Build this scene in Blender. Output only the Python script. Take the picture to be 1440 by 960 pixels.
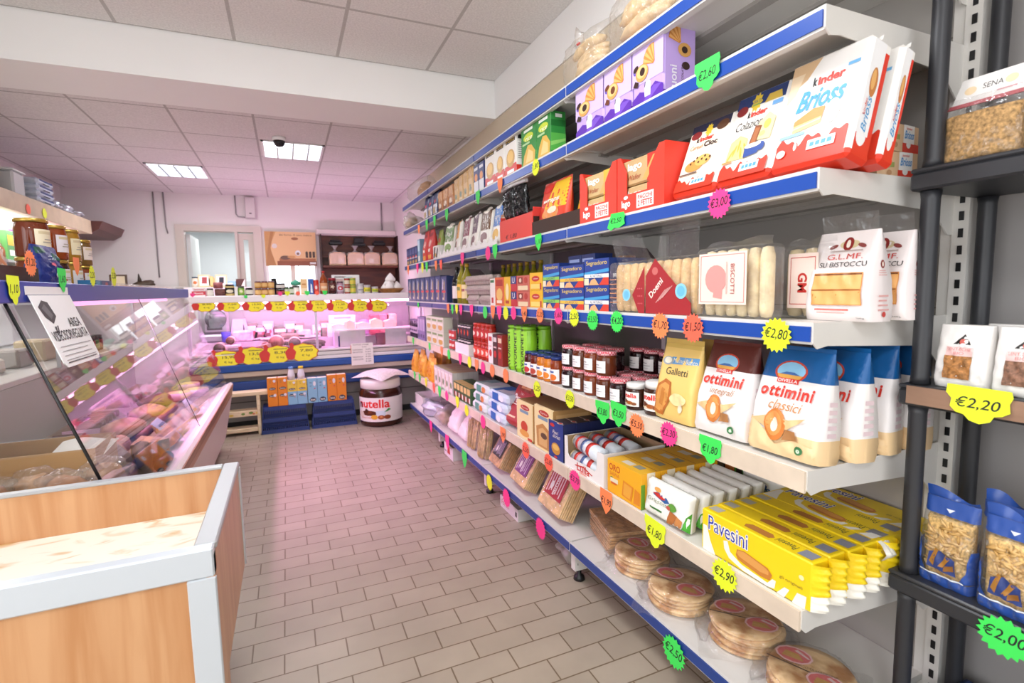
import bpy, math, random
from mathutils import Vector, Matrix, Euler
from mathutils.geometry import tessellate_polygon
random.seed(7)
PI = math.pi
SC = bpy.context.scene
COL = SC.collection
for o in list(bpy.data.objects): bpy.data.objects.remove(o)

# ------------------------------------------------------------------ camera, world, light, exposure
FPX, YAW, PITCH, ROLL, EYE = 723.94, .410043, -.0996636, -.018777, 1.5
def _axes():
    cy, sy = math.cos(YAW), math.sin(YAW)
    f = Vector((sy*math.cos(PITCH), cy*math.cos(PITCH), math.sin(PITCH)))
    r = Vector((cy, -sy, 0)); u = r.cross(f)
    return (r*math.cos(ROLL)+u*math.sin(ROLL), -r*math.sin(ROLL)+u*math.cos(ROLL), f)
CR, CU, CF = _axes()
cam = bpy.data.cameras.new('camera'); cam_ob = bpy.data.objects.new('camera', cam); COL.objects.link(cam_ob)
cam.sensor_width = 36; cam.sensor_fit = 'HORIZONTAL'; cam.lens = 36*FPX/1440
cam.clip_start = .05; cam.clip_end = 60
cam.dof.use_dof = True; cam.dof.focus_distance = 2.1; cam.dof.aperture_fstop = 3.2
mw = Matrix.Identity(4)
for i in range(3):
    mw[i][0] = CR[i]; mw[i][1] = CU[i]; mw[i][2] = -CF[i]
mw[2][3] = EYE
cam_ob.matrix_world = mw
SC.camera = cam_ob
def _ray(px, py): return CR*((px-720)/FPX) - CU*((py-480)/FPX) + CF
def gx(px, py, X): d = _ray(px, py); p = d*(X/d.x); return Vector((p.x, p.y, p.z+EYE))      # photo pixel -> point on the plane x = X
def gy(px, py, Y): d = _ray(px, py); p = d*(Y/d.y); return Vector((p.x, p.y, p.z+EYE))
def gz(px, py, Z): d = _ray(px, py); p = d*((Z-EYE)/d.z); return Vector((p.x, p.y, Z))

vs = SC.view_settings
vs.view_transform = 'Standard'; vs.look = 'None'; vs.gamma = 1; vs.use_curve_mapping = False
vs.exposure = 0.4
SC.cycles.use_denoising = True
SC.cycles.max_bounces = 8; SC.cycles.transparent_max_bounces = 24
SC.cycles.caustics_reflective = False; SC.cycles.caustics_refractive = False
SC.cycles.sample_clamp_indirect = 4

world = bpy.data.worlds.new('daylight'); SC.world = world; world.use_nodes = True
wb = world.node_tree.nodes['Background']; wb.inputs[0].default_value = (.93, .96, 1, 1); wb.inputs[1].default_value = 2.2

def area(name, loc, rot, sx, sy, power, col=(1, 1, 1), spread=PI):
    l = bpy.data.lights.new(name, 'AREA'); l.shape = 'RECTANGLE'; l.size = sx; l.size_y = sy
    l.energy = power; l.color = col; l.spread = spread
    o = bpy.data.objects.new(name, l); o.location = loc; o.rotation_euler = rot; COL.objects.link(o); return o
area('shopfront_daylight', (-.3, -2.95, 1.65), (PI/2, 0, PI), 3.6, 2.5, 125, (1, .99, .97))
area('side_window_daylight', (-2.30, -.4, 1.75), (0, -PI/2, 0), 1.7, 2.6, 16, (1, .99, .97))
area('back_room_lamp', (-.6, 9.6, 2.62), (0, 0, 0), 1.0, 1.0, 34, (1, 1, 1))
PINK = (1, .46, .92)

# ------------------------------------------------------------------ materials
def lin(h):
    h = h.lstrip('#'); c = [int(h[i:i+2], 16)/255 for i in (0, 2, 4)]
    return tuple((x/12.92 if x <= .04045 else ((x+.055)/1.055)**2.4) for x in c)+(1,)
_M = {}
class NT:
    def __init__(s, name):
        s.m = bpy.data.materials.new(name); s.m.use_nodes = True; s.t = s.m.node_tree; s.n = s.t.nodes
        s.b = s.n['Principled BSDF']; s.out = s.n['Material Output']
    def new(s, typ, **kw):
        n = s.n.new(typ)
        for k, v in kw.items():
            if k in n.inputs: n.inputs[k].default_value = v
            else: setattr(n, k, v)
        return n
    def ln(s, a, b): s.t.links.new(a, b)
def P(h, r=.45, metal=0, kind=None, emit=0):
    key = (h, r, metal, kind, emit)
    if key in _M: return _M[key]
    t = NT('paint_%s' % h if not kind else '%s_%s' % (kind, h)); b = t.b
    b.inputs['Base Color'].default_value = lin(h); b.inputs['Roughness'].default_value = r; b.inputs['Metallic'].default_value = metal
    if emit:
        b.inputs['Emission Color'].default_value = lin(h); b.inputs['Emission Strength'].default_value = emit
    if kind:
        tc = t.new('ShaderNodeTexCoord')
        if kind in ('crinkle', 'foil'):
            nz = t.new('ShaderNodeTexNoise'); nz.inputs['Scale'].default_value = 38; nz.inputs['Detail'].default_value = 2
            bp = t.new('ShaderNodeBump'); bp.inputs['Strength'].default_value = .35 if kind == 'crinkle' else .6; bp.inputs['Distance'].default_value = .01
            t.ln(tc.outputs['Object'], nz.inputs['Vector']); t.ln(nz.outputs['Fac'], bp.inputs['Height']); t.ln(bp.outputs['Normal'], b.inputs['Normal'])
        else:   # mottled food / board / cloth: two tones of the same colour mixed by noise
            sc, lo, hi = {'mottle': (30, .62, 1.25), 'grain': (120, .45, 1.5), 'bread': (22, .72, 1.18), 'board': (9, .9, 1.06), 'meat': (16, .6, 1.35), 'cloth': (55, .8, 1.1)}[kind]
            nz = t.new('ShaderNodeTexNoise'); nz.inputs['Scale'].default_value = sc; nz.inputs['Detail'].default_value = 4
            cr = t.new('ShaderNodeValToRGB'); c = lin(h)
            cr.color_ramp.elements[0].position = .3; cr.color_ramp.elements[1].position = .7
            cr.color_ramp.elements[0].color = tuple(min(1, x*lo) for x in c[:3])+(1,); cr.color_ramp.elements[1].color = tuple(min(1, x*hi) for x in c[:3])+(1,)
            t.ln(tc.outputs['Object'], nz.inputs['Vector']); t.ln(nz.outputs['Fac'], cr.inputs[0]); t.ln(cr.outputs[0], b.inputs['Base Color'])
            bp = t.new('ShaderNodeBump'); bp.inputs['Strength'].default_value = .25; bp.inputs['Distance'].default_value = .004
            t.ln(nz.outputs['Fac'], bp.inputs['Height']); t.ln(bp.outputs['Normal'], b.inputs['Normal'])
    _M[key] = t.m; return t.m
def film(h='ffffff', shine=.13, rough=.12, veil=.06, wrinkle=.6, scale=45):
    key = ('film', h, shine, rough, veil, wrinkle)
    if key in _M: return _M[key]
    t = NT('clear_film_%d' % len(_M)); t.n.remove(t.b)
    tr = t.new('ShaderNodeBsdfTransparent'); gl = t.new('ShaderNodeBsdfGlossy'); gl.inputs['Roughness'].default_value = rough
    df = t.new('ShaderNodeBsdfTranslucent'); dd = t.new('ShaderNodeBsdfDiffuse'); df.inputs[0].default_value = lin(h); dd.inputs[0].default_value = lin(h)
    lw = t.new('ShaderNodeLayerWeight'); lw.inputs[0].default_value = .35
    mp = t.new('ShaderNodeMapRange'); mp.inputs[3].default_value = shine*.25; mp.inputs[4].default_value = min(1, shine*2.2)
    m0 = t.new('ShaderNodeMixShader'); m1 = t.new('ShaderNodeMixShader'); m2 = t.new('ShaderNodeMixShader'); m0.inputs[0].default_value = .5; m1.inputs[0].default_value = veil
    t.ln(df.outputs[0], m0.inputs[1]); t.ln(dd.outputs[0], m0.inputs[2])
    t.ln(tr.outputs[0], m1.inputs[1]); t.ln(m0.outputs[0], m1.inputs[2])
    t.ln(lw.outputs['Facing'], mp.inputs[0]); t.ln(mp.outputs[0], m2.inputs[0]); t.ln(m1.outputs[0], m2.inputs[1]); t.ln(gl.outputs[0], m2.inputs[2])
    if wrinkle:
        tc = t.new('ShaderNodeTexCoord'); nz = t.new('ShaderNodeTexNoise'); nz.inputs['Scale'].default_value = scale; nz.inputs['Detail'].default_value = 1.5
        bp = t.new('ShaderNodeBump'); bp.inputs['Strength'].default_value = wrinkle; bp.inputs['Distance'].default_value = .02
        t.ln(tc.outputs['Object'], nz.inputs['Vector']); t.ln(nz.outputs['Fac'], bp.inputs['Height']); t.ln(bp.outputs['Normal'], gl.inputs['Normal'])
    t.ln(m2.outputs[0], t.out.inputs[0]); _M[key] = t.m; return t.m
CLEAR = film(); MILKY = film('fbf8f2', .16, .2, .34, .8); GLASS = film('eaf4f0', .16, .0, .015, 0)
def tinted_glass(h, k=.75):
    key = ('tint', h, k)
    if key in _M: return _M[key]
    t = NT('tinted_glass_'+h); b = t.b
    b.inputs['Base Color'].default_value = lin(h); b.inputs['Roughness'].default_value = .06
    b.inputs['Transmission Weight'].default_value = 0; b.inputs['Alpha'].default_value = k; b.inputs['Coat Weight'].default_value = .5
    _M[key] = t.m; return t.m
def wood(h1, h2, rough=.35, sc=(1, 1, 1), rot=0, name='wood', strength=1):
    key = ('wood', h1, h2, rough, sc)
    if key in _M: return _M[key]
    t = NT(name); tc = t.new('ShaderNodeTexCoord'); mp = t.new('ShaderNodeMapping'); mp.inputs['Scale'].default_value = sc
    nz = t.new('ShaderNodeTexNoise'); nz.inputs['Scale'].default_value = 3; nz.inputs['Detail'].default_value = 6; nz.inputs['Distortion'].default_value = .6
    cr = t.new('ShaderNodeValToRGB'); cr.color_ramp.elements[0].color = lin(h1); cr.color_ramp.elements[1].color = lin(h2)
    cr.color_ramp.elements[0].position = .35; cr.color_ramp.elements[1].position = .65
    t.ln(tc.outputs['Object'], mp.inputs[0]); t.ln(mp.outputs[0], nz.inputs['Vector']); t.ln(nz.outputs['Fac'], cr.inputs[0]); t.ln(cr.outputs[0], t.b.inputs['Base Color'])
    t.b.inputs['Roughness'].default_value = rough; _M[key] = t.m; return t.m
def tile_mat(name, c1, c2, grout, bw, rh, mortar, off, shift, rough, bump=.3, speck=0):
    t = NT(name); tc = t.new('ShaderNodeTexCoord'); mp = t.new('ShaderNodeMapping'); mp.inputs['Location'].default_value = shift
    br = t.new('ShaderNodeTexBrick'); br.offset = off; br.inputs['Scale'].default_value = 1; br.inputs['Mortar Size'].default_value = mortar
    br.inputs['Brick Width'].default_value = bw; br.inputs['Row Height'].default_value = rh; br.inputs['Mortar Smooth'].default_value = .1; br.inputs['Bias'].default_value = 0
    br.inputs['Color1'].default_value = lin(c1); br.inputs['Color2'].default_value = lin(c2); br.inputs['Mortar'].default_value = lin(grout)
    nz = t.new('ShaderNodeTexNoise'); nz.inputs['Scale'].default_value = 90 if speck else 3.5; nz.inputs['Detail'].default_value = 5
    mr = t.new('ShaderNodeMapRange'); mr.inputs[1].default_value = .3; mr.inputs[2].default_value = .7; mr.inputs[3].default_value = .9 if not speck else .86; mr.inputs[4].default_value = 1.05
    mx = t.new('ShaderNodeMix'); mx.data_type = 'RGBA'; mx.blend_type = 'MULTIPLY'; mx.inputs[0].default_value = 1
    t.ln(tc.outputs['Object'], mp.inputs[0]); t.ln(mp.outputs[0], br.inputs['Vector']); t.ln(tc.outputs['Object'], nz.inputs['Vector']); t.ln(nz.outputs['Fac'], mr.inputs[0])
    t.ln(br.outputs['Color'], mx.inputs[6]); t.ln(mr.outputs[0], mx.inputs[7]); t.ln(mx.outputs[2], t.b.inputs['Base Color'])
    bp = t.new('ShaderNodeBump'); bp.inputs['Strength'].default_value = bump; bp.inputs['Distance'].default_value = .004; bp.invert = True
    t.ln(br.outputs['Fac'], bp.inputs['Height']); t.ln(bp.outputs['Normal'], t.b.inputs['Normal']); t.b.inputs['Roughness'].default_value = rough
    return t.m
def plaster(name, h):
    t = NT(name); tc = t.new('ShaderNodeTexCoord'); nz = t.new('ShaderNodeTexNoise'); nz.inputs['Scale'].default_value = 1.3; nz.inputs['Detail'].default_value = 6
    cr = t.new('ShaderNodeValToRGB'); c = lin(h); cr.color_ramp.elements[0].color = tuple(x*.94 for x in c[:3])+(1,); cr.color_ramp.elements[1].color = c
    t.ln(tc.outputs['Object'], nz.inputs['Vector']); t.ln(nz.outputs['Fac'], cr.inputs[0]); t.ln(cr.outputs[0], t.b.inputs['Base Color']); t.b.inputs['Roughness'].default_value = .75
    return t.m

# ------------------------------------------------------------------ mesh builder
class MB:
    def __init__(s): s.v = []; s.f = []; s.mi = []; s.sm = []; s.mats = []
    def m(s, mat):
        if mat not in s.mats: s.mats.append(mat)
        return s.mats.index(mat)
    def add(s, vs, fs, mat, smooth=False):
        b = len(s.v); s.v += [tuple(v) for v in vs]; k = s.m(mat)
        for f in fs: s.f.append([b+i for i in f]); s.mi.append(k); s.sm.append(smooth)
        return s
    def box(s, x0, x1, y0, y1, z0, z1, mat, c=0):
        if c <= 0:
            vs = [(x, y, z) for x in (x0, x1) for y in (y0, y1) for z in (z0, z1)]
            return s.add(vs, [(0, 1, 3, 2), (4, 6, 7, 5), (0, 4, 5, 1), (2, 3, 7, 6), (0, 2, 6, 4), (1, 5, 7, 3)], mat)
        X, Y, Z = (x0, x1), (y0, y1), (z0, z1); vs = []; idx = {}
        sg = (1, -1)
        for i in (0, 1):
            for j in (0, 1):
                for k in (0, 1):
                    for a in range(3):
                        p = [X[i]+sg[i]*c, Y[j]+sg[j]*c, Z[k]+sg[k]*c]; p[a] = (X[i], Y[j], Z[k])[a]
                        idx[i, j, k, a] = len(vs); vs.append(tuple(p))
        fs = []
        for a in range(3):
            b, d = [q for q in range(3) if q != a]
            for w in (0, 1):
                q = []
                for (u, t) in ((0, 0), (1, 0), (1, 1), (0, 1)):
                    k = [0, 0, 0]; k[a] = w; k[b] = u; k[d] = t; q.append(idx[k[0], k[1], k[2], a])
                fs.append(q)
        for e in range(3):
            a, b = [q for q in range(3) if q != e]
            for u in (0, 1):
                for t in (0, 1):
                    k0 = [0, 0, 0]; k0[a] = u; k0[b] = t; k1 = list(k0); k1[e] = 1
                    fs.append([idx[(*k0, a)], idx[(*k1, a)], idx[(*k1, b)], idx[(*k0, b)]])
        for i in (0, 1):
            for j in (0, 1):
                for k in (0, 1): fs.append([idx[i, j, k, 0], idx[i, j, k, 1], idx[i, j, k, 2]])
        return s.add(vs, fs, mat)
    def lathe(s, prof, mat, n=16, c=(0, 0, 0), mats=None, axis='z', sy=1, smooth=True):
        vs = []
        for r, z in prof:
            for i in range(n):
                a = 2*PI*i/n; x, y = r*math.cos(a), r*math.sin(a)*sy
                p = {'z': (x, y, z), 'x': (z, x, y), 'y': (x, z, y)}[axis]; vs.append((p[0]+c[0], p[1]+c[1], p[2]+c[2]))
        for j in range(len(prof)-1):
            fs = [(j*n+i, j*n+(i+1) % n, (j+1)*n+(i+1) % n, (j+1)*n+i) for i in range(n)]
            mm = mats[j] if mats else mat
            if j == 0: b = len(s.v); s.v += vs
            k = s.m(mm)
            for f in fs: s.f.append([b+i for i in f]); s.mi.append(k); s.sm.append(smooth)
        for j, rev in ((0, 1), (len(prof)-1, 0)):
            if prof[j][0] > 1e-5:
                f = [b+j*n+i for i in range(n)]; s.f.append(f[::-1] if rev else f); s.mi.append(s.m(mats[min(j, len(mats)-1)] if mats else mat)); s.sm.append(False)
        return s
    def tube(s, pts, r, mat, n=8, cap=True, sq=1):
        pts = [Vector(p) for p in pts]; rs = r if isinstance(r, (list, tuple)) else [r]*len(pts); vs = []; up = Vector((0, 0, 1))
        for i, p in enumerate(pts):
            d = (pts[min(i+1, len(pts)-1)]-pts[max(i-1, 0)]).normalized()
            a = d.cross(up if abs(d.z) < .95 else Vector((1, 0, 0))).normalized(); b = a.cross(d)
            for k in range(n):
                t = 2*PI*k/n; vs.append(p+a*(math.cos(t)*rs[i])+b*(math.sin(t)*rs[i]*sq))
        fs = [(j*n+i, j*n+(i+1) % n, (j+1)*n+(i+1) % n, (j+1)*n+i) for j in range(len(pts)-1) for i in range(n)]
        if cap: fs += [list(range(n))[::-1], [(len(pts)-1)*n+i for i in range(n)]]
        return s.add(vs, fs, mat, True)
    def grid(s, fn, nu, nv, mat, smooth=True, wrap=False):
        vs = [fn(i/nu, j/nv) for j in range(nv+1) for i in range(nu+1)]
        fs = [(j*(nu+1)+i, j*(nu+1)+i+1, (j+1)*(nu+1)+i+1, (j+1)*(nu+1)+i) for j in range(nv) for i in range(nu)]
        return s.add(vs, fs, mat, smooth)
    def blob(s, c, r, mat, seed=0, amp=.12, nu=14, nv=9, fl=None):
        rnd = random.Random(seed); ph = [rnd.uniform(0, 6.28) for _ in range(6)]
        def fn(u, v):
            a, b = 2*PI*u, PI*(v-.5); x, y, z = math.cos(b)*math.cos(a), math.cos(b)*math.sin(a), math.sin(b)
            k = 1+amp*(math.sin(3*x+ph[0])*math.sin(4*y+ph[1])+.5*math.sin(7*z+ph[2]+5*x))
            zz = z*r[2]*k
            if fl is not None: zz = max(zz, fl)
            return (c[0]+x*r[0]*k, c[1]+y*r[1]*k, c[2]+zz)
        return s.grid(fn, nu, nv, mat)
    def prism(s, poly, d, mat, fr=None):        # poly in (x, z), extruded over y 0..d
        n = len(poly); vs = [(x, 0, z) for x, z in poly]+[(x, d, z) for x, z in poly]
        if fr: vs = [fr(*p) for p in vs]
        tri = tessellate_polygon([[Vector((x, z, 0)) for x, z in poly]])
        fs = [tuple(t) for t in tri]+[tuple(n+i for i in t[::-1]) for t in tri]+[(i, i+n, (i+1) % n+n, (i+1) % n) for i in range(n)]
        return s.add(vs, fs, mat)
    def build(s, name, parent=None, loc=(0, 0, 0), rot=(0, 0, 0), **tags):
        me = bpy.data.meshes.new(name); me.from_pydata(s.v, [], s.f)
        for mm in s.mats: me.materials.append(mm)
        me.polygons.foreach_set('material_index', s.mi); me.polygons.foreach_set('use_smooth', s.sm); me.update()
        o = bpy.data.objects.new(name, me); COL.objects.link(o); o.parent = parent; o.location = loc; o.rotation_euler = rot
        for k, v in tags.items(): o[k] = v
        return o
def tag(o, label, cat, group=None):
    o['label'] = label; o['category'] = cat
    if group: o['group'] = group
    return o
def empty(name, label, cat, loc=(0, 0, 0), rot=(0, 0, 0), group=None):
    o = bpy.data.objects.new(name, None); COL.objects.link(o); o.location = loc; o.rotation_euler = rot; o.empty_display_size = .05
    return tag(o, label, cat, group)
def struct(name, mb, **k): return mb.build(name, kind='structure', **k)
def kids(o): return list(o.children)
def dup(o, loc=None, rot=None, label=None, group=None, parent=None):
    c = o.copy(); COL.objects.link(c)
    if parent is not None: c.parent = parent
    if loc is not None: c.location = loc
    if rot is not None: c.rotation_euler = rot
    if label: c['label'] = label
    if group: c['group'] = group
    for ch in kids(o): dup(ch, parent=c)
    return c
ORD = ['first', 'second', 'third', 'fourth', 'fifth', 'sixth', 'seventh', 'eighth', 'ninth', 'tenth', 'eleventh', 'twelfth', 'thirteenth', 'fourteenth']

# ------------------------------------------------------------------ printed artwork and lettering laid on a surface
_TX = {}
def text_tris(txt, shear=0, bold=0, space=1):
    key = (txt, shear, bold, space)
    if key not in _TX:
        cu = bpy.data.curves.new('lettering', 'FONT'); cu.body = txt; cu.size = 1; cu.shear = shear; cu.offset = bold; cu.resolution_u = 3; cu.space_character = space
        ob = bpy.data.objects.new('lettering', cu); COL.objects.link(ob); dg = bpy.context.evaluated_depsgraph_get()
        me = bpy.data.meshes.new_from_object(ob.evaluated_get(dg)); me.calc_loop_triangles()
        vs = [(v.co.x, v.co.y) for v in me.vertices]; tr = [tuple(t.vertices) for t in me.loop_triangles]
        bpy.data.objects.remove(ob); bpy.data.curves.remove(cu); bpy.data.meshes.remove(me)
        if not vs: vs = [(0, 0)]
        x0, x1 = min(v[0] for v in vs), max(v[0] for v in vs); y0, y1 = min(v[1] for v in vs), max(v[1] for v in vs)
        _TX[key] = ([((x-x0)/max(1e-6, x1-x0), (y-y0)/max(1e-6, y1-y0)) for x, y in vs], tr, (x1-x0)/max(1e-6, y1-y0))
    return _TX[key]
def art(mb, items, W, H, S, L=None, base=.0004, step=None):
    """items in fractions of W x H.  r: rect, p: polygon, e: ellipse, t: text in a box (u0 v0 u1 v1) or centred (u v height)"""
    step = step or (.0005 if L else .00022)
    for k, it in enumerate(items):
        off = base+step*k; kd, h = it[0], it[1]; mat = h if not isinstance(h, str) else P(h, .4)
        if kd == 'r': u0, v0, u1, v1 = it[2:6]; pts = [(u0, v0), (u1, v0), (u1, v1), (u0, v1)]; tris = [(0, 1, 2), (0, 2, 3)]
        elif kd == 'p': pts = it[2]; tris = tessellate_polygon([[Vector((a*W, b*H, 0)) for a, b in pts]])
        elif kd == 'e':
            cu, cv, ru, rv = it[2:6]; an = it[6] if len(it) > 6 else 0; n = 18; pts = []
            for i in range(n):
                a = 2*PI*i/n; x, y = ru*W*math.cos(a), rv*H*math.sin(a); pts.append((cu+(x*math.cos(an)-y*math.sin(an))/W, cv+(x*math.sin(an)+y*math.cos(an))/H))
            tris = [(0, i, i+1) for i in range(1, n-1)]
        else:
            o = it[4] if len(it) > 4 else {}
            vs, tris, asp = text_tris(it[2], o.get('shear', 0), o.get('bold', 0), o.get('space', 1)); bx = it[3]
            if len(bx) == 4: u0, v0, u1, v1 = bx; pts = [(u0+(u1-u0)*a, v0+(v1-v0)*b) for a, b in vs]
            else: u, v, hh = bx; ww = hh*H*asp*o.get('sx', 1)/W; pts = [(u-ww/2+ww*a, v-hh/2+hh*b) for a, b in vs]
            if 'rot' in o:
                an = o['rot']; cu = sum(p[0] for p in pts)/len(pts); cv = sum(p[1] for p in pts)/len(pts)
                cu = (min(p[0] for p in pts)+max(p[0] for p in pts))/2; cv = (min(p[1] for p in pts)+max(p[1] for p in pts))/2
                pts = [(cu+((a-cu)*W*math.cos(an)-(b-cv)*H*math.sin(an))/W, cv+((a-cu)*W*math.sin(an)+(b-cv)*H*math.cos(an))/H) for a, b in pts]
        xy = [((a-.5)*W, b*H) for a, b in pts]
        if L:
            out = []; st = [tuple(xy[i] for i in t) for t in tris]
            while st:
                t = st.pop(); e = max(range(3), key=lambda i: (t[i][0]-t[(i+1) % 3][0])**2+(t[i][1]-t[(i+1) % 3][1])**2); a, b, c = t[e], t[(e+1) % 3], t[(e+2) % 3]
                if (a[0]-b[0])**2+(a[1]-b[1])**2 > L*L and len(st) < 3000:
                    q = ((a[0]+b[0])/2, (a[1]+b[1])/2); st += [(a, q, c), (q, b, c)]
                else: out.append(t)
            V = []; F = []; ix = {}
            for t in out:
                f = []
                for p in t:
                    if p not in ix: ix[p] = len(V); V.append(S(p[0], p[1], off))
                    f.append(ix[p])
                F.append(f)
        else: V = [S(x, y, off) for x, y in xy]; F = [tuple(t) for t in tris]
        mb.add(V, F, mat, bool(L))
def FRONT(x, z, o): return (x, -o, z)
# ------------------------------------------------------------------ room shell
WALLM = plaster('wall_plaster', 'e9e3e1'); WHITE = P('f1f0ee', .4); BLACK = P('141416', .4); STEEL = P('b9bcc0', .28, 1)
fl = MB().box(-2.6, 2.1, -3.2, 11.2, -.1, 0, tile_mat('floor_tiles', 'ab9e8d', 'a29584', '74634f', .245, .122, .0032, .5, (.0915, -2.238+.122*40, 0), .38))
struct('floor', fl)
t1 = tile_mat('ceiling_tiles', 'eeece9', 'e9e7e4', 'c2bfbb', .622, .65, .011, 0, (.21+6.22, -3.21+13, 0), .9, .15, 1)
t2 = tile_mat('ceiling_tiles_low', 'e8e4e3', 'e3dfde', 'b9b4b2', .562, .615, .009, 0, (.155+5.62, -5.134+12.3, 0), .9, .15, 1)
mb = MB().box(-2.6, 1.57, -3.2, 3.86, 3.11, 3.2, t1); struct('ceiling', mb)
mb = MB().box(-2.6, 1.95, 4.381, 8.07, 2.85, 2.95, t2); struct('ceiling.001', mb)
BEAM = plaster('beam_plaster', 'fbfaf8')
struct('trim_1', MB().box(-2.6, 1.95, 3.865, 4.38, 2.83, 3.25, BEAM))
struct('trim_2', MB().box(1.572, 1.95, -3.2, 3.863, 2.83, 3.25, BEAM))
struct('trim_4', MB().box(1.58, 1.95, -3.2, 5.99, 2.526, 2.828, plaster('wall_sand', 'd6c6ad')))
struct('trim_5', MB().box(1.575, 1.95, 4.385, 5.99, 2.8285, 2.849, WALLM))
struct('trim_3', MB().box(-2.45, 1.57, 4.383, 4.41, 2.838, 2.849, P('c9c4c2', .6)))
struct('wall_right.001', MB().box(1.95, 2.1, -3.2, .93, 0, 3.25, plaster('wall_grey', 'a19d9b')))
wr = MB().box(1.95, 2.1, .93, 6.0, 0, 3.25, plaster('wall_beige', 'ddd3c6')).box(1.575, 1.95, 6.0, 8.07, 0, 2.85, WALLM)
struct('wall_right', wr)
struct('wall_left', MB().box(-2.6, -2.45, 1.4, 8.07, 0, 3.1, WALLM).box(-2.6, -2.45, -3.2, -1.8, 0, 3.1, WALLM).box(-2.6, -2.45, -1.8, 1.4, 0, .6, WALLM).box(-2.6, -2.45, -1.8, 1.4, 2.75, 3.1, WALLM))
wf = MB().box(-2.6, -2.2, -3.2, -3.05, 0, 3.1, WALLM).box(1.6, 1.95, -3.2, -3.05, 0, 3.1, WALLM).box(-2.2, 1.6, -3.2, -3.05, 2.9, 3.1, WALLM).box(-2.2, 1.6, -3.2, -3.05, 0, .35, WALLM)
struct('wall_front', wf)
YB = 8.07
wb_ = MB()
xs = [(-2.6, -1.27, 0, 2.95), (-1.27, -.29, 2.42, 2.95), (-.29, -.235, 0, 2.95), (-.235, .435, 2.34, 2.95), (-.235, .435, 0, 1.2), (.435, 2.1, 0, 2.95)]
for a, b, c, d in xs: wb_.box(a, b, YB, YB+.14, c, d, WALLM)
struct('wall_back', wb_)
# the door to the back room: frame, open leaf, side light
FR = P('cfc3b8', .45)
d = MB().box(-1.29, -1.195, YB-.03, YB+.15, 0, 2.44, FR).box(-.37, -.27, YB-.03, YB+.15, 0, 2.44, FR).box(-1.195, -.37, YB-.03, YB+.15, 2.36, 2.44, FR).box(-.60, -.565, YB-.02, YB+.12, 0, 2.36, FR)
d1 = struct('door_1', d)
l = MB().box(-.565, -.50, YB+.02, YB+.07, .1, 2.34, FR).box(-.44, -.37, YB+.02, YB+.07, .1, 2.34, FR).box(-.50, -.44, YB+.02, YB+.07, 2.26, 2.34, FR).box(-.50, -.44, YB+.02, YB+.07, .1, 1.0, FR)
l.build('door_sash', d1); MB().box(-.50, -.44, YB+.035, YB+.045, 1.0, 2.26, GLASS).build('door_pane', d1)
MB().box(-1.19, -1.15, YB+.16, YB+.9, .02, 2.33, P('dfe3e0', .4)).build('door_leaf', d1)
w = MB().box(-.235, -.205, YB-.01, YB+.14, 1.2, 2.34, WHITE).box(.405, .435, YB-.01, YB+.14, 1.2, 2.34, WHITE).box(-.205, .405, YB-.01, YB+.14, 2.30, 2.34, WHITE).box(.08, .14, YB+.04, YB+.09, 1.2, 2.30, P('e9e2d4', .4))
w1 = struct('window_1', w); MB().box(-.205, .405, YB+.06, YB+.066, 1.2, 2.30, GLASS).build('window_pane', w1)
gr = MB()
for p, q in (((.18, 1.98), (.25, 1.5)), ((.21, 1.98), (.38, 1.93)), ((.34, 1.95), (.40, 1.68)), ((.22, 1.82), (.36, 1.74))):
    gr.tube([(p[0], YB+.30, p[1]), (q[0], YB+.30, q[1])], .007, P('9aa4ae', .4), 6)
gr.build('window_grille', w1)
# back room seen through the door
BR = P('e2e6e8', .7)
struct('wall_back.001', MB().box(-2.4, -.25, 11.0, 11.1, 0, 2.8, BR).box(-2.5, -2.4, 8.25, 11.1, 0, 2.8, BR).box(-.285, -.25, 8.25, 11.1, 0, 2.8, BR))
struct('ceiling.002', MB().box(-2.4, -.25, 8.25, 11.1, 2.75, 2.85, P('eef1f3', .7)))
lp = MB().lathe([(0, .10), (.05, .10), (.06, .02), (.15, 0), (.16, -.03), (.10, -.07), (0, -.09)], P('8d8f92', .3, .8), 20)
tag(lp.build('ceiling_lamp', loc=(gy(338, 210, 9.4).x, 9.4, 2.65)), 'small round metal ceiling lamp in the white room beyond the doorway', 'lamp')

# conduits, junction box and the curtain box of the wall niche
def conduit(pts, label, r=.009):
    tag(MB().tube(pts, r, P('9d9698', .5), 6).build('conduit_pipe'), label, 'pipe')
y = YB-.012
conduit([(-1.50, y, 2.845), (-1.505, y, 1.75)], 'long grey conduit running down the back wall left of the doorway')
conduit([(-1.39, y, 2.845), (-1.385, y, 2.4), (-1.37, y, 2.32)], 'short grey conduit ending above the left edge of the doorway')
conduit([(-.565, y, 2.845), (-.565, y, 2.60), (-.54, y, 2.565), (-.455, y, 2.56)], 'thin bent grey conduit leading into the box over the doorway')
conduit([(1.39, y, 2.845), (1.385, y, 2.43)], 'grey conduit above the white roller housing in the far right corner', .012)
jb = MB().box(-.45, -.32, YB-.07, YB-.002, 2.545, 2.83, P('cfc6c6', .5), .008).box(-.44, -.33, YB-.074, YB-.07, 2.555, 2.82, P('d9d1d0', .5)).box(-.40, -.37, YB-.076, YB-.074, 2.60, 2.615, P('5b5558'))
tag(jb.build('fuse_box'), 'tall narrow pale box on the back wall above the doorway', 'box')
rh = MB().box(.44, 1.57, YB-.14, YB-.004, 2.335, 2.42, P('dcd2cd', .5), .01).box(.46, 1.55, YB-.142, YB-.139, 2.345, 2.352, P('8f8785'))
tag(rh.build('roller_shutter_housing'), 'long white roller housing above the wooden bread shelf', 'housing')

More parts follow.
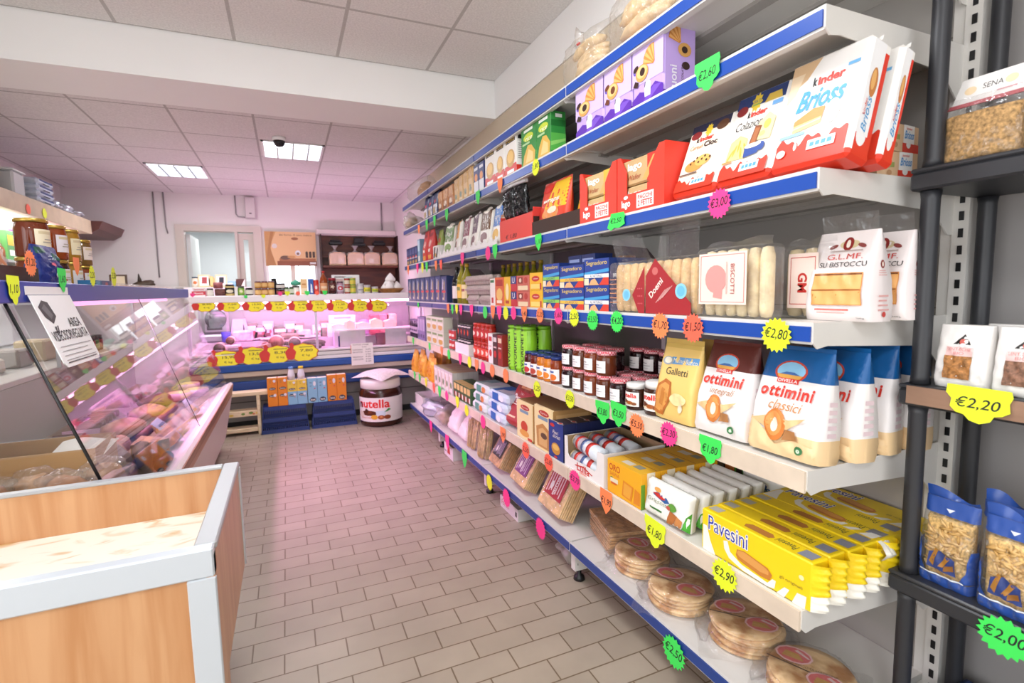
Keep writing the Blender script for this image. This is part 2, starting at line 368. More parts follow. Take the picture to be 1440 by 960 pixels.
# ceiling lights and the camera dome
def ceiling_light(x0, x1, y0, y1, z, label, em, n=4, watts=13):
    r = empty('ceiling_light', label, 'ceiling light', ((x0+x1)/2, (y0+y1)/2, z)); a, b = (x1-x0)/2, (y1-y0)/2
    f = MB().box(-a, a, -b, -b+.02, -.008, 0, WHITE).box(-a, a, b-.02, b, -.008, 0, WHITE).box(-a, -a+.02, -b, b, -.008, 0, WHITE).box(a-.02, a, -b, b, -.008, 0, WHITE)
    f.build('frame', r)
    MB().box(-a+.02, a-.02, -b+.02, b-.02, -.004, -.002, P('eaf2ff', .4, 0, None, em)).build('diffuser', r)
    g = MB()
    for i in range(1, n): x = -a+2*a*i/n; g.box(x-.006, x+.006, -b+.02, b-.02, -.02, -.006, STEEL)
    for i in range(1, 9): yy = -b+2*b*i/9; g.box(-a+.02, a-.02, yy-.003, yy+.003, -.02, -.008, P('e6e8ea', .35, .3))
    g.build('louvre', r)
    l = bpy.data.lights.new('ceiling_lamp_light', 'AREA'); l.shape = 'RECTANGLE'; l.size = x1-x0; l.size_y = y1-y0; l.energy = watts; l.color = (.95, .97, 1)
    o = bpy.data.objects.new('ceiling_lamp_light', l); o.location = (0, 0, -.03); o.parent = r; COL.objects.link(o)
ceiling_light(-.13, .40, 5.14, 5.74, 2.849, 'square ceiling light nearer the beam, under the dark camera dome', 3.2)
ceiling_light(-1.25, -.73, 6.38, 6.98, 2.849, 'bluish square ceiling light farther back on the left', 2.4)
ceiling_light(-.21, .41, 1.25, 1.90, 3.109, 'square ceiling light over the aisle near the black rack', 3, 4, 29)
ceiling_light(-.83, -.21, -1.35, -.70, 3.109, 'square ceiling light over the front of the shop', 3, 4, 30)
dm = empty('security_camera', 'small dark dome camera on the ceiling beside the nearer light', 'camera', (.02, 5.02, 2.849))
MB().lathe([(.055, 0), (.055, -.02), (.05, -.03)], WHITE, 18).build('mount', dm)
MB().lathe([(.05, -.03), (.045, -.055), (.028, -.075), (0, -.082)], P('1b1b1f', .12), 18).build('dome', dm)

# ------------------------------------------------------------------ long gondola shelving on the right
S = 1.245
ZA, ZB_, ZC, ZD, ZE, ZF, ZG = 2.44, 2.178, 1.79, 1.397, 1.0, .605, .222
ENAM = P('dcd9d3', .4); ENAMB = P('a5a09a', .5); ENAM_SHADE = P('6b6661', .5); BLUE = P('194aa6', .35); NAVY = P('1f3f86', .35); BEIGE = P('dccbb6', .6, 0, 'board')
BAYS = [(.91, 2.183), (2.187, 3.466), (3.47, 4.728), (4.732, 5.86)]
BAYN = ['nearest bay', 'second bay from the front', 'third bay from the front', 'farthest bay by the deli case']
for bi, (y0, y1) in enumerate(BAYS):
    L = y1-y0; rt = empty('shelving_unit', 'white metal gondola shelving with blue edge strips, %s' % BAYN[bi], 'shelving unit', (S, y0, 0), (0, 0, 0), 'gondola shelving bays')
    b = MB().box(.612, .62, .004, L-.004, .10, 2.50, ENAMB if bi == 0 else ENAM_SHADE)  # same paint in every bay; far panels coloured darker to stand for shade
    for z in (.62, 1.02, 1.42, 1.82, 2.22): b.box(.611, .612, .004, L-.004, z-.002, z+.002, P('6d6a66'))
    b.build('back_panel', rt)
    u = MB().box(.60, .655, -.0, .03, 0.02, 2.52, ENAM)
    if bi == 0:
        u.box(.595, .655, -.042, -.001, .02, 2.52, ENAM)
        for k in range(46): z = .18+.05*k; u.box(.592, .595, -.030, -.018, z, z+.026, BLACK)
    u.build('upright', rt)
    for si, z in enumerate((ZA, ZB_, ZC, ZD, ZE, ZF, ZG)):
        s = MB().box(.012, .61, .004, L-.004, z-.022, z, ENAM).box(.004, .012, .002, L-.002, z-.054, z+.004, ENAM).box(.012, .03, .004, L-.004, z-.054, z-.05, ENAM)
        for x in (.2, .4): s.box(x, x+.05, .01, L-.01, z-.035, z-.022, ENAMB)
        sh = s.build('shelf', rt)
        cov = si in (4, 5)
        r = MB().box(-.001, .004, .005, L-.005, z-.047, z-.007, BEIGE if cov else (BLUE if bi < 2 and si < 6 else NAVY))
        if cov: r = MB().box(-.004, .004, .002, L-.002, z-.058, z+.001, BEIGE)
        r.build('price_rail', sh)
        def bracket(yy):
            return MB().prism([(.003, z+.003), (.61, z+.003), (.61, z-.15), (.57, z-.15), (.50, z-.085), (.06, z-.06), (.02, z-.066), (.003, z-.05)], .004, ENAM, lambda x, y, zz: (x, yy+y, zz))
        if si < 6:
            bracket(-.002 if bi == 0 else .03).build('bracket', sh)
    for q in (.03, .5):
        f = MB().box(q, q+.07, -.01 if bi else .0, .03, .06, .166, ENAM).box(q+.015, q+.018, -.011, -.01, .09, .10, BLACK)
        fo = f.build('leg', rt); MB().lathe([(.012, .062), (.012, .03), (.026, .022), (.03, .004), (.026, 0), (0, 0)], BLACK, 14, (q+.035, .01, 0)).build('foot', fo)

# ------------------------------------------------------------------ black plastic rack at the right edge
RX = 1.55
PLA = P('2b2c30', .42); PLA2 = P('35363a', .38)
rk = empty('plastic_rack', 'black plastic four post rack standing beside the near end of the gondola', 'rack', (RX, .40, 0))
mb_ = MB
RZ = (1.80, 1.222, .68, .15)
for si, z in enumerate(RZ):
    s = MB().box(0, .345, -.5, .47, z-.058, z-.012, PLA, .006)
    s.box(0, .345, -.5, .47, z-.012, z, PLA2, .004)
    sh = s.build('shelf', rk)
    if si == 1:
        MB().box(-.006, -.0005, -.48, .445, z-.05, z-.002, wood('8a6a55', 'a5826b', .5, (6, 1, 6))).build('shelf_edging', sh)
for x, yy in ((.035, .435), (.31, .435), (.035, -.465), (.31, -.465)):
    p = MB()
    for a, b in ((0, RZ[3]-.06), (RZ[3]+.001, RZ[2]-.06), (RZ[2]+.001, RZ[1]-.06), (RZ[1]+.001, RZ[0]-.06), (RZ[0]+.001, 2.55)):
        p.lathe([(.024, a), (.0215, a+.02), (.0215, b-.02), (.024, b)], PLA, 20, (x, yy, 0))
    p.build('leg', rk)

# ------------------------------------------------------------------ wooden counter with open top, lower left
ORW = wood('bb8456', 'cd9c70', .3, (7, 7, .5), 0, 'beech_laminate'); ALU = P('c9d0d6', .35, .2); ALU2 = P('b4b7b9', .35, .3)
cx0, cx1, cy0, cy1, cz0, cz1 = -1.5, -.205, 1.44, 2.17, .47, .87
ct = empty('counter', 'beech laminate counter with pale metal rims and a recessed tray top', 'counter', (cx1, cy0, 0))
def cb(x0, x1, y0, y1, z0, z1, m, c=0, mb=None): return (mb or MB()).box(x0-cx1, x1-cx1, y0-cy0, y1-cy0, z0, z1, m, c)
cb(cx0, cx1-.06, cy0+.012, cy0+.03, cz0, cz1-.075, ORW).build('front_panel', ct)
m = cb(cx1-.02, cx1, cy0+.0, cy1, cz0, cz1-.02, ORW); m.build('side_panel', ct)
cb(cx0, cx1-.045, cy1-.03, cy1-.01, cz0, cz1-.012, ORW).build('rear_panel', ct)
m = cb(cx0, cx1, cy0-.004, cy0+.035, cz1-.075, cz1, ALU, .004); cb(cx1-.062, cx1+.002, cy0-.003, cy0+.012, cz0+.0, cz1-.076, ALU, .003, m); m.build('front_trim', ct)
m = cb(cx1-.048, cx1+.004, cy0+.036, cy1, cz1-.02, cz1, ALU2, .004); cb(cx0, cx1-.049, cy1-.035, cy1, cz1-.012, cz1, ALU2, .003, m); cb(cx1-.01, cx1+.006, cy1-.02, cy1+.004, cz0, cz1-.021, ALU, 0, m); m.build('top_trim', ct)
mar = NT('marbled_paper'); tc = mar.new('ShaderNodeTexCoord'); nz = mar.new('ShaderNodeTexNoise'); nz.inputs['Scale'].default_value = 5; nz.inputs['Detail'].default_value = 5; nz.inputs['Distortion'].default_value = 1.2
mp_ = mar.new('ShaderNodeMapping'); mp_.inputs['Scale'].default_value = (1, 2.4, 1); mp_.inputs['Rotation'].default_value = (0, 0, .6)
cr = mar.new('ShaderNodeValToRGB'); e = cr.color_ramp.elements; e[0].position = .30; e[0].color = lin('c9a46a'); e[1].position = .46; e[1].color = lin('f4eee2')
mar.ln(tc.outputs['Object'], mp_.inputs[0]); mar.ln(mp_.outputs[0], nz.inputs['Vector']); mar.ln(nz.outputs['Fac'], cr.inputs[0]); mar.ln(cr.outputs[0], mar.b.inputs['Base Color']); mar.b.inputs['Roughness'].default_value = .3
cb(cx0, cx1-.021, cy0+.031, cy1-.031, .700, .706, mar.m).build('tray_floor', ct)
cb(cx0, cx1-.006, cy0+.03, cy0+.17, 0, cz0-.002, ORW).build('pedestal', ct)

# ------------------------------------------------------------------ glass deli case along the left
LX, LZ, BXo, BZo = -.84, 1.487, -.565, .635           # top and bottom of the sloping front glass
CY0, CY1, CYM = 2.2, 5.58, 3.87
lc = empty('display_case', 'long glass fronted deli case along the left with a blue top shelf', 'display case', (0, CY0, 0))
def ext(poly, y0, y1, m, mb=None): return (mb or MB()).prism(poly, y1-y0, m, lambda x, y, z: (x, y+y0-CY0, z))
WPAN = P('e4dad8', .4)
ext([(-.545, .66), (-.528, .645), (-.528, .60), (-.62, .12), (-.74, .12), (-.74, .60), (-.62, .62)], CY0, CY1+.06, WPAN).build('front_panel', lc)
ext([(-.70, 0), (-.70, .12), (-1.3, .12), (-1.3, 0)], CY0, CY1, P('6f6c6b', .5)).build('plinth', lc)
for (x0_, z0_), (x1_, z1_), mm_ in (((-.526, .645), (-.535, .588), wood('8d5f43', 'a87a58', .4, (6, .6, 6))), ((-.535, .586), (-.5435, .540), wood('b08468', 'c9a085', .4, (6, .6, 6)))):
    ext([(x0_, z0_), (x1_, z1_), (x1_+.006, z1_-.001), (x0_+.006, z0_+.001)][::-1], CY0, CY1+.04, mm_).build('wooden_rail', lc)
ext([(-.615, .60), (-1.29, .72), (-1.29, .70), (-.615, .58)], CY0, CY1, P('8d7a62', .4)).build('deck', lc)
m = ext([(-1.29, .70), (-1.29, 1.06), (-1.31, 1.06), (-1.31, .12), (-1.29, .12)], CY0, CY1, P('a3a99f', .45)); m.build('rear_wall', lc)
MB().box(-1.80, -1.285, 0, CY1-CY0, 1.062, 1.09, P('cfd2cd', .3), .004).build('worktop', lc)
for a, b in ((CY0+.004, CYM-.002), (CYM+.002, CY1)):
    ext([(LX, LZ), (BXo, BZo), (BXo-.006, BZo), (LX-.006, LZ)], a, b, GLASS).build('front_pane', lc)
ext([(LX-.01, LZ-.005), (BXo-.012, BZo+.02), (-.63, .62), (-1.28, .73), (-1.28, LZ-.005)], CY0-.004, CY0, GLASS).build('end_pane', lc)
MB().tube([(LX, -.002, LZ), (BXo, -.002, BZo)], .0055, BLACK, 8).build('pane_seal', lc)
MB().tube([(LX-.002, CYM-CY0, LZ), (BXo-.002, CYM-CY0, BZo)], .0025, P('3c3c3c'), 6).build('pane_seal', lc)
ext([(-.66, .60), (-.655, .60), (-.655, .79), (-.66, .79)], 3.0, CY1-.02, GLASS).build('inner_pane', lc)
m = MB().box(-1.27, LX-.004, 1.72-CY0, CY1-CY0, 1.49, 1.53, P('d6d5d8', .4)); m.build('top_shelf', lc)
MB().box(LX-.004, LX+.012, 1.72-CY0, CY1-CY0, 1.487, 1.562, P('283c9c', .35), .003).build('shelf_fascia', lc)
for yy in (2.21, 3.87, 5.55): pass
m = MB()
for yy in (CY0+.02, CYM, CY1-.03): m.box(-1.27, -1.25, yy-CY0-.012, yy-CY0+.012, 1.09, 1.49, STEEL)
m.build('post', lc)
tb = MB().tube([(-.98, .9, 1.472), (-.98, CY1-CY0-.15, 1.472)], .012, P('ffb9f2', .4, 0, None, 1.2), 10); tb.build('lamp_tube', lc)
area('case_lamp_glow', (-.97, 4.3, 1.44), (0, -.85, 0), .07, 1.8, 24, PINK, 1.9)

# ------------------------------------------------------------------ deli case across the back
DY = 6.35
def zz(py): return gy(400, py, DY).z
dc = empty('deli_case', 'long pink lit deli case across the back with blue bumper bands', 'deli case', (0, DY, 0))
X0, X1 = -.99, 1.56
z = [zz(q) for q in (417, 424, 494, 503, 508.5, 518, 526, 532, 545)]
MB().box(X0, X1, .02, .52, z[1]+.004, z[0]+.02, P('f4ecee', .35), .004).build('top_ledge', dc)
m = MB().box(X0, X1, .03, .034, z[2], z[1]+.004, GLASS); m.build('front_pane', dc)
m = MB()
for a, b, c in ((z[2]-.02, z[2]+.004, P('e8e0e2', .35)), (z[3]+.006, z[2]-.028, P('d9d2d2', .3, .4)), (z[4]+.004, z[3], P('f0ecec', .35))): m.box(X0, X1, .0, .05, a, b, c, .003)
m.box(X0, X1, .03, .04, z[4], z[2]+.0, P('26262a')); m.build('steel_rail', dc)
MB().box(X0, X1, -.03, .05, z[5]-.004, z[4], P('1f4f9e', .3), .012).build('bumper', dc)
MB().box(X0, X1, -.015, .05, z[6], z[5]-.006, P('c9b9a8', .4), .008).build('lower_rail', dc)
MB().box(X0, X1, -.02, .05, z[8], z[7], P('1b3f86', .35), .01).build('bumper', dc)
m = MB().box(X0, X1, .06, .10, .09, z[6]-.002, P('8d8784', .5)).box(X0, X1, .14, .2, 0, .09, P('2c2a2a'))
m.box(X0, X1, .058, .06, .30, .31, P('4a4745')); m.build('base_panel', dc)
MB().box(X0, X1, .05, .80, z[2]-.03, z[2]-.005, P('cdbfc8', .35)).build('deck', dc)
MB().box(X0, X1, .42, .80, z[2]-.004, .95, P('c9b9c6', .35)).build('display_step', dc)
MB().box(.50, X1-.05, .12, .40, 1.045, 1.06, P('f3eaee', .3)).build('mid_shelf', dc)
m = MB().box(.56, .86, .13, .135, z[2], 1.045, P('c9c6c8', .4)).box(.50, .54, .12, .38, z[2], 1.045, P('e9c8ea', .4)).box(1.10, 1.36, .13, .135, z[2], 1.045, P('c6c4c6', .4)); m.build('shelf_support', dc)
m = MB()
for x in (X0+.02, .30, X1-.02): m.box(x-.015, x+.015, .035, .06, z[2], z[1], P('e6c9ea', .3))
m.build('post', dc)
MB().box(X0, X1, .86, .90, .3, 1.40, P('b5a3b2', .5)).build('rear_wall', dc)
MB().tube([(X0+.1, .12, z[1]-.012), (X1-.1, .12, z[1]-.012)], .013, P('ffd0f6', .4, 0, None, 4), 10).build('lamp_tube', dc)
MB().tube([(X0+.3, .70, 1.335), (X1-.3, .70, 1.335)], .013, P('ffd0f6', .4, 0, None, 2), 10).build('lamp_tube', dc)  # added tube, a fitting for the made-up upward glow
area('deli_lamp_or_fill', (.28, DY+.12, z[1]-.03), (.25, 0, 0), 2.3, .06, 11, PINK)
area('deli_lamp_or_fill', (.28, DY+.45, z[1]-.03), (0, 0, 0), 2.3, .06, 5, PINK)
area('deli_lamp_or_fill', (.28, DY+.70, 1.36), (PI, 0, 0), 2.3, .10, 9, (1, .56, .88))  # added upward fill that tints wall and ceiling pink, no real lamp
# ------------------------------------------------------------------ product builders (front at y = 0 facing -y, base at z = 0)
RZS = -PI/2                                            # goods on the right shelves face the aisle (-x)
def put(o, y, z, x=S+.022, tilt=0, yaw=0, depth=0, rz=RZS):
    o.location = (x, y, z+.0008+max(0, -math.sin(tilt))*depth); o.rotation_euler = (tilt, 0, rz+yaw); return o
def carton(name, W, H, D, c, front=(), side=(), top=(), c2=None, r=.45, label='', cat='box', group=None, kind=None, ch=.0015, back=None):
    m = MB(); cm = P(c, r, 0, kind) if isinstance(c, str) else c; m.box(-W/2, W/2, 0, D, 0, H, cm, ch)
    art(m, front, W, H, FRONT); art(m, side, D, H, lambda a, z, o: (W/2+o, D/2+a, z)); art(m, top, W, D, lambda a, b, o: (a, b, H+o))
    return tag(m.build(name), label, cat, group)
def pouch_fn(W, H, D, shape='block', n=5, wr=.002, seed=0, pinch=.08, wtop=.95):
    rnd = random.Random(seed); ph = [rnd.uniform(0, 6.28) for _ in range(4)]
    def q(s, t):
        if shape == 'block': th = 1-(max(0, (t-.35)/.65))**1.3*(1-pinch); th *= min(1, .80+.2*min(1, t/.06))
        elif shape == 'box': th = (1-abs(2*t-1)**14)**.25*.97+.03
        else: th = max(pinch, (1-abs(2*t-1)**3.2)**.6)
        return th*(max(0, 1-abs(s)**n))**(1/n)
    def w(t): return 1-(1-wtop)*t if shape == 'block' else 1-.03*math.sin(PI*t)
    def F(x, z, o, back=1):
        s = max(-1, min(1, x/(W/2))); t = max(0, min(1, z/H)); k = q(s, t)
        wv = wr*(math.sin(17*s+ph[0]+5*t)*math.sin(13*t+ph[1])+.6*math.sin(29*t+ph[2]+9*s))*k
        return (x*w(t), D/2-back*(D/2*k+wv+o), z)
    return F
def pouch(W, H, D, c, items=(), shape='block', n=5, wr=.002, seed=0, bands=None, L=None, pinch=.08, wtop=.95, kind=None, r=.4, mb=None, nu=16, nv=18, fin=0):
    m = mb or MB(); F = pouch_fn(W, H, D, shape, n, wr, seed, pinch, wtop)
    def sc(u): a = u*2-1; return math.copysign(1-(1-abs(a))**1.7, a)*W/2
    base = P(c, r, 0, kind) if isinstance(c, str) else c
    for bk in (1, -1):
        vs = [F(sc(i/nu), H*j/nv, 0, bk) for j in range(nv+1) for i in range(nu+1)]; b0 = len(m.v); m.v += vs
        for j in range(nv):
            mm = base
            for t0, bm in (bands or []):
                if (j+.5)/nv >= t0: mm = P(bm, r, 0, kind) if isinstance(bm, str) else bm
            k = m.m(mm)
            for i in range(nu):
                f = [b0+j*(nu+1)+i, b0+j*(nu+1)+i+1, b0+(j+1)*(nu+1)+i+1, b0+(j+1)*(nu+1)+i]
                m.f.append(f if bk == 1 else f[::-1]); m.mi.append(k); m.sm.append(True)
    for j in (0, nv):                                   # close base and top seam
        a = [F(sc(i/nu), H*j/nv, 0, 1) for i in range(nu+1)]; b = [F(sc(i/nu), H*j/nv, 0, -1) for i in range(nu+1)]
        m.add(a+b, [(i, i+1, nu+2+i, nu+1+i) for i in range(nu)], P((bands[-1][1] if bands and j else c), r, 0, kind) if isinstance(c, str) else base)
    if fin:
        x = W/2*(wtop if shape == 'block' else 1); fm = base
        if bands: fm = P(bands[-1][1], r, 0, kind) if isinstance(bands[-1][1], str) else bands[-1][1]
        m.grid(lambda u, v: (-x+2*x*u, D/2-.002*math.sin(22*u)*v, H+fin*v), 14, 2, fm)
    art(m, items, W, H, F, L or W/12)
    return m
def bag(name, W, H, D, c, items=(), label='', cat='bag', group=None, **k):
    return tag(pouch(W, H, D, c, items, **k).build(name), label, cat, group)
def cyl_fn(r, a0=0): return lambda x, z, o: ((r+o)*math.sin(x/r), r-(r+o)*math.cos(x/r), z)      # wraps a label round a jar whose front is at y = 0
def jar(name, r, h, glass, lid, lab=None, items=(), label='', cat='jar', group=None, lid_h=.016, labz=(.2, .7), labw=2.6, lidr=None, neck=.86, items_w=None):
    root = empty(name, label, cat, group=group)
    m = MB().lathe([(0, 0), (r*.93, 0), (r, .006), (r, h*.72), (r*.97, h*.80), (r*neck, h-lid_h-.003), (r*neck, h-lid_h)], glass, 20, (0, r, 0)); m.build('jar', root)
    lr = lidr or r*neck*1.06
    MB().lathe([(r*neck, h-lid_h), (lr, h-lid_h), (lr, h-.003), (lr-.003, h), (0, h)], lid, 20, (0, r, 0)).build('lid', root)
    if lab:
        z0, z1 = h*labz[0], h*labz[1]; w = labw*r; m = MB(); f = cyl_fn(r)
        m.grid(lambda u, v: f((u-.5)*w, z0+(z1-z0)*v, .0006), 12, 1, P(lab, .5))
        art(m, items, w, z1-z0, lambda x, z, o: f(x, z0+z, o+.0008), w/9); m.build('label', root)
    return root
def lines(col, u0, u1, v0, v1, n, t=.35):               # rows of small print
    return [('r', col, u0, v0+(v1-v0)*i/n, u1-(u1-u0)*.18*((i*7) % 3)/2, v0+(v1-v0)*(i+t)/n) for i in range(n)]
def burst(n, r1, r2, cx=.5, cy=.5, ph=0): return [(cx+(r1 if i % 2 else r2)*math.cos(PI*i/n+ph), cy+(r1 if i % 2 else r2)*math.sin(PI*i/n+ph)) for i in range(2*n)]
INK = P('1d1f22', .6)
TCOL = {'g': '3fe25a', 'y': 'e6f52b', 'o': 'ff8a52', 'p': 'f8408f', 'r': 'ff6a50'}
TNAME = {'g': 'green', 'y': 'yellow', 'o': 'orange', 'p': 'pink', 'r': 'coral red'}
TM = {k: P(v, .6) for k, v in TCOL.items()}
tagn = {}
def price_tag(px, py, hh, col, txt, where, shape='star', X=S-.008, face=-1, rot=0, sx=1, at=None):
    """fluorescent card tag: star, cloud (flat top, scalloped bottom) or wedge, hung on a shelf edge"""
    p = at or gx(px, py, X); k = p.x/gx(px, 480, 1).x if not at else 1
    h = abs(gx(px, py-hh/2, X).z-gx(px, py+hh/2, X).z) if not at else hh
    if shape == 'star': poly = burst(18, .41*h, .5*h, 0, 0)
    elif shape == 'cloud':
        poly = [(-.52*h, .5*h), (.52*h, .48*h), (.55*h, .32*h), (.50*h, .15*h), (.52*h, -.08*h), (.40*h, -.20*h), (.28*h, -.24*h), (.22*h, -.40*h), (.05*h, -.5*h), (-.12*h, -.44*h), (-.22*h, -.30*h), (-.36*h, -.26*h), (-.46*h, -.12*h), (-.44*h, .1*h), (-.54*h, .26*h)]
    elif shape == 'wide': poly = [(-.9*h, -.3*h), (-.55*h, .35*h), (-.5*h, .5*h), (.8*h, .45*h), (.9*h, .2*h), (.8*h, .05*h), (.88*h, -.25*h), (.3*h, -.42*h), (-.2*h, -.36*h), (-.5*h, -.5*h)]
    else: poly = [(-.42*h, .5*h), (.42*h, .5*h), (.45*h, .1*h), (.30*h, -.2*h), (0, -.5*h), (-.30*h, -.2*h), (-.45*h, .1*h)]
    poly = [(a*sx, b) for a, b in poly]
    m = MB().prism(poly, .0008, TM[col])
    tw = .74*h*sx*(1.5 if shape == 'wide' else 1)
    if txt: art(m, [('t', INK, txt, (.5-.40*min(1, .25*len(txt)), .36, .5+.40*min(1, .25*len(txt)), .70), {'shear': .22, 'bold': .006})], tw/.8, h, lambda x, z, o: (x, -o, z-h*.5))
    nm = {'star': 'starburst', 'cloud': 'scalloped', 'wide': 'wide', 'wedge': 'pointed'}[shape]
    o = m.build('price_tag', loc=p, rot=(0, rot, PI/2 if face > 0 else -PI/2))
    t = (' reading %s' % txt.replace('€', '')) if txt else ''
    return tag(o, '%s %s price tag%s %s' % (TNAME[col], nm, t, where), 'price tag', 'fluorescent price tags')

# ================================================================== RIGHT SHELVES ==================================================================
# ---- top shelf: clear bags of puffed bread
def bread_bag(name, W, H, D, label, seed, crust, knot=True, group=None, film_m=None, n=6):
    film_m = film_m or film('fdf8ee', .13, .2, .14, .8)
    root = empty(name, label, 'bread bag', group=group); rnd = random.Random(seed)
    m = pouch(W, H, D, film_m or MILKY, (), shape='pillow', n=2.6, wr=.008, seed=seed, pinch=.12); 
    if knot: m.blob((W*.18, -.01, H*.72), (.03, .02, .035), film_m or MILKY, seed, .4, 8, 6); m.box(W*.18-.012, W*.18+.012, -.018, -.008, H*.6, H*.64, P('d8302c', .4), .003)
    m.build('bag', root)
    for i in range(n):
        b = MB(); yy = D*.5+rnd.uniform(-.1, .1)*D; z0 = H*(.16+.66*i/n); ln = W*.36
        b.tube([(-ln, yy, z0), (-ln*.6, yy, z0+.008), (0, yy-.006, z0+.012), (ln*.6, yy, z0+.008), (ln, yy+.004, z0-.002)], [.012, .030, .034, .030, .012], crust, 10, True, .8)
        b.build('loaf', root)
    return root
PUFF = P('efcf9c', .7, 0, 'bread'); TAN = P('b98450', .7, 0, 'bread')
put(bread_bag('bread_bag', .36, .24, .20, 'knotted clear bag of long pale bread with a red tie, on the top shelf', 3, PUFF), 2.16, ZA, S+.03)
put(bread_bag('bread_bag', .40, .26, .20, 'clear bag of long pale bread cut off by the photo top, top shelf', 8, PUFF, False), 1.76, ZA, S+.03)
put(bread_bag('bread_bag', .62, .20, .26, 'clear bag of brown bread at the far end of the top shelf', 5, TAN, False), 5.38, ZA, S-.02)
def crumple(name, label, loc, r, mat, seed, cat='bag', rot=(0, 0, 0), inner=None):
    root = empty(name, label, cat, loc, rot); MB().blob((0, 0, r[2]), r, mat, seed, .28, 22, 14, -r[2]).build('bag', root)
    if inner: MB().blob((0, 0, r[2]*.8), tuple(q*.72 for q in r), inner, seed+1, .2, 14, 9, -r[2]*.78).build('contents', root)
    return root
crumple('plastic_bag', 'crumpled clear bag drooping over the far end of the second shelf from the top', (S+.08, 5.76, ZB_+.001), (.10, .13, .09), MILKY, 4, inner=P('c8a27c', .6, 0, 'bread'))

# ---- second shelf
def run(fn, n, y0, y1, z, names, gap=.004, **k):
    W = (y0-y1)/n
    for i in range(n): put(fn(i, W-gap), y0-W*(i+.5), z, **k)
def bluepack(i, W): return bag('pasta_bag', W, .255, .07, '24325f', [('r', 'dfe0e6', .1, .08, .9, .4), ('e', 'c9404a', .5, .5, .2, .06), ('r', 'b9a071', .15, .1, .6, .3)], 'navy bag with a white panel, %s of three at the far end, second shelf' % ORD[i], group='navy bags on the second shelf', seed=i, fin=.015, shape='block', n=4)
run(bluepack, 3, 5.02, 4.52, ZB_, 0)
def orpack(i, W): return bag('rusk_bag', W, .185, .08, 'b97a42', [('r', 'd9a46a', .1, .5, .9, .9), ('e', 'ead9c0', .5, .3, .25, .12), ('r', '7a4526', .15, .12, .8, .2)], 'orange brown packet, %s of three beside the tall tan packets, second shelf' % ORD[i], group='orange brown packets', seed=20+i, fin=.01, shape='box', n=6)
run(orpack, 3, 4.50, 4.03, ZB_, 0)
def tanpack(i, W): return bag('flour_packet', W, (.20, .21, .215, .235)[i], .08, 'dcb67c', [('r', 'c99a58', .08, .55, .92, .9), ('e', '8d9a8a', .5, .28, .22, .1), ('r', 'efdcb6', .2, .08, .8, .16)], 'tall tan paper packet, %s of four from the far end, second shelf' % ORD[i], group='tall tan packets', seed=30+i, shape='box', n=7)
run(tanpack, 4, 4.02, 3.56, ZB_, 0)
def bwpack(i, W): return carton('pasta_box', W, .195, .07, '2b3a72', [('r', 'e9eaf0', .05, .04, .95, .42), ('e', 'e08a2c', .5, .55, .3, .14), ('r', 'd6d9e2', .15, .8, .85, .9)], label='blue and white packet with an orange spot, %s of two beside the red bottomed cartons' % ORD[i], cat='box', group='blue white packets second shelf')
run(bwpack, 2, 3.545, 3.335, ZB_, 0)
def mash(i, W): return carton('potato_carton', W, .235, .075, 'f3efe8', [('r', '23211f', .1, .80, .9, .93), ('r', 'd93a2f', 0, 0, 1, .26), ('e', 'd0a050', .5, .42, .36, .22), ('e', 'efc36a', .48, .46, .26, .15), ('t', 'd8b13c', 'PURE', (.16, .82, .84, .91)), ('r', 'ffffff', .2, .06, .8, .14)],
    [('r', 'd93a2f', 0, 0, 1, .2), ('r', '23211f', .15, .82, .85, .92)]+lines('8a8680', .15, .85, .35, .75, 8), c2='ffffff', label='white carton with red base and round golden dish, %s of three' % ORD[i], group='white and red cartons second shelf')
for i, (a, b) in enumerate(((3.312, 3.13), (3.12, 2.98), (2.97, 2.80))): put(mash(i, a-b), (a+b)/2, ZB_)
def green(i, W): return carton('soup_carton', W, .215, .085, '2f8a3a', [('p', 'e0b44a', [(.1, .04), (.9, .04), (.95, .3), (.7, .5), (.45, .52), (.2, .3)]), ('p', 'efd28a', [(.3, .1), (.8, .1), (.8, .3), (.5, .42)]), ('e', 'c9d93a', .5, .72, .33, .1), ('t', 'ffffff', 'rice', (.3, .64, .75, .74), {'shear': .2}), ('r', 'e9efe4', .2, .86, .8, .93), ('r', 'b7d9a0', .1, .55, .6, .6)],
    [('r', '57b04a', 0, .1, 1, .5), ('p', '8fd06a', [(0, .2), (1, .34), (1, .4), (0, .3)]), ('r', 'f0f0ea', .3, .86, .75, .94), ('r', '1f6a2c', 0, .66, 1, .8)], label='green carton with yellow grain picture, %s of two beside the lilac packs' % ORD[i], group='green cartons second shelf')
put(green(0, .186), 2.637, ZB_); put(green(1, .166), 2.457, ZB_)
tg = MB().box(-.06, .06, 0, .03, 0, .045, P('6d6a68'), .003); tag(put(tg.build('small_box'), 2.24, ZB_, S+.16), 'small dark box deep on the second shelf between green cartons and lilac packs', 'box')
def croissant(u, v, s, asp=1, c='d98c42', c2='efb56c'):
    """ridged horn of pastry, narrow at the lower right and fanned out at the upper left"""
    def q(t, r): a = 2.25+(t-.5)*1.25; return (u+.10*s+r*s*math.cos(a)*.34*asp, v-.12*s+r*s*math.sin(a)*.24)
    out = [('p', c, [q(0, .12)]+[q(t/8, .92+.10*math.sin(t*PI/8)) for t in range(9)]+[q(1, .12)])]
    for k in range(4): out.append(('p', c2, [q(k/4+.04, .2), q(k/4+.05, .88+.1*math.sin((k+.2)*PI/4)), q(k/4+.19, .90+.1*math.sin((k+.8)*PI/4)), q(k/4+.14, .2)]))
    return out
LIL = 'c3a6e6'
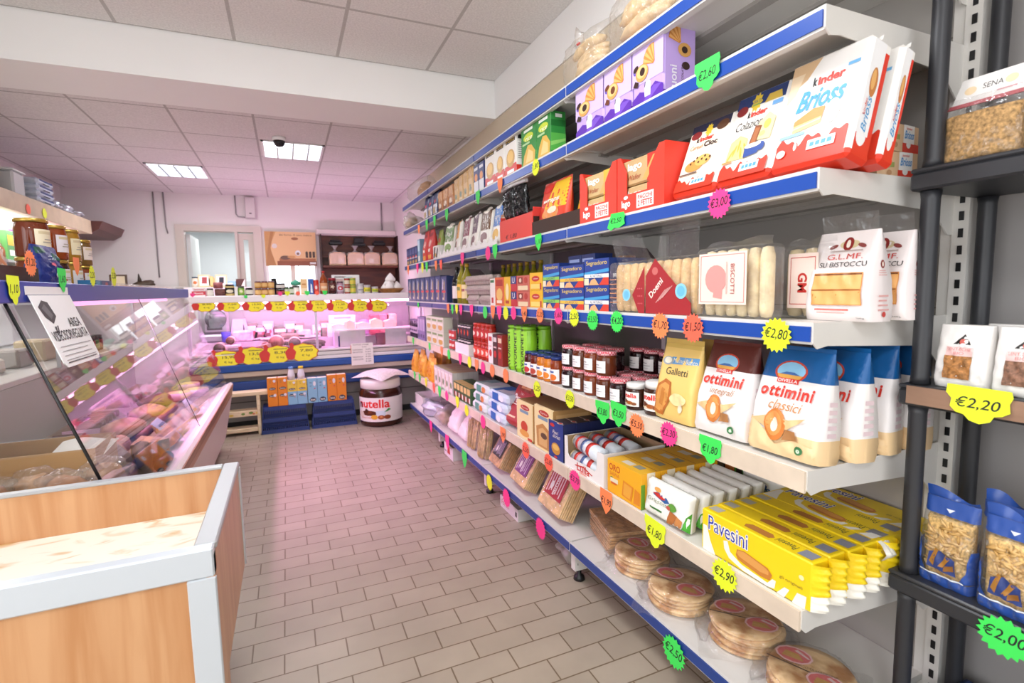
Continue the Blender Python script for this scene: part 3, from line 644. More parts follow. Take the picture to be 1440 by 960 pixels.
def lilac(i, W):
    fill = ('3a2420', '6d3a22', '3a2420')[i]
    it = [('p', '5d2fa8', [(0, 0), (1, 0), (1, .16), (.75, .24), (.5, .15), (.25, .2), (0, .12)]), ('p', '7b52c4', [(.3, .02), (.6, .05), (.95, .18), (.7, .2)]), ('p', 'f3eefb', [(.42, .10), (.60, .10), (.62, .26), (.52, .34), (.40, .24)]), ('p', '5b5068', [(.40, .22), (.44, .35), (.46, .36), (.44, .24)])]
    it += [('r', 'd3bdf0', 0, .30, 1, 1), ('e', '6a52c0', .13, .50, .10, .05), ('t', 'f4f0fa', 'Bauli', (.08, .485, .18, .515)), ('t', 'f6f2ea', 'Buoni', (.16, .86, .86, .955), {'shear': .25, 'bold': .015}), ('t', '8f8498', 'Buoni', (.17, .862, .87, .957), {'shear': .25, 'bold': -.01}), ('t', '4b3a4e', 'CIOCCOLATO' if i != 1 else 'CLASSICO', (.22, .79, .82, .825))]
    it += croissant(.62, .62, 1.25)+[('e', 'd9a25a', .34, .44, .21, .115), ('e', 'efc682', .34, .455, .17, .085), ('e', fill, .36, .45, .085, .055), ('p', fill, [(.05, .30), (.2, .27), (.24, .33), (.12, .37)]), ('e', fill, .14, .53, .09, .035, .4)]
    sd = [('r', '5d2fa8', 0, 0, 1, .08), ('e', '6a52c0', .35, .90, .14, .05)]+croissant(.42, .80, .95, 1.3)+[('e', 'd9a25a', .62, .62, .2, .09), ('e', '3a2420', .62, .62, .09, .045), ('e', '3a2420', .66, .42, .12, .05), ('t', 'f4f0fa', 'Buoni', (.28, .22, .12), {'rot': PI/2, 'bold': .02}), ('t', '6a4a6a', 'CIOCCOLATO', (.56, .27, .035), {'rot': PI/2})]
    c = carton('croissant_pack', W, .268, .15, LIL, it, sd, label='lilac pack of filled croissants, %s of three from the far end' % ORD[i], cat='pack', group='lilac croissant packs', ch=.008, r=.35)
    return c
for i, (a, b) in enumerate(((2.128, 1.905), (1.897, 1.712), (1.704, 1.527))): put(lilac(i, a-b), (a+b)/2, ZB_)

# ---- third shelf
for i in range(4):
    put(carton('rice_box', .125, .185, .08, '27386a', [('r', 'c9cdd8', .1, .35, .9, .42), ('e', 'd23b3b', .5, .45, .25, .06), ('r', '44568f', .1, .6, .9, .9), ('r', 'b9944f', .2, .08, .8, .25)], label='navy carton, %s of four at the far end of the third shelf' % ORD[i], group='navy cartons third shelf'), 5.78-.13*i, ZC)
put(carton('tea_box', .10, .24, .09, '7fa6c2', [('r', 'b9d3e4', .1, .5, .9, .95), ('r', 'e9e2cf', .2, .1, .8, .3)], label='tall light blue carton beside the navy ones on the third shelf'), 5.26, ZC)
put(bag('snack_bag', .07, .14, .05, 'd9a02c', [('r', 'b7542a', .1, .2, .9, .5)], 'small yellow bag at the far end of the third shelf', seed=2), 5.835-.05+.04, ZC, S+.14)
for i in range(2):
    j = jar('brown_jar', .045, .12, P('7b4a26', .2), P('b07434', .4), None, label='brown jar standing on the navy cartons, %s of two' % ORD[i], group='brown jars on cartons'); put(j, 5.72-.30*i, ZC+.1865, S+.025) if False else put(j, 5.12-.1*i, ZC, S+.25)
for i in range(2):
    put(bag('sauce_pouch', .17, .285, .08, 'c8322c', [('e', 'e8c6b8', .5, .58, .24, .12), ('r', 'e8a23c', .2, .06, .8, .2), ('r', '8f1d1b', .2, .8, .8, .92), ('r', 'f2e8dc', .3, .3, .7, .4)], 'tall red pouch, %s of two on the third shelf' % ORD[i], group='red pouches third shelf', seed=40+i, fin=.01), 5.04-.20*i, ZC)
put(bag('corn_pouch', .14, .26, .07, '8a9a3a', [('r', 'd9b84a', .1, .1, .9, .5), ('r', 'b03a2a', .2, .6, .8, .75)], 'olive and yellow pouch between red and black white packets', seed=9, fin=.01), 4.66, ZC, S+.06)
put(carton('licorice_pack', .18, .115, .05, 'e9e6e0', [('p', '1c1c20', [(.05, .1), (.3, .1), (.5, .9), (.25, .9)]), ('p', '1c1c20', [(.5, .1), (.7, .1), (.95, .7), (.8, .9)]), ('e', 'c9a24a', .45, .3, .12, .14)], label='low black and white packet at the foot of the olive pouch'), 4.55, ZC, S+.004)
TR = MB().box(-.66, .66, 0, .006, 0, .012, P('f1efec', .5)).box(-.66, .66, .006, .11, 0, .004, P('f1efec', .5))
pl = [(-.66, .012)]
for i in range(12):
    c = -.605+.11*i; pl += [(c-.05, .055)]+[(c+.035*math.cos(a), .055-.030*math.sin(a)) for a in [PI-PI*k/6 for k in range(7)]]+[(c+.05, .055)]
pl += [(.66, .012)]
TR.prism(pl, .004, P('f1efec', .5)); tag(put(TR.build('display_tray'), 3.765, ZC, S+.008), 'low white scalloped display tray under the row of soup pouches', 'tray')
SOUP = [('6f8a52', 'e9e3d2', 'green'), ('e09a3c', 'efe6d4', 'amber'), ('7d2440', 'efe6e0', 'maroon'), ('5d3f55', 'eee6e6', 'plum'), ('6e4a2c', 'efe6d8', 'brown'), ('3f78c0', 'f0ede6', 'blue')]
for i, (c, w, nm) in enumerate(SOUP):
    yc = (4.31, 4.08, 3.86, 3.66, 3.43, 3.21)[i]
    o = bag('soup_pouch', .165, .262, .05, 'f0ebe2', [('r', c, 0, .45, 1, 1), ('e', w, .5, .99, .3, .1), ('r', 'f4f0e8', .1, .1, .9, .42), ('e', {'blue': 'e0b24a', 'amber': '8a4a2c', 'green': '7d9a4a'}.get(nm, '8d6a6a'), .5, .25, .32, .14), ('t', 'f4f0e8', 'zuppa', (.25, .62, .75, .72), {'shear': .2})], 'white and %s soup pouch leaning back in the scalloped tray' % nm, group='soup pouches in tray', seed=50+i, shape='box', n=4, wr=.001)
    put(o, yc, ZC+.006, S+.035, -.16, (.25, -.2, 0, -.1, .12, 0)[i], .05)
put(carton('cocoa_carton', .10, .19, .07, 'b07850', [('e', '7a4426', .5, .4, .3, .14), ('r', 'e2c6a6', .1, .7, .9, .9)], label='narrow tan carton behind the black bags on the third shelf'), 3.09-.02, ZC, S+.05)
rb = MB().box(-.235, .235, 0, .005, 0, .135, P('e0453a', .5)).box(-.235, .235, .145, .15, 0, .19, P('e0453a', .5)).box(-.235, -.23, .005, .145, 0, .16, P('c93a32', .5)).box(.23, .235, .005, .145, 0, .16, P('c93a32', .5)).box(-.23, .23, .005, .145, 0, .004, P('c93a32', .5))
art(rb, [('t', INK, '€ 1,80', (.20, .1, .55, .32), {'shear': .2})], .47, .135, FRONT)
tag(put(rb.build('display_box'), 2.815, ZC, S+.012), 'open red display box with a handwritten price, black bags hanging over it', 'box')
for i in range(2):
    m = pouch(.17-.03*i, .19, .05, P('17181a', .12, 0, 'foil'), (), shape='pillow', n=2.4, wr=.010, seed=60+i); m.box(-.085, .085, .0, .03, .185, .21, P('e9e9ea', .3), .004)
    o = tag(m.build('liquorice_bag'), 'shiny black crumpled bag with white header, %s of two over the red display box' % ORD[i], 'bag', 'black bags over red box'); put(o, 2.98-.18*i, ZC+.135, S+.03, .05, .2*i-.1)
tr = MB().box(-.25, .25, 0, .005, 0, .075, P('3a241a', .6)).box(-.25, .25, .19, .195, 0, .12, P('3a241a', .6)).box(.245, .25, .005, .19, 0, .11, P('35211a', .6)).box(-.25, -.245, .005, .19, 0, .11, P('35211a', .6)).box(-.245, .245, .005, .19, 0, .004, P('3a241a', .6))
tag(put(tr.build('display_tray'), 2.335, ZC, S+.012), 'dark brown cardboard tray holding yellow and red snack bags', 'tray')
SNK = [('p', 'e8b92e', [(.25, .45), (1, .45), (1, 1), (.45, 1)]), ('p', 'c8362a', [(0, 0), (.9, 0), (.8, .22), (.3, .3), (0, .5)]), ('e', 'e08a3a', .5, .36, .3, .13), ('e', 'f0dcc0', .55, .42, .16, .07), ('p', '5f8a34', [(0, .04), (.25, .02), (.3, .2), (.1, .3)]), ('t', 'fbf6ea', 'wraps', (.15, .56, .75, .66), {'shear': .25, 'bold': .02}), ('e', 'd9342a', .2, .9, .2, .08)]
put(bag('snack_bag', .31, .26, .07, 'd8452e', SNK, 'yellow and red snack bag with food picture, standing at the front of the brown tray', seed=12, n=4, fin=.01), 2.425, ZC+.005, S+.03, -.10, 0, .07)
put(bag('snack_bag', .22, .20, .06, 'e9a82a', [('r', '7a9a30', .1, .6, .9, .75), ('e', 'd86a2a', .5, .3, .35, .2)], 'yellow snack bag leaning at the near end of the brown tray', seed=13, n=4), 2.19, ZC+.005, S+.10, -.2, -.5, .06) if False else put(bag('snack_bag', .16, .19, .05, 'e9a82a', [('r', '7a9a30', .1, .6, .9, .75), ('e', 'd86a2a', .5, .3, .35, .2)], 'yellow snack bag leaning at the near end of the brown tray', seed=13, n=4), 2.175, ZC+.006, S+.07, -.12, -.1, .05)
# wafer display boxes
def wafer(i, W, c1, c2):
    H, D = .228, .155; root = empty('wafer_display', 'red display box with stacked %s wafer packs, %s lilac croissants' % (('golden', 'farther one below the')[0] if i == 0 else 'beige', 'left of the two below the' if i == 0 else 'right of the two below the'), 'display box', group='red wafer display boxes')
    R_ = P('e8402f', .45); m = MB(); x = W/2
    m.prism([(-x, 0), (x, 0), (x, .225), (x-.03, .225), (x-.085, .15), (x-.085, .075), (-x+.06, .075), (-x+.06, .16), (-x+.02, .225), (-x, .225)], .004, R_)
    m.box(x-.004, x, .004, D, 0, H, R_).box(-x, -x+.004, .004, D, 0, H, R_).box(-x, x, D, D+.004, 0, H, R_).box(-x+.004, x-.004, .004, D, 0, .003, R_)
    art(m, [('t', 'ffffff', 'lago', (.10, .08, .30, .24), {'bold': .03}), ('e', 'ffffff', .2, .28, .05, .03), ('r', 'f6e6e0', .44, .06, .80, .30), ('t', 'd8392c', 'PACCHI', (.47, .20, .77, .27), {'bold': .02}), ('t', 'd8392c', '2 FETTE', (.47, .09, .77, .18), {'bold': .02})], W, H, FRONT)
    m.build('tray', root)
    for k in range(2):
        p = MB().box(-x+.012, x-.012, .012, .085, .004+k*.104, .104+k*.104, P(c1, .35), .006)
        art(p, [('r', c2, .62, 0, 1, 1), ('p', 'd9a860', [(.5, .1), (.62, .1), (.9, .9), (.75, .9)]), ('p', 'e9c286', [(.66, .05), (.78, .05), (.98, .7), (.9, .85)]), ('t', 'fdfaf2', 'lago', (.16, .5, .5, .85), {'bold': .03}), ('t', 'a8432c', 'Wafer', (.16, .2, .48, .4), {'shear': .2})], W-.024, .1, lambda xx, z, o, k=k: (xx, .012-o, .004+k*.104+z))
        p.build('wafer_pack', root)
    return root
put(wafer(0, .288, 'cdb07a', 'e6b43c'), 1.938, ZC, S+.012); put(wafer(1, .284, 'c9a878', 'cf3a2c'), 1.646, ZC, S+.012)
# snack cake packs leaning back
def drip(c, v, amp=.05): return ('p', c, [(0, 0), (1, 0)]+[(1-k/48, v+amp*(.9*math.sin(k*.33)+.7*math.sin(k*.71+1))) for k in range(0, 49)])
RED = 'e23a22'
def cake(which, W, H, D, label, seed):
    logo = [('t', '22201f', 'k', (.36, .725, .42, .81), {'bold': .05}), ('t', 'd63a2a', 'inder', (.43, .72, .80, .805), {'bold': .04})]
    if which == 'b':
        it = [('r', 'faf8f4', 0, 0, 1, 1), ('p', 'd9b78e', [(0, 1), (.42, 1), (.25, .82), (0, .72)]), ('p', 'e8d2b2', [(0, .9), (.2, .9), (.12, .7), (0, .62)]), drip(RED, .22, .035), ('e', RED, .3, .16, .03, .05), ('e', 'fbf6f0', .29, .17, .025, .04)]+logo
        it += [('t', '3f9fd8', 'Brioss', (.18, .50, .86, .70), {'shear': .35, 'bold': .025}), ('r', '6fb4e4', .82, .80, .97, .83), ('p', 'd9974a', [(.20, .32), (.60, .36), (.62, .49), (.45, .50), (.2, .42)]), ('p', 'f3d48e', [(.20, .30), (.60, .34), (.60, .40), (.2, .37)]), ('p', 'fbe9c2', [(.20, .335), (.60, .375), (.60, .385), (.2, .35)]), ('e', 'f0f0ee', .74, .42, .10, .11), ('r', '9ccbe8', .02, .27, .40, .30), ('r', 'eef5fa', .48, .10, .86, .19)]+[('r', '5aa5dd', .52+.08*k, .125, .58+.08*k, .165) for k in range(4)]+[('e', 'f6d8d0', .10, .12, .07, .04)]
        sd = [('r', 'f7f7f7', 0, .18, .75, 1), ('r', RED, .75, 0, 1, .93), ('r', RED, 0, 0, 1, .18), ('e', 'f7f7f7', .35, .17, .3, .09), ('e', 'c98040', .40, .64, .22, .13), ('e', 'e9b26a', .36, .66, .13, .09), ('t', '3f9fd8', 'Brioss', (.36, .36, .085), {'rot': PI/2, 'shear': .3}), ('t', 'd63a2a', 'kinder', (.2, .42, .04), {'rot': PI/2})]
    elif which == 'c':
        it = [('r', 'f8f3ea', 0, 0, 1, 1), ('p', '20386e', [(0, .86), (1, .84), (1, 1), (0, 1)]), ('p', 'e6c83a', burst(9, .085, .12, .42, .885)), ('r', '8fae5a', .34, .85, .50, .87), ('t', '3b6a8a', 'GRATIS', (.33, .88, .51, .92)), ('e', '8a2a2c', .14, .83, .12, .06), ('p', 'cfb04a', [(.6, .84), (.95, .84), (.9, .93), (.66, .93)])]+[('t', '22201f', 'k', (.30, .715, .35, .79), {'bold': .05}), ('t', 'd63a2a', 'inder', (.36, .715, .70, .785), {'bold': .04}), ('r', '6fa8e0', .78, .77, .98, .82), ('t', '2a2624', 'Colazione', (.10, .585, .74, .685), {'shear': .3, 'bold': -.005})]
        it += [('p', 'f4dd92', [(.05, .24), (.48, .22), (.44, .46), (.26, .52), (.08, .46)])]+[('e', 'e3b84c', .14+.075*k, .30+.045*(k % 3), .022, .075, -.5+.25*k) for k in range(5)]+[('p', 'f8e8a8', [(.60, .40), (.92, .38), (.94, .62), (.78, .70), (.62, .60)]), ('e', 'ecc85c', .80, .56, .07, .055), ('e', 'f2d884', .74, .46, .06, .03), ('p', '8a4a26', [(.50, .34), (.66, .36), (.70, .56), (.56, .58)]), ('p', 'b06a3a', [(.54, .36), (.64, .38), (.67, .54), (.58, .55)]), ('p', '2f4f9c', [(.46, .22), (.74, .24), (.78, .36), (.44, .34)]), ('e', '2f4f9c', .79, .31, .07, .05), ('e', 'f5efe4', .61, .345, .17, .028), ('r', 'e59a5a', .0, .20, .22, .225), drip(RED, .14, .035), ('r', 'e6f0f8', .45, .06, .84, .15)]+[('r', '5aa5dd', .50+.08*k, .085, .56+.08*k, .125) for k in range(4)]
        sd = [('r', RED, 0, 0, 1, .18), ('e', '8a5a34', .5, .68, .3, .1), ('t', 'd63a2a', 'kinder', (.4, .4, .12), {'rot': PI/2}), ('r', '20386e', 0, .86, 1, 1)]
    else:
        it = [('r', 'f7e6d4', 0, 0, 1, 1), ('p', '2b2f4a', [(0, .88), (1, .86), (1, 1), (0, 1)]), ('p', 'e6c83a', burst(9, .07, .10, .48, .87)), ('e', '8a2a2c', .16, .84, .14, .06), ('e', '5c3a22', .82, .88, .15, .07), ('t', '22201f', 'k', (.22, .72, .29, .79), {'bold': .05}), ('t', 'd63a2a', 'inder', (.30, .72, .66, .79), {'bold': .04}), ('t', 'c8843a', 'Cereali', (.10, .62, .44, .68), {'shear': .3}), ('t', '3a2a22', 'Cioc', (.46, .62, .80, .70), {'bold': .03}), ('e', 'd99a4e', .35, .36, .24, .085), ('e', 'e9b866', .55, .42, .2, .08)]+[('e', '4a2a1a', .25+.07*k, .40+.035*(k % 3), .025, .016) for k in range(8)]+[('r', '6b5a50', .02, .24, .5, .26), drip(RED, .14, .035), ('r', 'e6f0f8', .40, .07, .80, .15)]+[('r', '5aa5dd', .45+.08*k, .09, .51+.08*k, .13) for k in range(4)]
        sd = [('r', RED, 0, 0, 1, .18), ('e', '8a5a34', .5, .6, .3, .1)]
    root = empty('snack_cake_pack', label, 'pack', group='snack cake packs leaning on the third shelf')
    m = MB(); m.box(-W/2, W/2, 0, D, 0, H, P('f7f4ee', .32), .012)
    i0 = (1.0-.012/W*2)
    def Sf(x, z, o): return (x*i0, -o, .012+z*(H-.024)/H)
    art(m, it, W, H, Sf)
    art(m, sd, D, H, lambda a, z, o: (W/2+o, D/2+a*(D-.024)/D, .012+z*(H-.024)/H))
    # coloured lower rim like the printed film
    m.box(-W/2-.0006, W/2+.0006, -.0006, D+.0006, -.0006, .03, P(RED, .32), .010); m.build('pack', root)
    f = MB().grid(lambda u, v: (-W/2*.96+W*.96*u, D/2+.012*math.sin(3*u)*v-.002*math.sin(40*u)*v, H-.001+.012*v), 22, 2, P('20386e' if which == 'c' else 'f3f1ee', .3)); f.build('seal_flap', root)
    return root
put(cake('k', .20, .275, .07, 'snack cake pack with chocolate chip cakes on cream film, left of the leaning three', 1), 1.390, ZC, S+.03, -.36, 0, .07)
put(cake('c', .20, .30, .075, 'snack cake pack with blue top and blue cup picture, middle of the leaning packs', 2), 1.187, ZC, S+.03, -.33, 0, .075)
put(cake('b', .225, .315, .085, 'large white and red snack cake pack with sponge cake and milk, front of two', 3), .972, ZC, S+.03, -.27, 0, .085)
put(cake('b', .215, .315, .06, 'white and red snack cake pack standing behind the front one at the shelf end', 4), .962, ZC, S+.145, -.27, 0, .06)
for k in range(2):
    W, H = .165, .075
    o = carton('snack_carton', W, H, .10, 'e2bd95', [('r', 'f6f4f0', .52, 0, .86, 1), ('r', 'df3c26', .5, 0, 1, .34), ('e', 'f6f4f0', .68, .30, .07, .14), ('t', '3f8fd0', 'Brioss', (.55, .5, .84, .8), {'shear': .3, 'bold': .02}), ('t', 'd63a2a', 'kinder', (.6, .83, .78, .93)), ('r', '9aa05a', .18, .42, .40, .6), ('e', 'b98d66', .28, .22, .06, .1)], label='small pale snack carton at the shelf end beside the black rack, %s one of two' % ('lower', 'upper')[k], group='small snack cartons at the shelf end')
    o.location = (1.60+.015*k, .93, ZC+.001+k*(H+.001)); o.rotation_euler = (0, 0, -.06+.12*k)
# ---- fourth shelf (just below eye level)
for i in range(8):
    H = .245 if i < 7 else .235
    put(carton('panettone_box', .185, H, .09, '23315e', [('r', '36487f', .06, .05, .94, .95), ('p', 'c9b27a', [(.45, .1), (.6, .1), (.7, .85), (.55, .75)]), ('r', 'd23b46', .2, .38, .8, .46), ('p', 'dfe0ea', [(.25, .5), (.4, .5), (.5, .85), (.4, .9)]), ('r', 'e6e2d6', .3, .12, .45, .2)], label='tall dark blue carton with red band, %s from the far end of the fourth shelf' % ORD[i], group='dark blue cartons fourth shelf'), 5.74-.192*i, ZD)
def bottle(name, r, h, glass, cap, lab, label, group=None, neckz=.68, items=()):
    root = empty(name, label, 'bottle', group=group)
    MB().lathe([(0, 0), (r, 0), (r, h*.55), (r*.85, h*neckz), (r*.34, h*.84), (r*.30, h*.94)], glass, 18, (0, r, 0)).build('bottle', root)
    MB().lathe([(r*.36, h*.92), (r*.36, h), (0, h)], cap, 14, (0, r, 0)).build('cap', root)
    if lab:
        f = cyl_fn(r); m = MB().grid(lambda u, v: f((u-.5)*2.4*r, h*(.14+.34*v), .0007), 10, 1, P(lab, .5)); art(m, items, 2.4*r, h*.34, lambda x, z, o: f(x, h*.14+z, o+.0009), r*.4); m.build('label', root)
    return root
OIL = P('8f8a24', .08); DARK = P('16181a', .08)
put(bottle('vinegar_bottle', .042, .30, DARK, BLACK, 'e6e2d8', 'dark bottle with black cap, left of the oil bottles on the fourth shelf'), 4.13, ZD)
put(bottle('oil_bottle', .046, .325, OIL, P('c9a83a', .4), 'e8c44a', 'oil bottle with yellow label, left one of the front pair', 'oil bottles', items=[('r', '5d7a2c', .2, .55, .8, .8)]), 4.00, ZD)
put(bottle('oil_bottle', .046, .315, OIL, P('c9a83a', .4), 'e9d9a0', 'oil bottle with cream label, right one of the front pair beside the egg boxes', 'oil bottles', items=[('r', '8a3a2c', .2, .5, .8, .7)]), 3.885, ZD)
for k in range(7):
    put(bottle('oil_bottle', .044, .30, OIL, P('b99a30', .4), None, 'oil bottle in the row behind the egg boxes, %s from the far end' % ORD[k], 'oil bottles in the back row'), 3.80-.11*k, ZD, S+.30)
PULP = P('b9a9a2', .9, 0, 'board')
def egg_box(label):
    r = empty('egg_box', label, 'egg box', group='stacked egg boxes'); W, D, H = .255, .11, .07
    def lo(s):
        m = MB(); 
        for i in range(6):
            for j in range(2):
                x = -W/2+W*(i+.5)/6; y = D*(j+.5)/2
                m.lathe([(.010, 0), (.017, .012), (.0205, .034)] if s == 0 else [(.0205, .036), (.018, .055), (.011, .068), (0, .07)], PULP, 10, (x, y, 0))
        m.box(-W/2, W/2, 0, D, .031, .035, PULP, .001) if s == 0 else m.box(-W/2, W/2, 0, D, .0355, .046, PULP, .003); return m
    lo(0).build('tray', r); lo(1).build('lid', r); return r
k = 0
eb = None
for col in range(2):
    for lv in range(3):
        lab = 'grey pulp egg box, %s of the %s stack on the fourth shelf' % (('bottom', 'middle', 'top')[lv], ('left', 'right')[col])
        if eb is None: eb = egg_box(lab); o = eb
        else: o = dup(eb, label=lab)
        put(o, 3.665-.268*col+.012*lv, ZD+.0715*lv, S+.02, 0, .04*(lv-1))
def dcart(nm, y0, y1, H, c, art_, label, n=1, D=.09, group=None, side=(), top=(), x=S+.022):
    for k in range(n):
        lb = label if n == 1 else label+(', lower of the stacked pair', ', upper of the stacked pair')[k]
        put(carton(nm, y0-y1-.003, H, D, c, art_, side, top, label=lb, group=group or label), (y0+y1)/2, ZD+k*(H+.0008), x)
dcart('sugar_box', 3.262+.09-.08, 3.185, .18, 'ece6dc', [('r', 'c23a3a', .3, .1, .7, .3), ('r', '3b7a4a', .1, .85, .9, .95)], 'white carton between egg boxes and orange carton')
dcart('bouillon_box', 3.18, 3.03, .185, 'd86a3a', [('e', 'e9c06a', .5, .4, .35, .22), ('r', 'b03226', .1, .7, .9, .92), ('r', 'f2e6cf', .2, .1, .8, .2)], 'orange carton with round dish, right of the white carton')
dcart('saffron_box', 3.025, 2.925, .185, 'e6b52e', [('e', 'f3e2b0', .5, .5, .25, .28), ('r', 'b8482a', .2, .1, .8, .2)], 'narrow yellow carton between the orange and the blue red ones')
dcart('yeast_box', 2.922, 2.832, .092, 'c23038', [('r', '2c3c7c', 0, .5, 1, 1), ('t', 'f4f2ee', 'U', (.3, .55, .7, .92))], 'narrow red and blue carton', 2)
dcart('baking_box', 2.828, 2.655, .092, 'c96a5a', [('r', '8c3226', .1, .5, .5, .9), ('e', 'e9d2bc', .3, .7, .1, .14), ('r', 'ecd7b0', .1, .08, .9, .36), ('e', 'b83a30', .75, .7, .14, .2)], 'dusty red carton', 2)
dcart('polenta_box', 2.65, 2.495, .097, 'efb729', [('e', 'c8372c', .5, .66, .32, .16), ('t', 'ffffff', 'valsugana', (.3, .62, .7, .70)), ('r', 'f6d878', .1, .1, .9, .36), ('r', 'c8372c', .85, .05, .97, .4)], 'yellow carton with red oval', 2)
def segnart(c2, txt): return [('r', '1f3f92', 0, .38, 1, 1), ('p', '3f9fd8', [(0, .38), (1, .5), (1, .62), (0, .5)]), ('t', 'f0d24a', 'Segnadoro', (.08, .72, .92, .93), {'bold': .0}), ('r', c2, 0, .28, 1, .42), ('t', '2a3a6a', txt, (.25, .30, .75, .40)), ('p', 'd8412e', [(.62, 0), (1, 0), (1, .28), (.8, .28)]), ('p', 'efb27a', [(.2, 0), (.62, 0), (.45, .26), (.3, .2)]), ('r', 'f3e3c4', 0, 0, .2, .26)]
NV = [('r', '17306f', 0, 0, 1, 1), ('r', 'dfe6f2', .1, .3, .9, .42), ('r', 'dfe6f2', .25, .7, .8, .8)]
dcart('tuna_carton', 2.482, 2.30, .116, '20408f', segnart('8fcf5a', 'LIGHT'), 'blue carton with green stripe', 2, .14, 'blue cartons fourth shelf', NV)
dcart('tuna_carton', 2.295, 2.066, .107, '20408f', segnart('f2c24a', 'CLASSICO'), 'blue carton with gold stripe', 2, .14, 'blue cartons fourth shelf', NV)
dcart('tuna_carton', 2.062, 1.862, .116, '20408f', segnart('f0f0ee', 'AL NATURALE'), 'blue carton with white stripe', 2, .20, 'blue cartons fourth shelf', NV)
for k in range(3): put(carton('tuna_carton', .12, .05, .10, '1b2f66', [('r', '8f9fc8', .1, .3, .9, .6)], label='dark blue carton lying behind on top of the gold striped ones, %s from left' % ORD[k]), 2.25-.125*k, ZD+.2165, S+.08) if k < 2 else None
hj = jar('honey_jar', .05, .10, P('6b3a12', .15), P('a86a20', .3), None, label='squat amber jar deep on the fourth shelf above the blue cartons'); put(hj, 2.27, ZD+.17, S+.36)
MB().box(-.06, .06, 0, .12, 0, .17, P('4a3a30', .6)); put(tag(MB().box(-.1, .1, 0, .14, 0, .168, P('463830', .6), .003).build('cardboard_carton'), 'dark carton under the amber jar at the back of the fourth shelf', 'box'), 2.27, ZD, S+.33)
# clear packs of finger biscuits / bread sticks
CRUST = P('efc68e', .6, 0, 'bread'); CRUST2 = P('f6dcb0', .6, 0, 'bread')
def finger_pack(name, W, H, D, n, label, labart, flap, seed, crust=CRUST, cat='pack', laid=False, group=None):
    root = empty(name, label, cat, group=group); rnd = random.Random(seed)
    for i in range(n):
        x = -W/2+W*(i+.5)/n; r = W/n*.47; b = MB()
        b.lathe([(0, .004), (r*.75, .008), (r, .03), (r*1.02, H*.5), (r, H-.03), (r*.72, H-.008), (0, H-.004)], crust, 12, (x, D*.35, 0), sy=min(1, D*.33/r)); b.build('breadstick', root)
    m = MB().box(-W/2-.003, W/2+.003, -.003, D*.72, .001, H+.002, CLEAR, .01)
    if flap:
        fw, fh, lean = flap
        m.grid(lambda u, v: (-W/2*fw+W*fw*u+lean*v, D*.3+.02*math.sin(5*u+v)*v-.015*v, H+fh*v+.006*math.sin(9*u)*v), 12, 5, CLEAR)
    m.build('wrapper', root)
    if labart:
        lm = MB(); art(lm, labart, W, H, lambda x, z, o: (x, -.0042-o, z)); lm.build('label', root)
    return root
doemi = [('p', 'a82a30', [(0, .02), (1.0, .02), (1.0, .22), (.22, 1.0), (0, .70)]), ('e', 'c86a66', .22, .78, .07, .07), ('t', 'f6e9dd', 'Doemi', (.24, .48, .12), {'rot': .75, 'bold': .02})]+[('p', 'd9a09a', [(.24+.05*k, .22+.03*k), (.46+.05*k, .46+.02*k), (.47+.05*k, .45+.02*k), (.25+.05*k, .21+.03*k)]) for k in range(4)]
wheel = [('e', '8ed0ea', .80, .42, .12, .13), ('e', '6dbce0', .80, .42, .08, .09)]
put(finger_pack('breadstick_pack', .238, .205, .13, 5, 'clear pack of finger biscuits with red triangle right and blue seal, left of two', [('p', 'a82a30', [(1, .0), (1, .9), (.68, .36), (.86, .0)])]+[('e', 'd9787a', .84+.05*(k % 3), .2+.14*(k//3), .012, .014) for k in range(9)]+[('e', '8ed0ea', .53, .36, .11, .12), ('e', '6dbce0', .53, .36, .07, .08)]+lines('c98a62', .05, .3, .2, .75, 6, .2), (.95, .10, -.05), 1), 1.735, ZD, S+.02)
put(finger_pack('breadstick_pack', .242, .208, .13, 5, 'clear pack of finger biscuits with large red corner label and blue seal, right of two', doemi+wheel, (.9, .135, .03), 2), 1.487, ZD, S+.02)
frame = lambda c, u0, v0, u1, v1, t=.008: [('r', c, u0, v0, u1, v0+t), ('r', c, u0, v1-t, u1, v1), ('r', c, u0, v0, u0+t, v1), ('r', c, u1-t, v0, u1, v1)]
lace = [('r', 'f6ded2', .06, .2, .80, .93)]+frame('d07a74', .09, .23, .77, .90)+[('e', 'e79a94', .34, .56, .17, .2), ('p', 'e79a94', [(.3, .3), (.44, .28), (.46, .7), (.36, .72)]), ('t', 'a8504c', 'BISCOTTI', (.60, .56, .07), {'rot': -PI/2}), ('r', 'eab9b0', .5, .35, .52, .8)]
put(finger_pack('breadstick_pack', .262, .222, .13, 6, 'clear pack of finger biscuits behind a pale pink framed label, front of two', lace, (1, .02, .02), 3, CRUST2), 1.215, ZD, S+.02)
put(finger_pack('breadstick_pack', .16, .215, .11, 3, 'clear pack of finger biscuits behind the pink labelled one, showing a narrow red label', [('r', 'f6ded2', .2, .15, .8, .9)]+frame('c85a54', .25, .2, .75, .85, .012)+[('t', 'c0322c', 'GM', (.5, .5, .14), {'rot': -PI/2, 'bold': .03})], (1, .02, .01), 4, CRUST2), 1.06, ZD, S+.16)
XB = 1.385
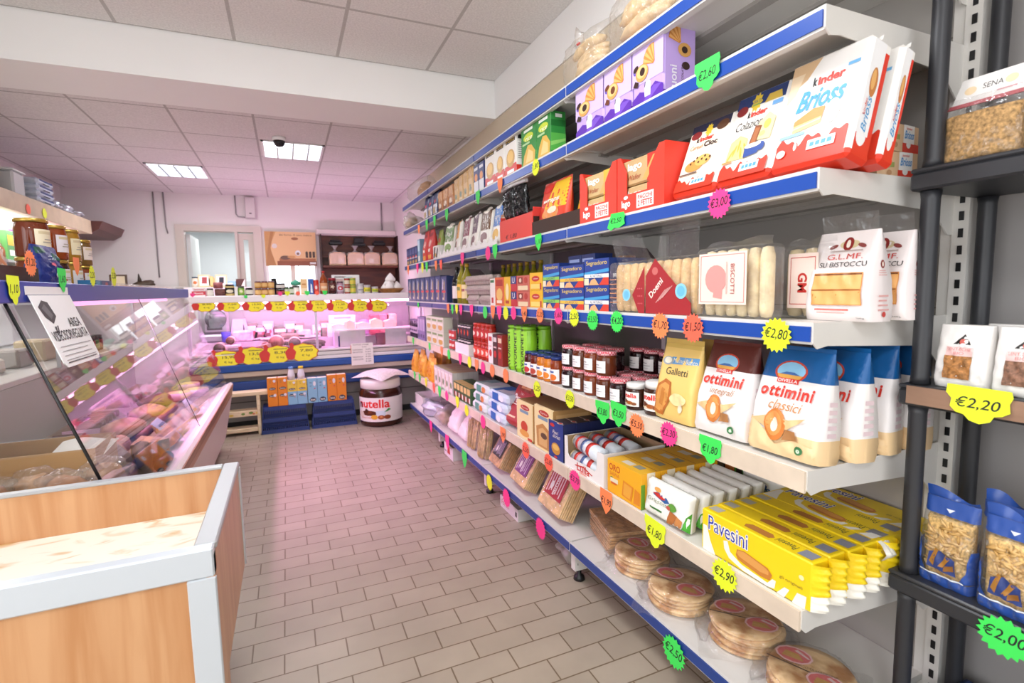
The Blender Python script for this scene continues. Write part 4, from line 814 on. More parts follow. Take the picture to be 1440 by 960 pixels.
def bistoccu(label, seed):
    a, b = gx(1127, 447, XB).y, gx(1222, 450, XB).y; W = a-b; H = .245; root = empty('bread_bag', label, 'bag', group='white bread bags fourth shelf')
    it = [('e', 'd9c9a0', .58, .855, .16, .05), ('e', '8a2420', .56, .86, .085, .075), ('e', 'f3e6d8', .56, .86, .035, .045), ('e', '8d4440', .33, .835, .07, .022, .3), ('e', '8d4440', .79, .835, .07, .022, -.3), ('r', 'b9a8a2', .30, .775, .82, .79), ('t', 'c8433c', 'G.L.MF.', (.28, .69, .84, .75), {'bold': 0}), ('t', '231f20', 'SU BISTOCCU', (.18, .605, .92, .66), {'bold': .006}),
          ('r', 'd88f4a', .14, .18, .90, .54), ('r', 'efb26c', .15, .19, .89, .34), ('r', 'efb26c', .15, .36, .89, .515), ('r', '9a5a2a', .15, .345, .89, .353), ('r', '7a4420', .15, .515, .89, .53), ('r', 'd8726a', .22, .12, .74, .14), ('r', 'e2a49c', .26, .09, .68, .10), ('t', '4a4644', '500g', (.84, .03, .94, .05))]
    m = pouch(W, H, .115, 'f1e8e6', it, shape='block', n=7, wr=.0025, seed=seed, pinch=.10, wtop=.86, L=W/13); m.build('paper_bag', root)
    MB().grid(lambda u, v: (-W*.40+W*.80*u, .0575+.004*math.sin(8*u)*v-.012*v, H-.002+.05*v), 12, 3, CLEAR).build('clear_top', root)
    s = MB(); art(s, [('e', '8a2420', .5, .62, .16, .045), ('e', 'f3e6d8', .5, .62, .07, .028)]+lines('e0a8a4', .2, .8, .5, .57, 3)+lines('e0a8a4', .2, .8, .12, .32, 4)+[('e', 'c8433c', .5, .08, .1, .03)], .08, H, lambda a_, z, o: (W/2*.985*(1-.14*z/H)+.002+o, .0575+a_*(1-z/H*.6), z)); s.build('side_print', root)
    return root, (a+b)/2, W
r1, yc, W_ = bistoccu('white paper bag of rusks with window and maroon crest, front one at shelf end', 5); put(r1, yc, ZD, XB)
r2, _, _ = bistoccu('white paper bag of rusks standing behind the windowed one at the shelf end', 6); put(r2, yc-.01, ZD, XB+.135)

# ---- fifth shelf: jars and bags
PINKLID = NT('gingham_lid'); tc = PINKLID.new('ShaderNodeTexCoord'); ck = PINKLID.new('ShaderNodeTexChecker'); ck.inputs['Scale'].default_value = 130; ck.inputs[1].default_value = lin('c8364a'); ck.inputs[2].default_value = lin('f0c0c4')
PINKLID.ln(tc.outputs['Object'], ck.inputs['Vector']); PINKLID.ln(ck.outputs[0], PINKLID.b.inputs['Base Color']); PINKLID.b.inputs['Roughness'].default_value = .35; PINKLID = PINKLID.m
for k in range(8): put(jar('olive_jar', .034, .20, P('3a2a44', .12), P('8a6a9a', .3), 'c9a8c8', [('r', '5a3a6a', .2, .3, .8, .6)], label='slim dark jar with lilac label, %s of the far group on the fifth shelf' % ORD[k], group='slim dark jars', labz=(.25, .6)), 5.80-.088*(k//2)-.01*(k % 2), ZE, S+.02+.085*(k % 2))
for k in range(3): put(carton('cream_carton', .10, .24, .07, '8a74a8', [('r', 'b9a2cc', .1, .4, .9, .9), ('r', '4a3a6a', .2, .1, .8, .25)], label='mauve carton, %s of three beside the slim jars on the fifth shelf' % ORD[k], group='mauve cartons'), 5.39-.105*k, ZE)
for k in range(6): put(carton('broth_carton', .20, .13, .09, 'd3d6c0', [('e', 'c8a24a', .5, .3, .35, .2), ('r', '7a9a5a', .1, .7, .9, .85), ('r', 'e8e4d2', .1, .45, .9, .6)], label='pale green carton, %s column %s row on the fifth shelf' % (ORD[k % 3], ('lower', 'upper')[k//3]), group='pale green cartons'), 4.96-.205*(k % 3), ZE+.131*(k//3))
for k in range(4): put(jar('tomato_tin', .037, .085, P('8f8c8a', .3, .8), P('a9a6a4', .3, .9), 'b8322a', [('r', 'e8d6c0', .2, .3, .8, .6)], label='small red tin, %s of the %s pair left of the white tray' % (('far', 'near')[k % 2], ('lower', 'upper')[k//2]), group='small red tins', labz=(.08, .9), neck=1, lid_h=.004), 4.30-.08*(k % 2), ZE+.086*(k//2), S+.03)
wt = MB().box(-.17, .17, 0, .004, 0, .085, P('efeae6', .5)).box(-.17, .17, .10, .104, 0, .085, P('efeae6', .5)).box(-.17, -.166, .004, .10, 0, .085, P('e6e0dc', .5)).box(.166, .17, .004, .10, 0, .085, P('e6e0dc', .5)).box(-.166, .166, .004, .1, 0, .003, P('efeae6', .5))
tag(put(wt.build('display_tray'), 3.90, ZE, S+.012), 'plain white tray front holding dark tins printed with red tomatoes', 'tray')
for k in range(8): put(jar('tomato_can', .036, .115, P('2a2020', .3), P('8d8a88', .3, .9), '241c1e', [('e', 'd8402a', .4, .45, .25, .25), ('e', 'e87040', .45, .5, .12, .12), ('r', 'e9e2d8', .15, .82, .85, .9)], label='dark can printed with a red tomato, %s in the %s layer of the white tray' % (ORD[k % 4], ('lower', 'upper')[k//4]), group='dark tomato cans', labz=(.05, .95), neck=1, lid_h=.004), 4.02-.08*(k % 4), ZE+.005+.117*(k//4), S+.024)
for k in range(8): put(jar('sauce_jar', .040, .13, P('a8281c', .12), P('c23a2c', .3), 'd84a34' if k < 4 else 'b8281e', [('e', 'f0d8c4', .5, .5, .2, .3)], label='red tomato sauce jar, %s of the %s layer on the fifth shelf' % (ORD[k % 4], ('lower', 'upper')[k//4]), group='red sauce jars', labz=(.2, .65)), 3.63-.086*(k % 4), ZE+.1312*(k//4), S+.02)
for k in range(3): put(carton('sauce_carton', .082, .205, .08, ('f0ebe6', '4a2a2a', '8f2a22')[k], [('e', 'c8322a', .5, .35, .3, .12), ('r', ('c23a3a', 'e0dcd6', 'e8d2b0')[k], .15, .75, .85, .9), ('r', 'd9c2b8', .2, .55, .8, .6)], label='%s carton with tomatoes beside the green cans' % ('white', 'dark', 'dark red')[k], group='tomato cartons'), 3.29-.086*k, ZE)
LIME = P('8fcc2c', .25)
for k in range(6):
    f = jar('bag_roll_tube', .048, .28, LIME, P('7ab824', .3), '9ad83a', [('t', '1f3a14', 'LAVORINETTI', (.5, .5, .16), {'rot': PI/2, 'bold': .02})], label='tall lime green tube with vertical lettering, %s %s' % (ORD[k % 3], ('in the front row', 'in the row behind')[k//3]), cat='tube', group='lime green tubes', labz=(.08, .9), labw=1.8, neck=.9, lid_h=.02)
    put(f, 2.965-.10*(k % 3), ZE, S+.02+.1*(k//3))
BL = P('2a3c7a', .3, .3)
JC = ['4a1a1a', '6a2416', 'c8741e', 'd07a22', '8a3a1a']
for k in range(10):
    c = P(JC[k % 5], .08)
    put(jar('jam_jar', .038, .142, c, BL, 'f2eeea', [('e', ('c83a3a', 'b84a3a', 'e8923a', 'e8862e', 'e0762e')[k % 5], .6, .3, .25, .28), ('r', '4a6aa8', .1, .7, .7, .85)], label='small jam jar with blue lid and fruit label, %s in the %s row' % (ORD[k % 5], ('front', 'rear')[k//5]), group='blue lidded jam jars', labz=(.12, .55)), 2.72-.082*(k % 5), ZE, S+.018+.085*(k//5))
# gingham-lidded jam jars: front row five, upper four, rows behind
JD = P('241014', .06); JB = P('5d2a14', .08); JO = P('7a3416', .08)
def gj(col, label, r=.046, h=.108): return jar('jam_jar', r, h, col, PINKLID, 'f1efee', [('r', '8f8a92', .2, .62, .6, .68), ('r', '8f8a92', .15, .42, .8, .46), ('r', 'b4b0b6', .2, .22, .7, .25)], label=label, group='gingham lidded jam jars', labz=(.12, .62), labw=1.7, neck=.92, lid_h=.017)
ys = [2.272, 2.165, 2.058, 1.951, 1.842]
for k, yy in enumerate(ys): put(gj((JD, JB, JO, JB, JD)[k], 'gingham lidded jam jar, %s from the left in the lower front row' % ORD[k]), yy, ZE)
for k, yy in enumerate(ys[:4]): put(gj((JD, JB, JO, JB)[k], 'gingham lidded jam jar, %s from the left in the upper front row' % ORD[k]), yy-.002, ZE+.109)
for k in range(6): put(gj(JD, 'gingham lidded jam jar, %s from the left in the lower second row' % ORD[k]), 2.25-.105*k, ZE, S+.13)
for k in range(3): put(gj(JD, 'gingham lidded jam jar, %s from the left in the upper second row' % ORD[k]), 2.25-.105*k, ZE+.109, S+.13)
for k in range(6): put(gj(JD, 'gingham lidded jam jar, %s from the left in the lower third row' % ORD[k]), 2.2-.105*k, ZE, S+.235)
for k in range(3): put(gj(JD, 'gingham lidded jam jar at the back, %s from the left of the raised dark three' % ORD[k]), 1.99-.105*k, ZE+.109, S+.235)
NUT = P('3a1c10', .10); NW = P('f2f0ec', .3)
def spread(r, h, label):
    it = [('t', 'd8261e', 'nutella', (.10, .60, .90, .92), {'bold': .03}), ('t', '17110f', 'n', (.10, .60, .215, .82), {'bold': .035}), ('p', 'e6d3b4', [(.1, .1), (.9, .1), (.85, .32), (.4, .4)]), ('p', '6a3418', [(.1, .3), (.4, .5), (.55, .38), (.4, .2)]), ('e', 'a85a2a', .62, .26, .14, .12), ('e', '8a4a22', .8, .2, .1, .1)]
    return jar('spread_jar', r, h, NUT, NW, 'f3efea', it, label=label, cat='jar', group='hazelnut spread jars', labz=(.14, .68), labw=2.3, neck=.88, lid_h=h*.2)
put(spread(.044, .108, 'smaller hazelnut spread jar with white lid, beside the gingham jars'), 1.728, ZE); put(spread(.058, .13, 'larger hazelnut spread jar with white lid, beside the yellow biscuit bag'), 1.612, ZE, S+.03)
# biscuit bags
gal = [('p', '5f9ad0', [(.30, .73), (.98, .76), (.98, .845), (.30, .825)]), ('t', 'f2e9c8', 'Mulino Bianco', (.36, .755, .96, .815), {'bold': .0}), ('e', '9aa6b0', .22, .77, .15, .055), ('e', 'e9e2cc', .22, .775, .10, .04), ('t', '4a4438', 'Galletti', (.25, .60, .80, .69), {'bold': 0}), ('p', 'b86a2a', [(.04, .08), (.30, .05), (.50, .30), (.46, .50), (.30, .54), (.10, .44)]), ('p', 'dc9a4e', [(.08, .12), (.28, .09), (.45, .31), (.42, .46), (.30, .49), (.14, .42)]), ('p', 'c47e3a', [(.2, .2), (.3, .18), (.34, .4), (.26, .42)]), ('e', 'f3dca0', .68, .3, .2, .08), ('e', 'e8dcc0', .76, .20, .05, .06)]
put(bag('biscuit_bag', .205, .285, .10, 'ecc874', gal, 'yellow biscuit bag with blue ribbon logo, left of the white ring biscuit bags', seed=71, n=6, pinch=.06, fin=.018, bands=[(0, 'ecc874'), (.95, 'd9b860')], wtop=.96), 1.482, ZE, S+.03, -.06, 0, .10)
put(bag('biscuit_bag', .18, .30, .09, 'c9a44e', [], 'plain ochre biscuit bag standing behind the yellow one', seed=72, n=6, wtop=.96), 1.42, ZE, S+.16)
def ottimini(dark, label, seed, W=.225, H=.30):
    it = [('r', dark, 0, .74, 1, 1), ('e', 'c8452e', .46, .795, .24, .105), ('e', '8cc4e6', .46, .80, .21, .085), ('p', 'dfa54e', [(.27, .765), (.65, .765), (.62, .735), (.46, .715), (.30, .735)]), ('p', '3f6aa8', [(.40, .79), (.52, .79), (.62, .765), (.30, .765)]), ('r', 'd8382c', .30, .685, .62, .73), ('t', 'ffffff', 'DIVELLA', (.32, .693, .60, .722), {'bold': .0}), ('t', 'd8382a', 'ottimini', (.10, .545, .88, .66), {'bold': .03, 'shear': .12, 'space': 1.15}),
          ('t', 'b8845c' if dark != '0f5a9a' else 'c98a4e', 'integrali' if dark != '0f5a9a' else 'classici', (.28, .43, .76, .52), {'shear': .3})]
    if dark == '0f5a9a': it += [('p', 'f3d2a0', [(0, 0), (1, 0), (1, .14), (.7, .18), (.45, .1), (.2, .25), (0, .34)])]
    it += [('p', 'e9c690', [(.05, .3), (.35, .22), (.6, .26), (.85, .4), (.6, .35), (.3, .36)]), ('e', 'd8803c', .42, .285, .15, .155), ('e', 'e89a54', .41, .295, .115, .12), ('e', 'f4e4d2', .42, .285, .05, .07), ('p', 'b07a4a', [(.55, .16), (.75, .18), (.72, .26), (.58, .26)]), ('e', '3f7a4a', .78, .10, .055, .04), ('e', 'cfe0c8', .78, .095, .025, .018)]
    m = pouch(W, H, .105, 'f2ede8', it, shape='block', n=8, wr=.0025, seed=seed, pinch=.05, wtop=.88, bands=[(0, 'f0cf9e' if dark == '0f5a9a' else 'efe6e2'), (.22, 'f1ecea'), (.74, dark)], L=W/13, fin=.012)
    art(m, [(('r'), 'e6cfd4', .25, .25+.07*k, .78, .29+.07*k) for k in range(5)], .08, H, lambda a_, z, o: (W/2*(1-.12*z/H)*.992+.0016+o, .0525+a_*(1-.5*z/H), z))
    return tag(m.build('biscuit_bag'), label, 'bag', 'ring biscuit bags fifth shelf')
put(ottimini('5a231c', 'white and maroon ring biscuit bag, beside the yellow biscuit bag', 81), 1.258, ZE, S+.03, -.10, 0, .105)
put(ottimini('0f5a9a', 'white and blue ring biscuit bag at the front right end of the fifth shelf', 82, .235, .305), 1.022, ZE, S+.03, -.10, 0, .105)
for k in range(3): put(ottimini('0f5a9a', 'white and blue ring biscuit bag, %s one behind the front bag' % ORD[k], 83+k, .215, .305), (.995, .99, .985)[k], ZE, S+.165+.125*k, -.04, (-.1, .15, 0)[k], .105)
# ---- sixth shelf
for k in range(5):
    put(bag('pasta_bag', .18, (.235, .25, .215, .25, .23)[k], .10, 'e0a02e', [('e', 'c8781e', .5, .4, .3, .2), ('r', 'f0c860', .15, .72, .85, .86)], 'yellow pasta bag, %s from the far end of the sixth shelf' % ORD[k], group='yellow pasta bags', seed=90+k, n=4, wr=.006, shape='block', fin=.012, kind='crinkle'), 5.74-.19*k, ZF, S+.02+.03*(k % 2))
for k in range(3): put(bag('pasta_bag', .18, .25, .09, 'd9962a', [], 'yellow pasta bag in the rear row, %s from the far end' % ORD[k], group='yellow pasta bags in the rear', seed=97+k, n=4, wr=.006), 5.6-.2*k, ZF, S+.22)
for k in range(5): put(carton('grissini_carton', .115, .19, .24, 'c9c8c0', [('r', 'e6e2d6', .1, .1, .9, .9), ('r', 'b08a4a', .2, .2, .3, .8), ('e', '6a8a5a', .6, .4, .2, .15)], [('r', 'b5b4ac', 0, .0, 1, .04)]+[('r', 'aeb0ac', .2*j, 0, .2*j+.01, 1) for j in range(1, 5)], [('r', 'b9a47c', .05, .05, .95, .95)], label='pale grey carton, %s from the far end beside the yellow pasta bags' % ORD[k], group='pale grey cartons sixth shelf'), 4.755-.12*k, ZF)
for k in range(5):
    o = carton('cracker_box', .085, .135, .17, '3c5c34', [('r', 'd9c07a', .1, .55, .9, .92), ('r', '8a3a2a', .1, .1, .5, .4), ('r', 'f0ead8', .55, .1, .9, .4)], top=[('r', 'c8a86a', .0, .0, 1, .45), ('r', '2f4a2a', 0, .6, 1, .8)], label='green and tan cracker packet, %s from the left beside the tissue packs' % ORD[k], group='green and tan packets')
    put(o, 4.14-.088*k, ZF)
for k in range(3):
    for col in range(2):
        w = .33 if col else .30
        m = MB().box(-w/2, w/2, 0, .2, 0, .066, P(('dfe9e6', 'cfdcec')[col], .3, 0, 'crinkle'), .02)
        art(m, [('r', ('5f9a8a', '2f6ab8')[col], .25, .1, .55, .9), ('e', ('d98a4a', 'f4f8fc')[col], .7, .5, .12, .34)], w, .066, FRONT); art(m, [('r', ('8ab8b0', '4a86cc')[col], .1, .1, .5, .9), ('p', ('cfe0d8', 'f0f4fa')[col], [(.3, .1), (.9, .3), (.9, .6), (.3, .4)])], w, .2, lambda a, b, o: (a, b, .066+o))
        o = m.build('napkin_pack'); tag(o, 'soft white and %s pack, %s of the %s pile on the sixth shelf' % (('green', 'blue')[col], ('bottom', 'middle', 'top')[k], ('left', 'right')[col]), 'pack', 'soft packs in two piles'); put(o, 3.565-.335*col, ZF+.0668*k, S+.02+.01*k, 0, .03*(k-1))
pav = [('t', 'f5e6d8', 'Gran', (.32, .70, .58, .77), {'shear': .2}), ('t', 'fbf3ea', 'Pavesi', (.12, .50, .86, .70), {'bold': .03}), ('r', 'f5ede4', .1, .455, .86, .475), ('r', 'e9c8a8', .12, .16, .62, .2), ('p', '8a3a22', [(.2, .8), (.9, .78), (.95, 1), (.1, 1)]), ('r', 'd9a06a', .3, .85, .8, .97)]
put(bag('cracker_pack', .255, .29, .07, 'a8262a', pav, 'red cracker pack tilted backwards with white lettering', seed=101, n=6, shape='box', wr=.002), 2.995, ZF, S+.03, -.50, .05, .07)
def cream(k):
    it = [('r', 'f1dda6', .06, .0, .94, 1), ('e', 'b8342c', .55, .86, .26, .07), ('t', 'f6ece0', 'Forno', (.38, .835, .72, .885)), ('r', '7f9ab0', .25, .70, .75, .78)]
    it += [('e', 'c8442c', .5, .34, .2, .15), ('e', 'e0a04a', .5, .16, .28, .09), ('r', 'c2382e', .7, .02, .95, .09)] if k == 0 else [('p', 'c08a4a', [(.2, .05), (.8, .05), (.85, .5), (.5, .62), (.15, .5)]), ('p', 'd9ae70', [(.3, .1), (.7, .1), (.72, .45), (.5, .52), (.28, .45)]), ('e', '5a4030', .55, .34, .16, .07)]
    return carton('rusk_pack', .238, (.225, .245)[k], .24, 'e9d3a0', it, [('r', 'b08450', 0, 0, 1, 1), ('r', 'c49a66', .08, .1, .92, .9)], [('r', 'a8865a', .02, .05, .98, .97)], label='cream rusk pack showing %s, beside the %s' % (('a red fruit', 'red tilted pack') if k == 0 else ('toasted slices', 'dark blue cartons')), cat='pack', group='cream rusk packs', ch=.012)
put(cream(0), 2.752, ZF); put(cream(1), 2.505, ZF)
blu = [('r', '1f3a86', 0, 0, 1, 1), ('e', 'c8342c', .26, .88, .16, .05), ('t', 'e9e4d6', 'Fiori', (.28, .66, .68, .76), {'shear': .3}), ('t', 'e9e4d6', 'dorati', (.30, .56, .82, .66), {'shear': .3}), ('e', 'c8903a', .5, .27, .3, .16), ('e', 'e6bc60', .5, .31, .22, .08), ('e', 'c8342c', .5, .05, .12, .03)]
for k in range(5): put(carton('biscuit_carton', .158, .20, .078, '22356e', blu, [('r', '1a2450', 0, 0, 1, 1)], [('r', '1b1f3c', 0, 0, 1, 1), ('r', 'c8b8b0', 0, 0, 1, .08), ('e', 'd8d0cc', .78, .03, .12, .18), ('e', 'c8342c', .78, .05, .09, .12)], label='dark blue biscuit carton, %s in the row running to the back' % ORD[k], group='dark blue biscuit cartons'), 2.345, ZF, S+.016+.08*k)
# white display tray of wrapped cake rolls
W, H, D = .355, .155, .34
m = MB(); wh = P('eeeae6', .5); br_ = P('a58a66', .7)
m.prism([(-W/2, 0), (W/2, 0), (W/2, H), (W/2-.055, H), (W/2-.06, .07), (W/2-.075, .055), (-W/2+.045, .055), (-W/2+.03, .07), (-W/2+.025, H), (-W/2, H)], .004, wh)
m.box(-W/2, -W/2+.004, .004, D, 0, H, wh).box(W/2-.004, W/2, .004, D, 0, H, wh).box(-W/2, W/2, D, D+.004, 0, H, br_).box(-W/2+.004, W/2-.004, .004, D, 0, .004, br_)
m.box(-W/2+.004, -W/2+.006, .004, D, .004, H-.002, br_)
art(m, [('t', 'c8342a', 'Lulla', (.34, .08, .66, .32), {'bold': .02}), ('p', 'c8342a', [(.28, .22), (.5, .30), (.74, .18), (.72, .15), (.5, .25), (.30, .19)]), ('e', 'e0a090', .5, .05, .1, .03)], W, H, FRONT)
tag(put(m.build('display_tray'), 2.066, ZF, S+.012), 'white cut out display tray filled with wrapped cake rolls', 'tray')
for k in range(6):
    r, j = k//2, k % 2
    b = empty('cake_roll', 'wrapped cake roll in the white tray, %s %s' % (ORD[r], ('in the lower layer', 'in the upper layer')[j]), 'cake', group='wrapped cake rolls in the tray')
    m = MB().tube([(-.135, 0, .038), (.13, 0, .038)], .037, P('d9dfe6', .15, 0, 'crinkle'), 14); m.tube([(-.1, -.001, .04), (-.08, -.001, .04)], .0378, P('c8342a', .3), 14).tube([(-.04, -.001, .04), (-.02, -.001, .04)], .0378, P('4a5a8a', .3), 14).tube([(.02, -.001, .04), (.05, -.001, .04)], .0378, P('c8342a', .3), 14); m.build('wrapper', b)
    MB().lathe([(0, .002), (.034, 0), (.036, -.01)], P('dcbf94', .6, 0, 'bread'), 16, (-.136, 0, .038), axis='x').lathe([(0, -.0), (.012, .0005), (.02, 0)], P('5a2a1a', .5), 12, (-.1385, 0, .038), axis='x').build('cake', b)
    put(b, 2.075, ZF+.005+.0785*j, S+.012+.05+.092*r, 0, -.12 if j else 0)
oro = [('t', 'c8501e', 'ORO', (.06, .70, .40, .90), {'bold': .02}), ('t', 'd8742a', 'SAIWA', (.08, .55, .38, .66), {'bold': .01}), ('e', '4a7a2a', .14, .45, .05, .06), ('r', 'e9e0c0', .1, .36, .34, .48), ('r', 'd8641e', .12, .30, .3, .36), ('p', 'e08a22', [(.46, .12), (.74, .08), (.80, .52), (.50, .58)]), ('p', 'eaa63a', [(.50, .16), (.70, .13), (.75, .48), (.53, .53)]), ('p', 'e08a22', [(.80, .08), (.98, .10), (.98, .46), (.84, .52)])]
for k in range(4): put(carton('biscuit_carton', .236, .148, .10, 'f2b01f', oro if k == 0 else [], [('r', 'f4e6c8', .3, 0, .7, 1), ('r', '6a9a2a', 0, 0, .2, .7)], [('r', 'f6bf3a', 0, 0, 1, 1), ('r', 'e6dcc8', .28, .25, .55, .6), ('r', '9a9a8a', .6, .3, .8, .65), ('r', 'c9781e', .02, .8, .98, .84)], label='orange biscuit carton, %s in the row running to the back' % ORD[k], group='orange biscuit cartons'), 1.748, ZF, S+.016+.102*k)
grn = [('r', 'f3f2ec', 0, 0, 1, 1), ('p', '2f5f9a', [(.16, .62), (.3, .72), (.52, .66), (.60, .56), (.5, .5), (.3, .56)]), ('p', 'c8342a', [(.2, .66), (.32, .70), (.5, .60), (.44, .56), (.28, .58)]), ('e', 'e6a85a', .30, .78, .08, .07), ('t', 'a9b09a', 'Grissotti', (.08, .40, .58, .52), {'shear': .15, 'bold': .01}), ('r', '3f7a3a', .16, .2, .46, .25), ('p', 'b8703a', [(.58, .02), (.72, .0), (.80, .34), (.64, .40)]), ('p', 'cf8a4e', [(.74, .0), (.88, .0), (.92, .28), (.80, .34)]), ('e', '5f9a3a', .68, .50, .09, .11), ('e', 'c8584a', .60, .44, .05, .06), ('p', '4aa832', [(.90, 0), (1, 0), (1, .55), (.96, .3)])]
for k in range(6):
    o = bag('cracker_pack', .245, .135, .055, 'f0efe9', grn, 'white and green cracker pack, %s in the leaning row running to the back' % ORD[k], group='white and green cracker packs', seed=110+k, n=7, shape='box', wr=.0015)
    put(o, 1.50, ZF, S+.018+.066*k, -.16, 0, .055)
for k in range(3):
    o = bag('cracker_pack', .21, .15, .045, 'efeee8', [('p', '2f5f9a', [(.2, .62), (.34, .74), (.6, .70), (.72, .58), (.6, .5), (.34, .55)]), ('p', 'c8342a', [(.25, .66), (.4, .72), (.62, .62), (.5, .56)]), ('e', 'c86a4a', .82, .3, .08, .16), ('r', '4a8a3a', .0, .0, .06, .9)], 'white cracker pack with blue logo at the back, %s behind the green cornered row' % ORD[k], group='white cracker packs at the back', seed=117+k, n=7, shape='box', wr=.0015)
    put(o, 1.43, ZF, S+.445+.048*k, -.05, 0, .045)
put(carton('cracker_carton', .10, .15, .06, '3a2c22', [('r', 'c8763a', .1, .1, .6, .9), ('r', '4a9a32', .62, 0, .7, 1)], label='narrow brown carton between the orange cartons and the packs at the back'), 1.585, ZF, S+.46)
YEL = 'f6d51c'
pvs = [('p', 'f7f4ea', [(.02, .0), (.16, 0), (.10, .30), (.06, .62), (.02, .62)]), ('p', 'f7f4ea', [(.24, .48), (.28, .52), (.31, .30), (.42, .16), (.66, .10), (.70, .24), (.73, .24), (.72, .06), (.66, .02), (.44, .04), (.30, .14), (.25, .30)]), ('p', 'f7f4ea', [(.74, .02), (.80, .22), (.84, .22), (.80, 0), (.75, 0)]), ('p', 'f7f4ea', [(.86, 0), (.96, 0), (.97, .28), (.90, .26)]),
       ('e', 'f7f4ea', .30, .78, .005, .01), ('t', 'fbf8ee', 'Pavesini', (.075, .545, .482, .925), {'bold': .05}), ('t', '2436a8', 'Pavesini', (.08, .56, .475, .91), {'bold': .0}), ('p', 'c87f34', [(.37, .32), (.39, .24), (.60, .16), (.68, .18), (.70, .32), (.66, .42), (.45, .50), (.38, .46)]), ('p', 'dd9d52', [(.38, .38), (.40, .32), (.60, .25), (.67, .28), (.67, .36), (.64, .40), (.45, .48), (.39, .45)]), ('t', '8a7a2a', 'gli originali', (.76, .36, .94, .44), {}), ('e', 'f6ecae', .93, .62, .02, .05)]
pvtop = [('r', 'b9b4a8', .03, .25, .14, .75), ('p', 'b87838', [(.40, .25), (.62, .25), (.64, .5), (.60, .7), (.42, .7), (.38, .5)]), ('t', '5a5a3a', 'Pavesini', (.66, .3, .82, .7), {'rot': PI}), ('r', '8a8c9a', .86, .2, .97, .8)]
def pavesini(lab, flat=False):
    root = empty('finger_biscuit_pack', lab, 'pack', group='yellow finger biscuit packs'); W, H, D = .405, .142, .068
    m = MB().box(-W/2, W/2, 0, D, 0, H, P(YEL, .32), .004); art(m, pvs, W, H, FRONT); art(m, pvtop, W, D, lambda a, b, o: (a, b, H+o)); m.build('pack', root)
    s = MB(); yl = P(YEL, .3, 0, 'crinkle'); wl = P('f4f1e6', .3, 0, 'crinkle')
    def pleat(z0, z1, ph):
        def fn(u, v):
            q = 1-abs(2*u-1); z = z0+(z1-z0)*v
            return (W/2-.002+.030*q**.7*(1+.18*math.sin(31*z*10+ph)), D*(.03+.94*u)+.004*math.sin(90*z+ph)*q, z)
        return fn
    hs = sum(map(ord, lab)) % 7
    s.grid(pleat(.003, H*.33, hs), 10, 8, wl).grid(pleat(H*.33, H-.004, hs), 10, 14, yl)
    s.build('folded_end', root); return root
pv = None
for k in range(6):
    lab = 'yellow finger biscuit pack, %s in the row from the front edge' % ORD[k]
    o = pavesini(lab); put(o, 1.098+.004*(k % 2), ZF, S+.018+.074*k, 0, .01*(k % 3))
for k in range(2):
    o = pavesini('yellow finger biscuit pack lying flat on top of the row, %s one' % ('front', 'rear')[k]); o.location = (S+.30+.15*k, 1.10, ZF+.1425+.069); o.rotation_euler = (-PI/2, 0, -PI/2); o.location.z = ZF+.1435

# ---- bottom shelf
def bx(n, loc, sz, c, label, items=(), rz=RZS, lid=True, group=None):
    W, D, H = sz; m = MB(); cm = P(c, .55)
    m.box(-W/2, W/2, 0, .004, 0, H, cm).box(-W/2, W/2, D-.004, D, 0, H, cm).box(-W/2, -W/2+.004, .004, D-.004, 0, H, cm).box(W/2-.004, W/2, .004, D-.004, 0, H, cm).box(-W/2+.004, W/2-.004, .004, D-.004, 0, .004, cm)
    art(m, items, W, H, FRONT); o = m.build(n, loc=loc, rot=(0, 0, rz)); return tag(o, label, 'box', group)
bx('display_tray', (S+.05, 5.62, ZG+.001), (.36, .20, .13), 'ece8e4', 'open white cardboard tray at the far end of the bottom shelf', [('r', '8a8684', .05, .1, .1, .9)])
crumple('snack_bag', 'shiny silver and blue bag hanging over the far end of the bottom shelf', (S-.0+.10, 5.14, ZG+.001), (.095, .24, .075), P('c6cbd6', .15, .3, 'foil'), 21, rot=(0, 0, .1))
crumple('snack_bag', 'clear bag of brown snacks beside the silver bag on the bottom shelf', (S+.10, 4.72, ZG+.001), (.10, .15, .085), MILKY, 22, inner=P('b08458', .7, 0, 'bread'))
for k in range(2): put(bag('rice_bag', (.27, .25)[k], (.30, .25)[k], .16, 'e9dfdc', [('r', 'e2d6d4', .2, .4, .8, .6)], 'soft white flour bag slumped backwards, %s of two on the bottom shelf' % ('farther', 'nearer')[k], group='soft white flour bags', seed=120+k, n=3, wr=.006, shape='block', kind='crinkle', pinch=.15, wtop=.7), 4.36-.30*k, ZG, S+.02, -.35, 0, .16)
SPA = P('ecca90', .6, 0, 'mottle')
for k in range(3):
    r = empty('noodle_bundle', 'bundle of straw coloured dried noodles in clear wrap, %s of three on the bottom shelf' % ORD[k], 'bundle', group='straw coloured noodle bundles'); m = MB(); rnd = random.Random(k)
    for i in range(60):
        a = rnd.uniform(0, 6.28); q = math.sqrt(rnd.random()); x, y = .10*q*math.cos(a), .05+.045*q*math.sin(a); m.tube([(x*.8, y, .002), (x, y, .11), (x*1.06+rnd.uniform(-.01, .01), y, .225+rnd.uniform(-.01, .01))], .0045, SPA, 5)
    m.build('noodles', r); pouch(.225, .235, .115, CLEAR, (), shape='pillow', n=3, wr=.004, seed=k, pinch=.5).build('wrapper', r)
    put(r, (3.87, 3.62, 3.52)[k], ZG, (S+.03, S+.02, S+.16)[k], -.14, (.1, 0, -.1)[k], .11)
FLAT = P('e6bd82', .7, 0, 'bread'); FLAT2 = P('cfa06c', .7, 0, 'mottle')
